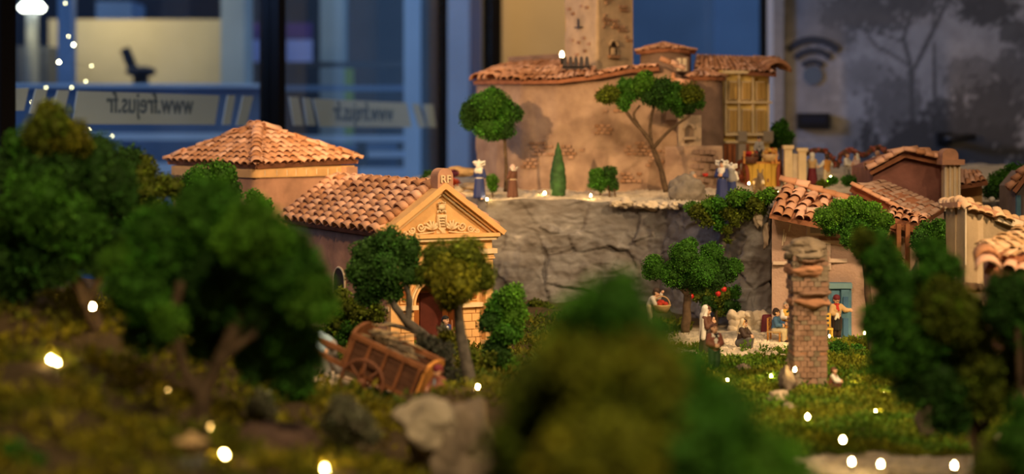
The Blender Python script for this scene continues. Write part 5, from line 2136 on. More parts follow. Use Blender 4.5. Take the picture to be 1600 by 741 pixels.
# stones on the terrace
o = rock_mesh('boulder', onplat(1073, 3.30, .020), (S(28, 3.3), .03, S(27, 3.3)), 91, mat('grey_boulder', (.22, .19, .155), .95, .3, 60, .8, 160), n=16, rough=.22)
tag(o, 'big rough grey boulder on the cliff rim in front of the kneeling friar', 'boulder')
for k, (px, py, w, h, m, lab) in enumerate(((717, 268, 60, 17, WOOD_L, 'tan weathered log lying on the stone pile left of the nun'), (700, 296, 50, 16, STONE_W, 'long cream stone at the base of the pile left of the nun'), (735, 292, 36, 12, ROCK, 'grey flat stone in the pile beside the nun'),
                                            (730, 306, 44, 12, STONE_W, 'pale stone lowest in the pile behind the town hall gable'), (676, 281, 18, 16, ROCK, 'small grey stone at the left end of the pile'))):
    D = 3.5 + .02 * (k == 0)
    o = rock_mesh('log' if k == 0 else 'stone', P(px, py, D), (S(w, D) * .5, .022, S(h, D) * .55), 100 + k, mat('weathered_log', (.42, .28, .14), .9, .25, 40, .4) if k == 0 else m, n=9, rough=.2)
    tag(o, lab, 'log' if k == 0 else 'stone')
for k, (px, py, c, w) in enumerate(((706, 272, (.22, .05, .10), 'purple-pink'), (708, 285, (.5, .07, .02), 'orange-red'))):
    o = foliage('flower_cluster', [(P(px, py, 3.46), (.016, .010, .007), c)], .004, 1.0, None, 300 + k, core=.8)
    tag(o, w + ' flower cluster on the stone pile left of the nun', 'flowers')

# ------------------------------------------------------------------ the tipping cart on the paved road


def wheel(g_parent, c, r, axis_rot, M=None, local=True, spokes=8, m=WOOD, th=.004):
    g = G()
    n = 24
    R = axis_rot
    pts = [Vector(c) + R @ Vector((0, r * math.cos(2 * PI * k / n), r * math.sin(2 * PI * k / n))) for k in range(n)]
    w = g.tube(pts, th * .62, 6, closed=True).build('wheel', m, g_parent, True, local=local)
    WM[w.name] = wm(g_parent)
    for k in range(spokes):
        a = 2 * PI * k / spokes + .2
        o = G().tube([Vector(c), Vector(c) + R @ Vector((0, r * .97 * math.cos(a), r * .97 * math.sin(a)))], .0016, 6).build('spoke', m, None, True)
        o.parent = w
    o = G().lathe([(0, -.006), (.0055, -.006), (.0065, 0), (.0045, .006), (0, .0065)], c, 12, R=R @ Matrix.Rotation(PI / 2, 3, 'Y')).build('hub', m, None, True)
    o.parent = w
    return w


cb = ground_at(596, 620)
Dc = 2.06
cb = P(586, 583, Dc)
t = thing('hand_cart', 'two-wheeled brown wooden cart loaded with brushwood, tipping backwards on the road', 'cart', cb, math.radians(-17), None, .95)
# local: x backwards (to the right in view), y away, z up; pitched so that the rear end is low
PIT = Matrix.Rotation(math.radians(22), 3, 'Y')


def cp(x, y, z):
    return PIT @ Vector((x, y, z))


BW = .034      # half width of bed
for sg in (-1, 1):
    y = sg * BW
    G().bar(cp(-.035, y, .043), cp(.072, y, .043), .008, .006, PIT @ Vector((0, 0, 1))).build('top_rail', mat('rail_wood', (.21, .085, .035), .6, .3, 60, .2), t, local=True)
    G().bar(cp(-.135 if True else 0, y * .8, .0), cp(.072, y, .0), .006, .006, PIT @ Vector((0, 0, 1))).build('shaft', mat('rail_wood', (.21, .085, .035), .6, .3, 60, .2), t, local=True)
    G().bar(cp(-.034, y, .017), cp(.058, y, .017), .003, .026, PIT @ Vector((0, 0, 1))) if False else None
    for k in range(4):
        z = .006 + k * .010
        G().bar(cp(-.034, y, z), cp(.070, y, z), .0025, .0092, PIT @ Vector((0, 0, 1))).build('side_plank', mat('dark_planks', (.10, .045, .025), .7, .3, 60, .2), t, local=True)
    for k in range(5):
        x = -.030 + k * .0240
        G().bar(cp(x, y + sg * .003, .0), cp(x, y + sg * .003, .042), .005, .003, Vector((1, 0, 0))).build('stake', WOOD, t, local=True)
for k in range(4):
    y = -BW + (k + .5) * BW / 2
    G().bar(cp(-.034, y, .0), cp(.070, y, .0), BW / 2 - .001, .004, PIT @ Vector((0, 0, 1))).build('floor_plank', WOOD, t, local=True)
g = G()
q = [(-BW, .0), (BW, .0), (BW, .040)] + [(BW * math.cos(PI * k / 10), .040 + .010 * math.sin(PI * k / 10)) for k in range(1, 10)] + [(-BW, .040)]
Mr = PIT.to_4x4()
g.prism(q, 'x', .070, .074).build('tail_board', WOOD_L, t, local=True, M=Mr)
g = G()
q = [(-BW, .0), (BW, .0), (BW, .044)] + [(BW * math.cos(PI * k / 10), .044 + .012 * math.sin(PI * k / 10)) for k in range(1, 10)] + [(-BW, .044)]
g.prism(q, 'x', -.038, -.034).build('front_board', mat('rail_wood', (.21, .085, .035), .6, .3, 60, .2), t, local=True, M=Mr)
for sg in (-1, 1):
    wheel(t, (0, sg * (BW + .012), -.006), .029, Matrix.Rotation(PI / 2, 3, 'Z'), m=mat('dark_wheel', (.15, .06, .03), .6, .25, 60))
G().tube([(0, -BW - .016, -.006), (0, BW + .016, -.006)], .003, 8).build('axle', WOOD, t, True, local=True)
t2 = thing('brushwood', 'heap of grey-brown sticks piled on the tipping cart', 'firewood', cb, math.radians(-17), None, .95)
rs = random.Random(3)
for k in range(46):
    x = rs.uniform(-.016, .04)
    a = cp(x - .02, rs.uniform(-.024, .024), .038 + rs.uniform(0, .016) - abs(x) * .1)
    d = Vector((rs.uniform(.018, .034), rs.uniform(-.012, .012), rs.uniform(-.016, .004)))
    m = mat('stick_grey', (.15, .12, .085), .9, .3, 80) if rs.random() < .7 else mat('stick_pale', (.36, .27, .15), .9, .3, 80)
    G().tube([a, a + d * .5 + Vector((0, 0, rs.uniform(-.003, .003))), a + d], [.0013, .0014, .0009], 5).build('stick', m, t2, True, local=True)
# paved road: separate flat stones
t = thing('paved_road', 'strip of pale rectangular paving stones under the cart', 'road', ground_at(540, 600))
rs = random.Random(4)
for i in range(9):
    for j in range(3):
        px = 478 + i * 20 + j * 7
        py = 570 + i * 8.0 + j * 11
        g0 = P(px, py, 2.14 - j * .045)
        G().box(g0 + Vector((0, 0, -.004 + rs.uniform(-.001, .001))), (.0150 * rs.uniform(.92, 1.02), .034, .009), Matrix.Rotation(-.30 + rs.uniform(-.06, .06), 3, 'Z') @ Matrix.Rotation(math.radians(15), 3, 'Y'), .95).build('paving_stone', STONE_W, t)

# golden cart with a donkey, seen from the front, on the terrace
D = 3.5
c = onplat(1188, D)
t = thing('market_cart', 'golden yellow market cart seen from the front between two red-brown wheels', 'cart', c)
GOLD = mat('golden_paint', (.68, .42, .06), .6, .15, 30)
a, b = P(1166, 256, D), P(1216, 294, D)
for k in range(5):
    x = a.x + (b.x - a.x) * (k + .5) / 5
    G().box((x, D + .03, (a.z + b.z) / 2), ((b.x - a.x) / 5 - .001, .05, a.z - b.z)).build('front_plank', GOLD, t)
G().box(((a.x + b.x) / 2, D + .04, a.z + .002), (b.x - a.x + .008, .07, .004)).build('platform', WOOD_L, t)
for px in (1159, 1218):
    wheel(t, P(px, 276, D + .03), .033, Matrix.Rotation(.25 if px < 1188 else -.25, 3, 'Z'), local=False, spokes=8, m=mat('red_brown_wheel', (.26, .06, .025), .6, .2), th=.007)
for px in (1163, 1176, 1207, 1213):
    G().bar(P(px, 256, D), P(px, 236, D), .004, .004).build('rail_post', WOOD_L, t)
for o in list(COL.objects):
    pass
a, b = P(1168, 266, D - .10), P(1172, 300, D - .10)
for sx in (1170, 1200):
    G().bar(P(sx, 283, D - .12), P(sx, 281, D), .004, .004).build('shaft', WOOD, t)
# donkey: one body, facing us
t = thing('donkey', 'grey-brown donkey standing between the shafts of the golden cart', 'donkey', onplat(1185, 3.40), 0, None, .052)
pr = [((0, .30, .62), .20, (0, -.25, .60), .19), ((0, -.25, .66), .15, (0, -.50, .86), .11), ((0, -.48, .90), .115, (.03, -.66, .78), .085), ((.03, -.66, .78), .085, (.05, -.76, .68), .075)]
for sx in (-.11, .11):
    pr += [((sx, -.24, .52), .085, (sx, -.25, .26), .05), ((sx, -.25, .26), .05, (sx, -.26, .03), .045), ((sx, .30, .55), .10, (sx, .26, .30), .055), ((sx, .26, .30), .055, (sx, .33, .03), .045),
           ((sx * .6, -.46, .98), .035, (sx * 1.0, -.44, 1.16), .022)]
pr += [((0, .46, .66), .03, (0, .52, .36), .03)]
v, q = surf(pr, .014, .05)
np_mesh('body', v, q, mat('donkey_hide', (.20, .14, .085), .9, .25, 30), t, smooth=True, local=True)
G().ball((.115, -.60, .86), .018, 6).build('eye', CL['eye'], t, True, local=True)
G().ball((-.075, -.62, .86), .018, 6).build('eye', CL['eye'], t, True, local=True)
v, q = surf([((.05, -.74, .70), .078, (.055, -.80, .66), .07)], .014, .02)
np_mesh('muzzle', v, q, CL['cream'], t, smooth=True, local=True)
# baskets of produce on the golden cart
for k, (px, py, c1, lab) in enumerate(((1203, 244, (.62, .40, .10), 'straw basket of yellow and red produce on the golden cart'), (1172, 248, (.25, .10, .05), 'dark basket of reddish produce on the left of the golden cart'))):
    p = P(px, py + 8, D + .01)
    t = thing('produce_basket', lab, 'basket', p)
    G().lathe([(.0, 0), (.013, 0), (.019, .015), (.017, .015), (.012, .003)], p, 14).build('basket', CL['straw'] if k == 0 else CL['brown'], t, True)
    rs = random.Random(k)
    for j in range(14):
        a = rs.uniform(0, 2 * PI)
        r_ = rs.uniform(0, .014)
        G().ball(p + Vector((r_ * math.cos(a), r_ * math.sin(a), .016 + rs.uniform(0, .008))), .0052, 6).build('produce', CL[rs.choice(['yellow', 'red', 'ochre', 'straw'] if k == 0 else ['rust', 'red', 'brown'])], t, True)
# gate posts and panel, flower garlands
t = thing('stone_fence', 'cream stone gate posts with a plain panel between them, right of the golden cart', 'fence', onplat(1243, 3.5))
for px, y0 in ((1231, 230), (1253, 234)):
    a, b = P(px - 6, y0, 3.5), P(px + 6, 296, 3.5)
    G().box(((a.x + b.x) / 2, 3.5, (a.z + b.z) / 2), (b.x - a.x, .016, a.z - b.z)).build('post', OCHRE_L, t)
    G().box(((a.x + b.x) / 2, 3.5, a.z), (b.x - a.x + .006, .022, .008)).build('post_cap', OCHRE_L, t)
a, b = P(1236, 240, 3.505), P(1249, 296, 3.505)
G().box(((a.x + b.x) / 2, 3.505, (a.z + b.z) / 2), (b.x - a.x, .008, a.z - b.z)).build('panel', STONE_W, t)
for k, pts in enumerate((((1258, 241), (1272, 235), (1288, 237), (1300, 248), (1306, 262)), ((1308, 262), (1314, 242), (1328, 235), (1342, 240)), ((1342, 241), (1352, 242), (1364, 233), (1376, 231), (1386, 240), (1390, 252)))):
    g = G()
    p3 = [P(x, y, 3.62) for x, y in pts]
    branch(g, p3, .0055, .0055, 7, .15, k)
    t = thing('flower_garland', ('brown flower garland hung from the cream gate post', 'middle flower garland between the two dancers and the gate', 'right flower garland arching over the bearded man')[k], 'garland', p3[0])
    g.build('garland_rope', mat('garland_brown', (.13, .06, .035), .95, .5, 120), t, True)
    rs = random.Random(k)
    for j in range(26):
        i = rs.randrange(len(p3) - 1)
        p = p3[i].lerp(p3[i + 1], rs.random()) + Vector((rs.uniform(-.005, .005), -.004, rs.uniform(-.005, .006)))
        G().ball(p, .0030, 6).build('flower', mat('garland_flower', (.34, .10, .07), .9, .3, 100, rnd=.3), t, True)

# ------------------------------------------------------------------ people
ARMS_FOLD = dict(el=(.14, -.03, .60), er=(-.14, -.03, .60), wl=(.05, -.125, .62), wr=(-.05, -.125, .62))
ARMS_DOWN = dict(el=(.15, .0, .60), er=(-.15, .0, .60), wl=(.15, -.05, .47), wr=(-.15, -.05, .47))
# terrace
person('nun in navy with a broad white head-dress, back turned, left of the round tree', onplat(749, 3.37), math.radians(150), .078, ARMS_FOLD,
       [('habit', 'navy', c_skirt(.10, .165)), ('bodice', 'navy', c_shirt()), ('shoulder_cape', 'white', c_collar(.125)), ('waistband', 'white', c_belt(.102)), ('head_dress', 'white', c_cornette())], 'nuns on the terrace', detail=75)
person('brown-robed figure with small white wings on the hood beside the round tree', onplat(801, 3.40), math.radians(-140), .071, ARMS_FOLD,
       [('robe', 'brown', c_skirt(.10, .165)), ('bodice', 'brown', c_shirt()), ('cord', 'cream', c_belt(.104)), ('head_scarf', 'pink', [((0, 0, .91), .08, (0, .02, .87), .075)]), ('collar_wings', 'white', lambda J: [((.06, .03, .85), .03, (.16, .05, .91), .012), ((-.06, .03, .85), .03, (-.16, .05, .91), .012), ((.05, .05, .82), .03, (-.05, .05, .82), .03)])], detail=75)
r_, J = person('kneeling grey-haired friar in brown holding out a red bowl behind the boulder', onplat(1083, 3.42, -.012), math.radians(85), .075,
               dict(SIT, el=(.13, -.10, .48), wl=(.07, -.22, .46), er=(-.13, -.10, .48), wr=(-.07, -.22, .46)), [('robe', 'brown', c_shirt(.02)), ('robe_skirt', 'brown', c_skirt(.11, .17, .0)), ('rope_belt', 'white', c_belt(.11))], hair=CL['hair_grey'], detail=75)
tag(G().lathe([(0, 0), (.004, 0), (.0068, .006), (.006, .0065), (.003, .002)], P(1102, 276, 3.42), 12).build('red_bowl', CL['red'], None, True), 'small red bowl held out by the kneeling friar', 'bowl')
person('nun facing us in navy and white apron on the moss ledge', onplat(1128, 3.30), math.radians(-25), .080, ARMS_FOLD,
       [('habit', 'navy', c_skirt(.10, .16)), ('bodice', 'navy', c_shirt()), ('shoulder_cape', 'white', c_collar(.11)), ('apron', 'white', c_apron(.2)), ('head_dress', 'white', c_cornette(.14))], 'nuns on the terrace', hair=CL['dark_brown'], detail=80)
person('nun with her back turned, right of the nun with the apron', onplat(1143, 3.34), math.radians(165), .076, ARMS_FOLD,
       [('habit', 'navy', c_skirt(.10, .165)), ('bodice', 'white', c_shirt()), ('waistband', 'cream', c_belt(.104)), ('head_dress', 'white', c_cornette(.13)), ('veil', 'grey', c_hood(.08, .1, .08))], 'nuns on the terrace', detail=75)
zc = P(1186, 255, 3.52)
person('man in white shirt, black tie and flat cap standing on the golden cart', (zc.x, zc.y, zc.z), 0, .057, ARMS_DOWN,
       [('shirt', 'grey', c_shirt()), ('trousers', 'black', c_trousers()), ('tie', 'black', lambda J: [(J['neck'] + V3(0, -.075, -.05), .018, J['waist'] + V3(0, -.09, .02), .02)]), ('flat_cap', 'dark_brown', c_cap()), ('shoes', 'black', c_shoes())], hair=CL['dark_brown'], detail=75)
person('woman in white bonnet and yellow shawl with maroon skirt, back turned, by the gate post', onplat(1269, 3.52), math.radians(170), .068, ARMS_FOLD,
       [('skirt', 'maroon', c_skirt(.10, .17)), ('shawl', 'straw', c_vest(.03, .6)), ('sleeves', 'white', c_shirt(.012, .3)), ('bonnet', 'white', lambda J: [((0, .01, .92), .095, (0, .04, .88), .085), ((0, .03, .82), .07, (0, .05, .78), .07)])], detail=75)
person('man in ochre waistcoat and white sleeves, back turned, dancing by the garland', onplat(1292, 3.50), math.radians(200), .066, dict(el=(.17, 0, .66), wl=(.24, -.05, .60), er=(-.17, 0, .66), wr=(-.22, -.06, .62)),
       [('shirt', 'white', c_shirt()), ('waistcoat', 'ochre', c_vest(.026, .8)), ('trousers', 'cream', c_trousers()), ('shoes', 'black', c_shoes())], hair=CL['dark_brown'], detail=75)
person('man in white smock with rolled sleeves dancing with a veiled woman', onplat(1323, 3.53), math.radians(60), .068, dict(el=(.15, -.06, .64), wl=(.08, -.18, .64), er=(-.15, -.04, .62), wr=(-.06, -.17, .58)),
       [('smock', 'white', c_shirt(.02)), ('belt', 'dark_brown', c_belt(.108)), ('trousers', 'grey', c_trousers())], hair=CL['brown'], detail=75)
person('woman in pale pink dress and white veil dancing with the man in the smock', onplat(1338, 3.52), math.radians(-60), .066, dict(el=(.15, -.06, .64), wl=(.08, -.16, .66), er=(-.15, -.04, .62), wr=(-.06, -.15, .60)),
       [('dress', 'pink', c_skirt(.10, .17)), ('bodice', 'pink', c_shirt()), ('veil', 'white', c_hood(.082, .12, .09))], hair=CL['dark_brown'], detail=75)
person('bearded bald man in white shirt under the right garland', onplat(1371, 3.55), math.radians(-5), .070, ARMS_DOWN, [('shirt', 'white', c_shirt()), ('trousers', 'brown', c_trousers())], beard=CL['dark_brown'], detail=75)
# square
g0 = onground(1026, 3.0)
LEAN = dict(head=(0, -.16, .80), neck=(0, -.10, .71), chest=(0, -.06, .62), waist=(0, -.01, .53), sl=(.10, -.08, .675), sr=(-.10, -.08, .675), look=(0, -.9, -.25),
            el=(.15, -.18, .66), wl=(.10, -.26, .78), er=(-.13, -.16, .54), wr=(-.10, -.26, .50))
person('apple picker in a white shirt leaning over a basket of red apples', g0 + Vector((-.012, 0, 0)), math.radians(70), .076, LEAN,
       [('shirt', 'white', c_shirt()), ('trousers', 'cream', c_trousers()), ('cap', 'dark_brown', c_cap()), ('shoes', 'brown', c_shoes())], hair=CL['dark_brown'], detail=90)
p = P(1034, 489, 2.99)
t = thing('apple_basket', 'wicker basket of red apples carried by the apple picker', 'basket', p)
G().lathe([(0, 0), (.010, 0), (.0165, .013), (.0165, .015), (.0145, .013), (.009, .003)], p, 16).build('basket', CL['straw'], t, True)
G().tube([p + Vector((.015 * math.cos(PI * k / 10), 0, .013 + .017 * math.sin(PI * k / 10))) for k in range(11)], .0012, 6).build('handle', CL['straw'], t, True)
for k in range(8):
    a = k * 2.4
    r_ = .010 * math.sqrt(k / 8)
    G().ball(p + Vector((r_ * math.cos(a), r_ * math.sin(a), .0155 + .003 * (k < 3))), .0052, 6).build('apple', CL['red'], t, True)
g0 = onground(1104, 2.6)
person('woman wrapped in a white shawl with hand raised to her chin under the apple tree', g0, math.radians(62), .079, dict(el=(.13, -.06, .58), wl=(.03, -.125, .70), er=(-.13, -.06, .58), wr=(-.02, -.14, .66), look=(0, -.98, -.1)),
       [('dress', 'dark_brown', c_skirt(.10, .16)), ('blouse', 'brown', c_shirt(.012, .6)), ('white_shawl', 'white', c_hood(.083, .32, .10))], hair=CL['brown'], detail=110)
g0 = onground(1116, 2.42)
person('man in rust jacket with white shirt and black bow, thumbs at his lapels, looking up', g0, math.radians(18), .072, dict(ARMS_FOLD, wl=(.055, -.12, .57), wr=(-.055, -.12, .57), look=(0, -.95, .3)),
       [('shirt', 'white', c_vest(.016, .9)), ('jacket', 'rust', lambda J: [q for q in c_shirt(.022, .7)(J) if True and not (abs(q[0][0]) < .01 and q[0][2] > .70)]), ('shirt_front', 'white', lambda J: [(J['neck'] + V3(0, -.06, -.03), .035, J['waist'] + V3(0, -.085, .02), .032)]), ('collar', 'white', lambda J: [(J['neck'] + V3(.035, -.035, -.01), .022, J['neck'] + V3(.02, -.06, -.04), .018), (J['neck'] + V3(-.035, -.035, -.01), .022, J['neck'] + V3(-.02, -.06, -.04), .018)]),
        ('bow_tie', 'black', lambda J: [(a + V3(0, -.03, .01), b_, c + V3(0, -.03, .01), d) for a, b_, c, d in c_bow(J)]), ('trousers', 'green', c_trousers())], hair=CL['brown'], detail=120)
g0 = onground(1160, 2.70)
SQ = dict(hip=(0, .06, .16), waist=(0, .03, .27), chest=(0, -.01, .42), neck=(0, -.03, .53), head=(0, -.05, .635), sl=(.10, -.03, .485), sr=(-.10, -.03, .485), el=(.13, -.13, .35), er=(-.13, -.13, .35), wl=(.05, -.22, .33), wr=(-.05, -.22, .33),
          kl=(.07, -.20, .27), kr=(-.07, -.20, .27), al=(.07, -.16, .04), ar=(-.07, -.16, .04), look=(0, -1, -.15))
person('crouching woman in cream headscarf and grey skirt on the white ground', g0, math.radians(55), .068, SQ,
       [('blouse', 'dark_brown', c_shirt(.022)), ('skirt', 'dark_grey', lambda J: [(J['hip'], .12, J['hip'] + V3(0, -.10, -.04), .12), (J['hip'] + V3(.05, 0, 0), .10, J['kl'] + V3(0, .02, 0), .075), (J['hip'] + V3(-.05, 0, 0), .10, J['kr'] + V3(0, .02, 0), .075), (J['kl'], .07, J['al'], .06), (J['kr'], .07, J['ar'], .06)]),
        ('headscarf', 'cream', c_hood(.082, .02, .05)), ('scarf_band', 'ochre', lambda J: [(J['head'] + V3(.05, -.035, .06), .016, J['head'] + V3(-.05, -.035, .06), .016), (J['head'] + V3(.05, -.035, .06), .016, J['head'] + V3(.085, -.01, -.04), .014), (J['head'] + V3(-.05, -.035, .06), .016, J['head'] + V3(-.085, -.01, -.04), .014)])], hair=CL['dark_brown'], detail=110)
# at the table
g0 = onground(1213, 2.80)
person('seated person in blue jumper and cream trousers on a chair at the table', g0, math.radians(68), .068, dict(SIT, el=(.13, -.07, .46), wl=(.06, -.20, .45)),
       [('jumper', 'blue', c_shirt(.02)), ('trousers', 'cream', c_trousers(.018)), ('shoes', 'dark_brown', c_shoes()), ('cap', 'dark_brown', lambda J: [((0, .01, .76), .082, (0, .03, .72), .075)])], hair=CL['dark_brown'], detail=100)
g1 = onground(1229, 2.88)
person('bald man with white sleeves and yellow waistcoat seated behind the table', g1, math.radians(15), .070, dict(SIT, wl=(.07, -.18, .44), wr=(-.07, -.18, .44)),
       [('shirt', 'white', c_shirt(.016)), ('waistcoat', 'yellow', c_vest(.026, .7)), ('neckerchief', 'green', lambda J: [(J['neck'] + V3(.03, -.06, -.02), .024, J['neck'] + V3(-.02, -.075, -.04), .026)]), ('trousers', 'brown', c_trousers()), ('shoes', 'black', c_shoes())], hair=CL['hair_grey'], detail=100)
t = thing('wooden_chair', 'brown wooden chair under the person in the blue jumper', 'chair', g0, math.radians(68))
for sx in (-.010, .010):
    G().tube([(sx, .012, -.002), (sx, .0125, .040)], .0016, 6).build('leg', WOOD_L, t, True, local=True)
    G().tube([(sx, -.008, -.002), (sx, -.008, .0185)], .0015, 6).build('leg', WOOD_L, t, True, local=True)
G().box((0, .002, .0175), (.024, .024, .002)).build('seat', CL['straw'], t, local=True)
for z in (.025, .032, .039):
    G().box((0, .0125, z), (.021, .0018, .003)).build('back_slat', WOOD_L, t, local=True)
G().bar((-.010, -.008, .008), (.010, -.008, .008), .0013, .0013).build('stretcher', WOOD_L, t, local=True)
p = P(1243, 508, 2.81)
t = thing('wooden_table', 'small wooden table in front of the bald man, half behind the pier', 'table', (p.x, p.y, GZ))
G().box((p.x, p.y, p.z - .002), (.040, .032, .004)).build('tabletop', WOOD_L, t)
for sx in (-.017, .017):
    for sy in (-.013, .013):
        G().bar((p.x + sx, p.y + sy, GZ - .002), (p.x + sx, p.y + sy, p.z - .003), .0025, .0025).build('leg', WOOD_L, t)
p = P(1290, 508, 2.80)
t = thing('yellow_chair', 'yellow chair between the ruined pier and the man with the red scarf', 'chair', (p.x, p.y, GZ))
for sx in (-.009, .009):
    for sy in (-.009, .009):
        G().bar((p.x + sx, p.y + sy, GZ - .002), (p.x + sx, p.y + sy, GZ + (.045 if sy > 0 else .022)), .003, .003).build('leg', CL['yellow'], t)
G().box((p.x, p.y, GZ + .022), (.022, .022, .003)).build('seat', CL['yellow'], t)
for z in (.030, .038, .045):
    G().box((p.x, p.y + .009, GZ + z), (.020, .002, .004)).build('back_slat', CL['yellow'], t)
g0 = onground(1307, 2.83)
person('man with red scarf and black apron at the blue door, one arm out', g0, math.radians(8), .074, dict(el=(.19, -.04, .665), wl=(.265, -.09, .66), er=(-.14, -.03, .60), wr=(-.035, -.125, .56)),
       [('jacket', 'straw', c_shirt(.018)), ('apron', 'black', c_apron(.22)), ('trousers', 'dark_brown', c_trousers()), ('shoes', 'black', c_shoes(.014)), ('scarf', 'red', c_scarf(.13)), ('cap', 'maroon', c_cap(.082)), ('white_cloth', 'white', lambda J: [(J['wr'] + V3(.0, -.02, .02), .035, J['wr'] + V3(-.04, -.02, -.09), .025), (J['wr'] + V3(.02, -.03, -.01), .028, J['wr'] + V3(.03, -.03, -.06), .022)]),
        ('moustache', 'dark_brown', lambda J: [(J['head'] + V3(.0, -.072, -.026), .011, J['head'] + V3(.034, -.062, -.034), .007), (J['head'] + V3(0, -.072, -.026), .011, J['head'] + V3(-.034, -.062, -.034), .007)])], hair=CL['dark_brown'], detail=120)
g0 = ground_at(1301, 618)
person('boy in white sleeves and rust waistcoat sitting in the moss beside the ruined pier', g0 + Vector((0, 0, .003)), math.radians(65), .046, dict(SQ, look=(0, -.95, .2)), [('shirt', 'white', c_shirt(.018)), ('waistcoat', 'rust', c_vest(.024, .8)), ('trousers', 'brown', c_trousers())], hair=CL['brown'], detail=90)
# at the town hall, on the road, in the foreground
g0 = onground(696, 2.53)
person('dark-haired person in blue jacket with a walking staff before the town hall door', g0, math.radians(50), .070, dict(el=(.15, -.05, .60), wl=(.10, -.14, .60), er=(-.15, -.05, .58), wr=(-.09, -.15, .55)),
       [('jacket', 'navy', c_shirt(.02)), ('collar', 'white', c_collar(.07)), ('trousers', 'dark_grey', c_trousers()), ('shoes', 'black', c_shoes())], hair=CL['black'], detail=90)
tag(G().tube([P(706, 500, 2.48), P(707, 562, 2.48)], .0012, 6).build('walking_staff', WOOD, None, True), 'thin brown staff held by the person in the blue jacket', 'staff')
g0 = P(511, 586, 2.12)
PULL = dict(hip=(0, .06, .50), waist=(0, -.02, .57), chest=(0, -.14, .63), neck=(0, -.27, .67), head=(0, -.37, .70), look=(0, -.95, -.1), sl=(.10, -.22, .645), sr=(-.10, -.22, .645), el=(.17, -.14, .52), er=(-.17, -.14, .52), wl=(.20, -.02, .44), wr=(-.20, -.02, .44),
            kl=(.05, -.06, .28), al=(.05, .02, .05), kr=(-.05, .08, .27), ar=(-.05, .22, .06))
person('bent figure in pale blue shirt and grey trousers pulling the cart by its shafts', g0, math.radians(-95), .076, PULL, [('shirt', 'pale_blue', c_shirt(.03, .4)), ('trousers', 'grey', c_trousers(.03)), ('shoes', 'dark_grey', c_shoes())], hair=CL['brown'], detail=80)
g0 = P(688, 638, 2.0)
person('crouched figure in rust coat and red cap resting against the tail of the cart', g0, math.radians(-60), .070, dict(SQ), [('coat', 'rust', c_shirt(.035)), ('trousers', 'brown', c_trousers(.03)), ('neckerchief', 'pale_blue', c_collar(.085)), ('cap', 'maroon', c_cap(.082))], hair=CL['brown'], detail=70)
g0 = P(299, 757, 1.25)
person('man in a straw hat and dark coat, blurred, nearest the lower left', g0 + Vector((0, 0, -.036)), math.radians(10), .072, ARMS_DOWN, [('coat', 'dark_grey', c_shirt(.02)), ('trousers', 'brown', c_trousers()), ('straw_hat', 'straw', c_hat(.20, tall=.045))], hair=CL['brown'], detail=80)
g0 = P(1562, 780, 1.80)
person('woman in cream bonnet carrying a tray, half hidden at the lower right', g0, math.radians(20), .071, dict(el=(.15, -.06, .60), wl=(.10, -.17, .62), er=(-.15, -.06, .60), wr=(-.10, -.17, .62)), [('dress', 'ochre', c_skirt(.10, .16)), ('blouse', 'cream', c_shirt(.016)), ('bonnet', 'cream', c_hood(.085, .05, .07))], hair=CL['brown'], detail=80)
tag(G().box(P(1573, 706, 1.78), (.026, .018, .004)).box(P(1573, 702, 1.78), (.020, .013, .006)).build('tray', WOOD_L), 'small orange tray held by the woman in the cream bonnet', 'tray')
g0 = P(127, 592, 1.6)
person('tiny red and white figure among the yellow moss on the left', g0 + Vector((0, 0, -.03)), math.radians(30), .050, ARMS_FOLD, [('skirt', 'maroon', c_skirt(.10, .16)), ('blouse', 'rust', c_shirt(.018)), ('bonnet', 'white', c_hood(.085, .05, .07))], hair=CL['brown'], detail=65)
# bench-like wall with a red cloth
t = thing('stone_wall', 'low lumpy cream stone wall behind the crouching woman', 'wall', onground(1175, 2.95))
a, b = P(1142, 492, 2.93), P(1204, 535, 2.93)
for j in range(3):
    for i in range(5):
        x = a.x + (b.x - a.x) * (i + .5 + .15 * (j % 2)) / 5
        z = 1.142 + (a.z - 1.142) * (j + .5) / 3
        rock_mesh('stone', (x, 2.95 + .004 * (i % 2), z), (.0112, .013, .0115), 130 + j * 7 + i, STONE_W, t, n=7, rough=.22)
v, q = surf([(tuple(P(1194 + k * 4, 495, 2.925)), .004, tuple(P(1192 + k * 4 + (k % 2) * 2, 524, 2.918)), .0045) for k in range(4)], .0011, .003)
o = np_mesh('red_cloth', v, q, CL['maroon'], None, smooth=True)
tag(o, 'dark red cloth hanging over the right end of the low cream wall', 'cloth')

# ------------------------------------------------------------------ trees, bushes and moss
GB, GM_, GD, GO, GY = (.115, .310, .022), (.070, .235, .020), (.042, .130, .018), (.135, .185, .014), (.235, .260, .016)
GG = (.30, .30, .18)


def blobs(D, lst, dd=.35, seed=0):
    """(px, py, radius in px, colour[, flatness]) -> blobs standing around depth D"""
    r = random.Random(seed)
    out = []
    for b in lst:
        R = S(b[2], D)
        d = r.uniform(-dd, dd) * R * 1.5 + (b[5] if len(b) > 5 else 0)
        k = b[4] if len(b) > 4 else 1
        out.append((P(b[0], b[1], D + d), (R, R * .95, R * k), b[3]))
    return out


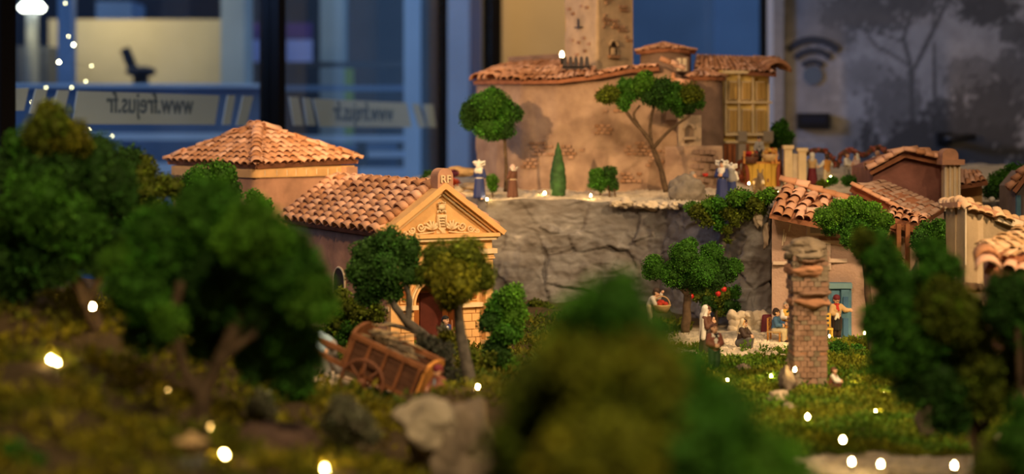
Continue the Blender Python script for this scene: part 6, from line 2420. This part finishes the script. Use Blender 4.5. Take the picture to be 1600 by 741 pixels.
def tree(name, label, cat, D, bl, leaf, dens, trunks=(), bark=BARK, seed=0, group=None, core=.74, sub=13, base=None):
    if not trunks and base is None:
        o = foliage(name, blobs(D, bl, seed=seed), leaf, dens, None, seed, core, sub)
        del o['kind']
        return tag(o, label, cat, group)
    b0 = trunks[0][0][0] if trunks else base
    t = thing(name, label, cat, P(b0[0], b0[1], D), 0, group)
    foliage('crown', blobs(D, bl, seed=seed), leaf, dens, t, seed, core, sub)
    for k, (pts, r0, r1) in enumerate(trunks):
        g = G()
        branch(g, [P(x, y, D + (.0 if i == 0 else .004 * ((i * 7 + k) % 3 - 1))) for i, (x, y) in enumerate(pts)], S(r0, D), S(r1, D), 9, .10, seed + k)
        g.build('trunk' if k == 0 else 'branch', bark, t, True)
    return t


# the big blurred bush-tree in front
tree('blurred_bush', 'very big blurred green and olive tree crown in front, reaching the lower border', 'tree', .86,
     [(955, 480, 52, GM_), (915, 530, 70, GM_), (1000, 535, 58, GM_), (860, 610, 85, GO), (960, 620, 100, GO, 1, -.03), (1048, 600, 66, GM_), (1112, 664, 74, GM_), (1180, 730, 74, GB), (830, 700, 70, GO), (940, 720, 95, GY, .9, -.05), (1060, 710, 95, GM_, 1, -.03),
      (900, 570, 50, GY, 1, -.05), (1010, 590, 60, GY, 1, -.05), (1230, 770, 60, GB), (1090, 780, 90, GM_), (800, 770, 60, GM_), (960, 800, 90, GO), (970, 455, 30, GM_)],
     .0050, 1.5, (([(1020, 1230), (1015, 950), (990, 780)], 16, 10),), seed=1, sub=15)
# big tree at the left centre
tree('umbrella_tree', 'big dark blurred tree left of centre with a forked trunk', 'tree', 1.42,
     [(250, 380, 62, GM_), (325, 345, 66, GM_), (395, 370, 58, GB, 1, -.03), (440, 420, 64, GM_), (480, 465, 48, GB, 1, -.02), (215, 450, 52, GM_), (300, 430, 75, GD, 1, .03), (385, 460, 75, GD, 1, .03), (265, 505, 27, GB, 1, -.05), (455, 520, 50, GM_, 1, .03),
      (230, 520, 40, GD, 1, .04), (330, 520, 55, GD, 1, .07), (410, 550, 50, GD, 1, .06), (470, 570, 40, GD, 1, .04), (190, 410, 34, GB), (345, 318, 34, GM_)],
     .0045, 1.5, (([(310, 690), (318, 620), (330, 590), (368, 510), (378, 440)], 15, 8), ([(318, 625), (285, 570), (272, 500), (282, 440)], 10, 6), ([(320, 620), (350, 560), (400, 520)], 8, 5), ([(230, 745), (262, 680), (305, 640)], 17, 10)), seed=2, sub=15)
# trees of the left border
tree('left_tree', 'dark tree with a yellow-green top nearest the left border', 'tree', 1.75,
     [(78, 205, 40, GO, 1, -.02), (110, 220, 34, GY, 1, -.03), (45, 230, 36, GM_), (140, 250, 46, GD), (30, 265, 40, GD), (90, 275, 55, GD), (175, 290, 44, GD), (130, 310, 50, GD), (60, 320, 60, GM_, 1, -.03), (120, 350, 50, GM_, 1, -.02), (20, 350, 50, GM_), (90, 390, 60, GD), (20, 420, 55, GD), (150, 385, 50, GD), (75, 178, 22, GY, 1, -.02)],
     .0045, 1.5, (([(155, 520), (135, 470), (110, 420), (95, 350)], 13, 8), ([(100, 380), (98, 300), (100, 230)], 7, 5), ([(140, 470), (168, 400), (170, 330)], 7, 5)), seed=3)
tree('olive_tree', 'fine-leaved dark olive tree between the left trees and the hip-roofed building', 'tree', 2.15,
     [(200, 260, 32, GD), (222, 265, 26, GO), (170, 262, 26, GD), (225, 300, 36, GO, 1, -.01), (195, 310, 36, GD), (260, 290, 24, GO), (170, 340, 40, GD), (235, 340, 34, GD)],
     .0045, 1.1, (([(200, 480), (195, 400), (205, 320)], 7, 4),), seed=4)
tree('round_shrub', 'blue-green shrub growing against the wall of the hip-roofed building', 'shrub', 2.45, [(320, 282, 30, GM_), (345, 275, 24, GM_), (300, 300, 28, GD), (352, 300, 26, GD), (325, 320, 34, GD), (398, 312, 16, GM_), (415, 320, 12, GM_)], .0038, 1.3, (([(330, 440), (328, 370), (325, 310)], 5, 3),), seed=5)
# small trees around the cart
tree('gnarled_tree', 'dark tree with a leaning grey trunk and two forks behind the cart', 'tree', 2.3,
     [(575, 400, 28, GD), (605, 385, 32, GD), (637, 392, 26, GD), (560, 425, 22, GD), (600, 425, 34, GD), (640, 425, 24, GD), (575, 455, 26, GD), (612, 455, 22, GD)],
     .0036, 1.4, (([(718, 605), (695, 565), (668, 530), (632, 500), (608, 462)], 11, 5), ([(636, 503), (640, 470), (632, 440)], 6, 4), ([(668, 530), (640, 515), (600, 505)], 4, 3)), BARK_G, seed=6)
tree('yellow_tree', 'yellowish olive tree with a straight grey trunk before the town hall', 'tree', 2.15,
     [(690, 405, 34, GO), (730, 402, 36, GO), (672, 432, 26, GO), (712, 440, 38, GY, 1, -.02), (748, 432, 28, GO), (700, 465, 22, GO), (690, 420, 24, GY, 1, -.02)],
     .0036, 1.5, (([(737, 612), (728, 560), (718, 510), (712, 460)], 11, 7),), BARK_G, seed=7)
tree('bright_tree', 'small bright green tree right of the yellow tree, before the cliff', 'tree', 2.3,
     [(800, 465, 22, GB), (778, 480, 24, GM_), (805, 492, 22, GB), (768, 505, 22, GD), (792, 520, 24, GM_), (775, 550, 24, GD), (790, 575, 26, GB), (765, 590, 18, GM_)],
     .0034, 1.5, (([(780, 640), (782, 580), (786, 520)], 5, 3),), seed=8)
# in-focus apple tree and bushes at the cliff foot
tree('apple_tree', 'sharp dark green tree with a forked trunk above the woman in the white shawl', 'tree', 2.78,
     [(1022, 418, 22, GM_), (1050, 428, 20, GM_), (1070, 402, 26, GM_), (1078, 385, 14, GM_), (1098, 425, 26, GM_), (1112, 396, 18, GM_), (1130, 425, 22, GD), (1148, 417, 13, GM_), (1085, 440, 22, GD), (1060, 438, 16, GD), (1118, 440, 16, GD)],
     .0026, 1.7, (([(1071, 520), (1073, 490), (1075, 455), (1085, 435)], 7.5, 6), ([(1075, 462), (1062, 448), (1050, 436)], 4.5, 3.5)), seed=9, core=.8)
tree('apple_bush', 'low olive bush with red apples at the cliff foot', 'bush', 3.0, [(1128, 462, 18, GO), (1148, 458, 13, GM_), (1110, 470, 16, GD), (1142, 478, 14, GD), (1102, 458, 12, GO), (1125, 485, 12, GO), (1090, 462, 11, GO)], .0036, 1.0, (([(1118, 520), (1120, 490), (1124, 470)], 3, 2),), seed=10)
for k, (px, py) in enumerate(((1131, 452), (1122, 459), (1080, 463))):
    t = thing('red_apple', ('upper red apple on the olive bush', 'red apple just below and left of the upper apple on the bush', 'red apple half hidden behind the trunk of the sharp tree')[k], 'apple', P(px, py, 2.93), 0, 'apples on the bush')
    G().lathe([(0, -.0042), (.0028, -.0046), (.0050, -.001), (.0048, .0022), (.0022, .0042), (0, .0034)], P(px, py, 2.93), 12).build('fruit', mat('apple_red', (.55, .02, .012), .3, .15, 80, spec=.5), t, True)
    G().tube([P(px, py, 2.93) + Vector((0, 0, .003)), P(px, py, 2.93) + Vector((.0008, 0, .0065))], .0004, 5).build('stalk', BARK, t, True)
# terrace trees
tree('round_tree', 'round dense tree on a thin trunk at the left end of the castle', 'tree', 3.5, [(745, 170, 26, GD), (775, 165, 28, GM_), (797, 178, 20, GD), (765, 195, 28, GM_), (735, 185, 20, GD), (785, 200, 22, GD), (760, 160, 22, GM_, 1, -.03), (770, 150, 15, GD)], .0038, 1.5, (([(790, 300), (791, 260), (788, 215)], 3.4, 2.6),), seed=11, core=.85)
tree('umbrella_pine', 'umbrella pine with a curved forked trunk before the castle wall', 'tree', 3.42,
     [(952, 148, 18, GO), (985, 140, 22, GM_), (1005, 132, 18, GB, 1, -.02), (1015, 150, 18, GD), (1030, 140, 22, GD), (1052, 150, 22, GM_), (1078, 145, 20, GO), (1090, 158, 14, GM_), (1060, 165, 18, GM_), (975, 160, 14, GM_), (1008, 122, 13, GM_), (940, 150, 10, GO), (1035, 162, 14, GD), (1075, 165, 14, GD)],
     .0038, 1.5, (([(1041, 300), (1034, 270), (1024, 240), (1012, 215), (990, 190), (975, 170)], 5, 2.2), ([(1018, 225), (1016, 195), (1022, 165)], 3, 2), ([(1020, 232), (1045, 205), (1078, 180)], 3.2, 2), ([(1000, 200), (990, 180), (1000, 165)], 2.4, 1.6)), seed=12, core=.8)
t = thing('cypress', 'slim painted green cypress standing against the castle wall', 'tree', onplat(872, 3.46))
c = onplat(872, 3.46)
zt = zpy(222, 3.46)
g = G()
n = 26
prof = []
for k in range(n + 1):
    f = k / n
    prof.append((S(13.5, 3.46) * (math.sin(PI * min(1, .28 + f * .72)) ** .8 * (1 - f * .25) + .03 * math.sin(k * 2.1)), f * (zt - c.z)))
prof[-1] = (.0005, zt - c.z)
g.lathe(prof, c, 18)
for i in range(len(g.v)):
    x, y, z = g.v[i]
    w = 1 + .12 * noise.noise(Vector((x * 120, y * 120, z * 60)))
    g.v[i] = (c.x + (x - c.x) * w, c.y + (y - c.y) * w, z)
g.build('foliage_cone', mat('painted_green', (.030, .085, .022), .7, .5, 70, .8, 120), t, True)
G().tube([c + Vector((0, 0, -.004)), c + Vector((0, 0, .01))], .003, 8).build('trunk', BARK, t, True)
tree('small_bush', 'small dark bush on thin stems right of the cypress', 'bush', 3.46, [(932, 275, 13, GM_), (950, 272, 14, GD), (940, 285, 15, GM_), (956, 288, 12, GD), (928, 288, 10, GM_)], .0034, 1.3, (([(938, 312), (938, 298), (938, 288)], 1.8, 1.4), ([(952, 312), (952, 298), (950, 288)], 1.8, 1.4), ([(962, 312), (960, 298), (956, 288)], 1.4, 1)), seed=14)
tree('sprig', 'small light green sprig between the nun and the brown-robed figure', 'plant', 3.44, [(768, 282, 10, GB), (770, 292, 9, GB)], .0034, 1.2, (([(770, 314), (769, 300), (768, 290)], 1.4, 1),), seed=15)
tree('dark_shrub', 'dark rounded shrub left of the stone pile above the town hall roof', 'shrub', 3.55, [(668, 278, 12, GD), (676, 288, 11, GD), (660, 290, 10, GD)], .0036, 1.3, seed=16)
tree('green_shrub', 'green shrub right of the yellow house', 'shrub', 3.75, [(1218, 205, 16, GM_), (1228, 218, 14, GM_), (1212, 225, 14, GD), (1222, 195, 10, GM_)], .0038, 1.3, (([(1220, 300), (1220, 260), (1220, 220)], 3, 2),), seed=17)
tree('hedge', 'low moss hedge under the dancers behind the village house roof', 'hedge', 3.36, [(1300, 283, 10, GM_, .7), (1325, 282, 13, GM_, .7), (1345, 285, 12, GM_, .7), (1285, 288, 9, GO, .7), (1358, 275, 9, GD)], .0036, 1.3, seed=18)
tree('right_bush', 'dark green bush at the right border behind the lean-to', 'bush', 3.3, [(1560, 285, 20, GM_), (1578, 275, 18, GM_), (1550, 300, 16, GD), (1590, 268, 16, GM_), (1580, 300, 20, GD), (1600, 285, 18, GD)], .0040, 1.2, seed=19)
# hanging moss on the cliff rim
hb = []
rs = random.Random(9)
for k in range(17):
    px = 1084 + k * 7.4
    hb.append((px, 325 + 7 * math.sin(k * 1.1) - (k > 8) * 12, 16, (GB, GO, GM_)[k % 3], .75, -.01 if k % 2 else .02))
hb += [(1105, 345, 12, GO), (1125, 352, 12, GM_), (1136, 362, 9, GO), (1150, 345, 11, GO), (1118, 335, 14, GM_), (1165, 335, 12, GO), (1185, 318, 12, GM_), (1138, 375, 6, GO), (1190, 330, 9, GO), (1198, 305, 9, GO)]
tree('hanging_moss', 'mossy shrubbery spilling over the cliff rim beside the village house', 'moss', 3.03, hb, .0040, 1.5, seed=20, core=.6, sub=10)
# trees right of the village house
tree('bright_shrub', 'bright sharp green tree crown in front of the village house front', 'tree', 2.62,
     [(1288, 340, 20, GB), (1310, 330, 20, GB), (1335, 325, 18, GB), (1360, 335, 22, GB), (1380, 345, 16, GB), (1325, 350, 22, GM_), (1300, 355, 16, GM_), (1345, 358, 20, GM_), (1372, 360, 16, GM_), (1330, 375, 18, GM_), (1345, 392, 14, GO), (1385, 395, 16, GO), (1400, 405, 12, GO)],
     .0028, 1.6, (([(1362, 560), (1358, 480), (1350, 400), (1340, 360)], 6, 4),), seed=21, core=.8)
tree('corner_bush', 'dark green bush between the shed posts and the beige house', 'bush', 2.75, [(1450, 365, 20, GM_), (1468, 358, 16, GM_), (1440, 380, 18, GD), (1465, 380, 20, GM_), (1478, 372, 12, GD)], .0034, 1.4, (([(1458, 520), (1458, 450), (1456, 390)], 4, 3),), seed=22)
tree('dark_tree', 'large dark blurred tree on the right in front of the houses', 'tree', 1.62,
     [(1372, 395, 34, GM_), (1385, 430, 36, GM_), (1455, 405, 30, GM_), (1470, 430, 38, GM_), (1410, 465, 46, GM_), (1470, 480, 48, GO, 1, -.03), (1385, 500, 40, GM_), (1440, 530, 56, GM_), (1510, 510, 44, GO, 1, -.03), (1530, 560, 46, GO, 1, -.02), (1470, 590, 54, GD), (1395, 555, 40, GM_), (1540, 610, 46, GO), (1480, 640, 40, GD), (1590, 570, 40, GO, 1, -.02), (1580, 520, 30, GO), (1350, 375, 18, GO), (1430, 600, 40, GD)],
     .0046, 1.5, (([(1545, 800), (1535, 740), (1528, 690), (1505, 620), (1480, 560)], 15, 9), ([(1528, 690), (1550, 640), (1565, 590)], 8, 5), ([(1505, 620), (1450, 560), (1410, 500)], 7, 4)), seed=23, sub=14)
tree('near_right_bush', 'dark blue-green bush on the right border before the near house', 'bush', 1.55, [(1570, 455, 34, GD), (1600, 470, 40, GD), (1560, 490, 26, GD), (1605, 520, 34, GM_)], .0046, 1.4, (([(1600, 820), (1598, 700), (1590, 500)], 8, 5),), seed=24)
tree('corner_foliage', 'green foliage in the lower right corner', 'bush', 1.2, [(1600, 690, 46, GM_), (1560, 740, 50, GO), (1620, 740, 60, GM_), (1600, 640, 24, GM_)], .0046, 1.4, seed=25)
# undergrowth
tree('olive_undergrowth', 'olive fine-leaved undergrowth between the big left tree and the town hall', 'undergrowth', 2.42, [(530, 470, 22, GO), (552, 490, 24, GO), (520, 500, 26, GO), (575, 470, 20, GM_), (545, 520, 26, GM_), (570, 508, 22, GO), (510, 535, 22, GD), (590, 492, 18, GO), (505, 470, 20, GD)], .0048, .8, seed=26, core=.6)
tree('grey_shrub', 'grey-green lichen bush right of the cart load', 'bush', 2.12, [(668, 540, 18, (.07, .075, .055)), (690, 552, 20, (.075, .08, .06)), (680, 575, 20, (.05, .055, .04)), (705, 585, 16, (.05, .055, .04)), (655, 525, 9, (.12, .12, .09))], .0045, 1.0, seed=27, core=.6)
tree('yellow_moss_bush', 'yellow-green lit moss at the foot of the yellow tree', 'moss', 2.25, [(700, 530, 16, GY), (716, 540, 16, GY), (745, 575, 16, GY), (752, 600, 16, GY), (735, 555, 14, GO), (690, 515, 8, GG), (765, 560, 12, GO)], .0048, .9, seed=28, core=.6)
tree('cart_bush', 'green tuft in front of the cart wheel', 'bush', 2.05, [(565, 620, 20, GM_), (590, 628, 20, GM_), (610, 640, 18, GD), (550, 640, 20, GD), (580, 650, 24, GD)], .0042, 1.2, seed=29)
tree('pale_lichen_bush', 'pale grey-green lichen ball left of the cart foreground', 'bush', 1.62, [(408, 628, 17, GG), (402, 640, 16, GG), (420, 645, 15, GG), (405, 660, 16, (.14, .10, .04))], .0036, 1.3, seed=30)
tree('pale_lichen_bush', 'larger pale lichen bush between the brown mound and the big rock', 'bush', 1.55, [(535, 640, 22, GG), (558, 655, 24, GG), (520, 660, 20, (.13, .125, .06)), (575, 675, 22, GG), (540, 680, 22, (.10, .10, .04))], .0036, 1.3, seed=31)
tree('low_green_bush', 'dark green bush low behind the pale lichen ball', 'bush', 1.75, [(450, 590, 26, GM_), (470, 610, 24, GM_), (440, 620, 22, GD), (485, 640, 20, GO), (500, 660, 22, GO)], .0042, 1.3, seed=32)
tree('corner_bush_left', 'dark green tuft in the lower left corner', 'bush', 1.2, [(15, 720, 34, GM_), (50, 735, 30, GM_), (-10, 700, 30, GD)], .0042, 1.3, seed=33)
tree('village_moss_bush', 'tuft of moss growing by the blue door', 'moss', 2.62, [(1310, 545, 16, GM_, .7), (1335, 552, 18, GM_, .7), (1320, 562, 18, GO, .7), (1345, 565, 16, GM_, .7), (1300, 560, 12, GM_, .7)], .0030, 1.2, seed=34)
tree('cliff_bush', 'olive scrub at the foot of the cliff right of the bright tree', 'bush', 3.2, [(838, 478, 12, GO), (855, 484, 11, GO), (826, 484, 10, GD), (868, 490, 10, GO)], .0042, .9, seed=35, core=.6)
# rocks in the foreground
t_ = rock_mesh('big_rock', P(708, 706, 1.60), (S(68, 1.60), .05, S(96, 1.60)), 201, ROCK, n=24, rough=.28, cuts=8)
tag(t_, 'large pale limestone rock in front of the cart', 'rock')
o = rock_mesh('rock_slab', P(664, 662, 1.565), (S(48, 1.6), .025, S(44, 1.6)), 203, mat('cream_rock', (.46, .38, .27), .95, .3, 40, .7, 90), n=16, rough=.28)
tag(o, 'cream slab of rock leaning on the left of the big limestone rock', 'rock')
o = rock_mesh('grey_stone', P(797, 700, 1.5), (S(18, 1.5), .015, S(16, 1.5)), 205, mat('blue_grey_stone', (.16, .17, .18), .9, .2), n=10, rough=.2)
tag(o, 'small grey stone in the shade right of the big limestone rock', 'rock')
o = rock_mesh('brown_mound', P(420, 700, 1.5), (S(70, 1.5), .05, S(42, 1.5)), 206, mat('brown_bark_mound', (.11, .065, .045), .95, .4, 60, .8, 90), n=16, rough=.3)
tag(o, 'brown bark-like mound under the pale lichen ball', 'mound')
for k, (px, py, D) in enumerate(((1550, 312, 3.2), (1572, 310, 3.2), (1590, 314, 3.2))):
    o = G().ball(P(px, py, D), .006, 9).build('white_ball', CL['white'], None, True)
    tag(o, ('leftmost', 'middle one', 'rightmost')[k] + ' of three white balls under the dark bush by the grey cottage', 'ball', 'white balls by the grey cottage')


# moss carpets: uncountable leaves on the ground
def moss(name, label, poly, n, leaf, cols, seed, hole=None, tuft=.006, thin=.9):
    rng = np.random.default_rng(seed)
    pts = np.array([tuple(ground_at(x, y).xy) for x, y in poly])
    lo, hi = pts.min(0), pts.max(0)
    X_ = rng.uniform(lo[0], hi[0], n * 2)
    Y_ = rng.uniform(lo[1], hi[1], n * 2)
    ins = np.zeros(len(X_), bool)
    j = len(pts) - 1
    for i in range(len(pts)):
        c = ((pts[i, 1] > Y_) != (pts[j, 1] > Y_)) & (X_ < (pts[j, 0] - pts[i, 0]) * (Y_ - pts[i, 1]) / (pts[j, 1] - pts[i, 1] + 1e-12) + pts[i, 0])
        ins ^= c
        j = i
    for hx, hy, hr in hole or ():
        ins &= ((X_ - hx) ** 2 + (Y_ - hy) ** 2) > hr * hr * (.8 + .3 * np.sin(X_ * 200) * np.sin(Y_ * 170))
    keep = ins & (sandmask(X_, Y_) < .55 + .25 * np.sin(X_ * 130) * np.sin(Y_ * 110))
    X_, Y_ = X_[keep], Y_[keep]
    bump = .5 + .5 * np.sin(X_ * 95 + 2 * np.sin(Y_ * 60)) * np.sin(Y_ * 88 + 1.7 * np.sin(X_ * 71))
    bump = bump * (.6 + .4 * np.sin(X_ * 37 + 1) * np.sin(Y_ * 31))
    Z_ = H(X_, Y_) + rng.uniform(-.002, 1, len(X_)) ** 2 * tuft * (.4 + 1.3 * bump)
    bare = np.sin(X_ * 29 + 2.2 * np.sin(Y_ * 23 + seed)) * np.sin(Y_ * 26 + 1.9 * np.sin(X_ * 33)) > thin + .25 * rng.normal(size=len(X_))
    X_, Y_, Z_, bump = X_[~bare], Y_[~bare], Z_[~bare], bump[~bare]
    P_ = np.stack([X_, Y_, Z_], 1)
    nr = np.tile([0, 0, 1.0], (len(P_), 1))
    L = leaves(P_, nr, leaf, rng, 1.1, .22)
    mix = np.clip(.5 + .5 * np.sin(X_ * 21 + 3 * np.sin(Y_ * 17)) + rng.normal(size=len(X_)) * .25, 0, 1)[:, None]
    c = np.array(cols[0]) * (1 - mix) + np.array(cols[1]) * mix
    c = c * rng.uniform(.55, 1.45, len(X_))[:, None] * (.65 + .5 * bump[:, None])
    o = np_mesh(name, L, np.arange(len(L)).reshape(-1, 4), LEAF, None, np.clip(np.repeat(c, 4, 0), 0, 1))
    tag(o, label, 'moss', kind='stuff')


HOLES = [(-.24, 2.25, .07), (-.17, 2.16, .09), (-.10, 2.08, .08), (-.15, 2.02, .10), (-.14, 1.95, .06), (-.07, 1.85, .06)]
moss('moss_carpet', 'green moss carpet around the ruined pier', [(1090, 540), (1200, 548), (1300, 536), (1420, 530), (1780, 540), (1780, 730), (1250, 738), (1000, 700), (980, 600)], 120000, .0066, ((.10, .22, .016), (.25, .27, .018)), 1, tuft=.010)
moss('moss_carpet', 'sparse moss between the cart, the town hall and the cliff', [(420, 520), (760, 500), (1080, 505), (1080, 600), (900, 640), (760, 640), (560, 640), (420, 620)], 26000, .0090, ((.08, .14, .018), (.20, .19, .018)), 2, tuft=.012, hole=HOLES, thin=.5)
moss('moss_carpet', 'yellow-green moss over the near left slope', [(-60, 470), (170, 470), (420, 560), (640, 660), (700, 900), (300, 1000), (-200, 1000), (-200, 600)], 60000, .0095, ((.13, .15, .012), (.32, .27, .014)), 3, tuft=.014, hole=HOLES, thin=.35)
# loose plaster crumbs on the square
rng = np.random.default_rng(5)
V_, Q_ = cubesphere(2)
Vs, Qs = [], []
nv = 0
for k in range(1500):
    x, y = rng.normal(.40, .09), rng.normal(2.76, .07)
    if k % 4 == 0:
        x, y = rng.uniform(.25, .62), rng.normal(1.72, .03)
    if float(sandmask(np.array(x), np.array(y))) < .5:
        continue
    r_ = rng.uniform(.0010, .0032)
    p = np.array([x, y, float(H(np.array(x), np.array(y))) + r_ * .2])
    Vs.append(p + V_ * r_ * rng.uniform(.6, 1.2, 3))
    Qs.append(Q_ + nv)
    nv += len(V_)
o = np_mesh('plaster_crumbs', np.concatenate(Vs), np.concatenate(Qs), SNOW, None)
tag(o, 'cream plaster crumbs strewn over the square and the path', 'gravel', kind='stuff')

# ------------------------------------------------------------------ fairy lights
BULB = emit('warm_led', (1.0, .66, .22), 230)
BULB_D = emit('warm_led_dim', (1.0, .58, .16), 26)
HOLD = mat('led_holder', (.015, .015, .013), .5, 0)
LEDS = [(145, 480, 1.7, 1), (57, 572, 1.5, .6), (79, 563, 1.5, .9), (89, 566, 1.5, 1), (350, 713, 1.3, 1), (328, 668, 1.45, 0), (263, 612, 1.6, 0), (422, 730, 1.4, 0), (508, 733, 1.35, 1), (530, 571, 2.12, .4), (747, 605, 1.98, 1), (735, 612, 2.0, 0),
        (808, 660, 1.62, .8), (851, 302, 3.47, 1), (923, 306, 3.37, 1), (761, 312, 3.36, 1), (878, 86, 3.68, 1.6), (1019, 733, 1.5, 0), (1242, 578, 2.2, 1), (1241, 522, 2.74, 1), (1296, 526, 2.76, 1.1), (1351, 521, 2.78, .9), (1205, 588, 2.3, .5),
        (1137, 593, 2.28, .5), (1262, 652, 1.95, 1), (1317, 688, 1.72, 1), (1331, 722, 1.66, 1), (1376, 726, 1.66, 1), (1491, 728, 1.66, 1), (1383, 619, 2.08, .8), (1368, 651, 1.94, .8), (1331, 607, 2.15, .6), (1398, 588, 2.28, .6), (1295, 284, 3.36, .8), (1298, 277, 3.4, .6), (1214, 299, 3.34, .8), (1197, 301, 3.30, .6), (1170, 287, 3.40, .5), (736, 462, 2.615, 1)]
LED_AT = "left-border trunk|left of the pair in the yellow moss, dimmest|middle of the trio in the yellow moss|right of the trio in the yellow moss|beside the man in the straw hat|dim, above the straw hat|dim, below the big left tree's crown|dim amber, by the lower border under the brown mound|lower border, right of the dim amber one|behind the cart shafts near the puller|at the foot of the yellow tree's trunk|dim, just left of the one under the yellow tree|in the dark gap right of the big limestone rock|on the cliff rim left of the cypress|on the cliff rim below the small dark bush|on the cliff rim beside the navy nun|biggest, at the foot of the castle tower|dim, lower border inside the big blurred bush|at the left edge of the ruined pier by the standing stone|left of the pier in front of the wooden table|right of the pier at the feet of the man with the red scarf|right of the blue door at the house wall|small, in the moss left of the standing stone|small, by the flat grey stone in the moss|in the moss below the standing stone, with a yellow halo|on the rim of the sandy path under the moss lawn|on the sandy path, left one of two|on the sandy path, right one of two|on the sandy path under the dark right tree|sunk in the moss lawn right of the boy, nearer|sunk in the middle of the moss lawn, nearest of the sunk ones|small, in the moss right of the boy in white|small, farthest in the moss under the dark tree|lower of two in the hedge under the dancers|upper of two in the hedge under the dancers|right of the golden cart on the hanging moss|by the right wheel of the golden cart|small, between the donkey and the left wheel|on the right jamb of the town hall arch".split('|')
for k, (px, py, D, e) in enumerate(LEDS):
    c = P(px, py, D)
    if k in (29, 30, 31, 32):
        c = ground_at(px, py) + Vector((0, 0, .004))
    r_ = .0018 * (1 if e >= .9 else .8)
    if e > 1.5:
        r_ = .0048
    t = thing('fairy_light', 'fairy light ' + LED_AT[k].replace('left-border trunk', 'before the trunk at the left border'), 'light', c, 0, 'fairy lights around the village')
    G().lathe([(r_ * .8, -r_), (r_, 0), (r_ * .8, r_ * 1.0), (r_ * .35, r_ * 1.7), (0, r_ * 1.85)], c, 10).build('bulb', emit('warm_led_big', (1.0, .74, .36), 30) if e > 1.5 else BULB if e >= .4 else BULB_D, t, True)
    G().lathe([(0, -r_ * 4.2), (r_ * .7, -r_ * 4.2), (r_ * .85, -r_), (0, -r_)], c, 8).build('holder', HOLD, t, True)
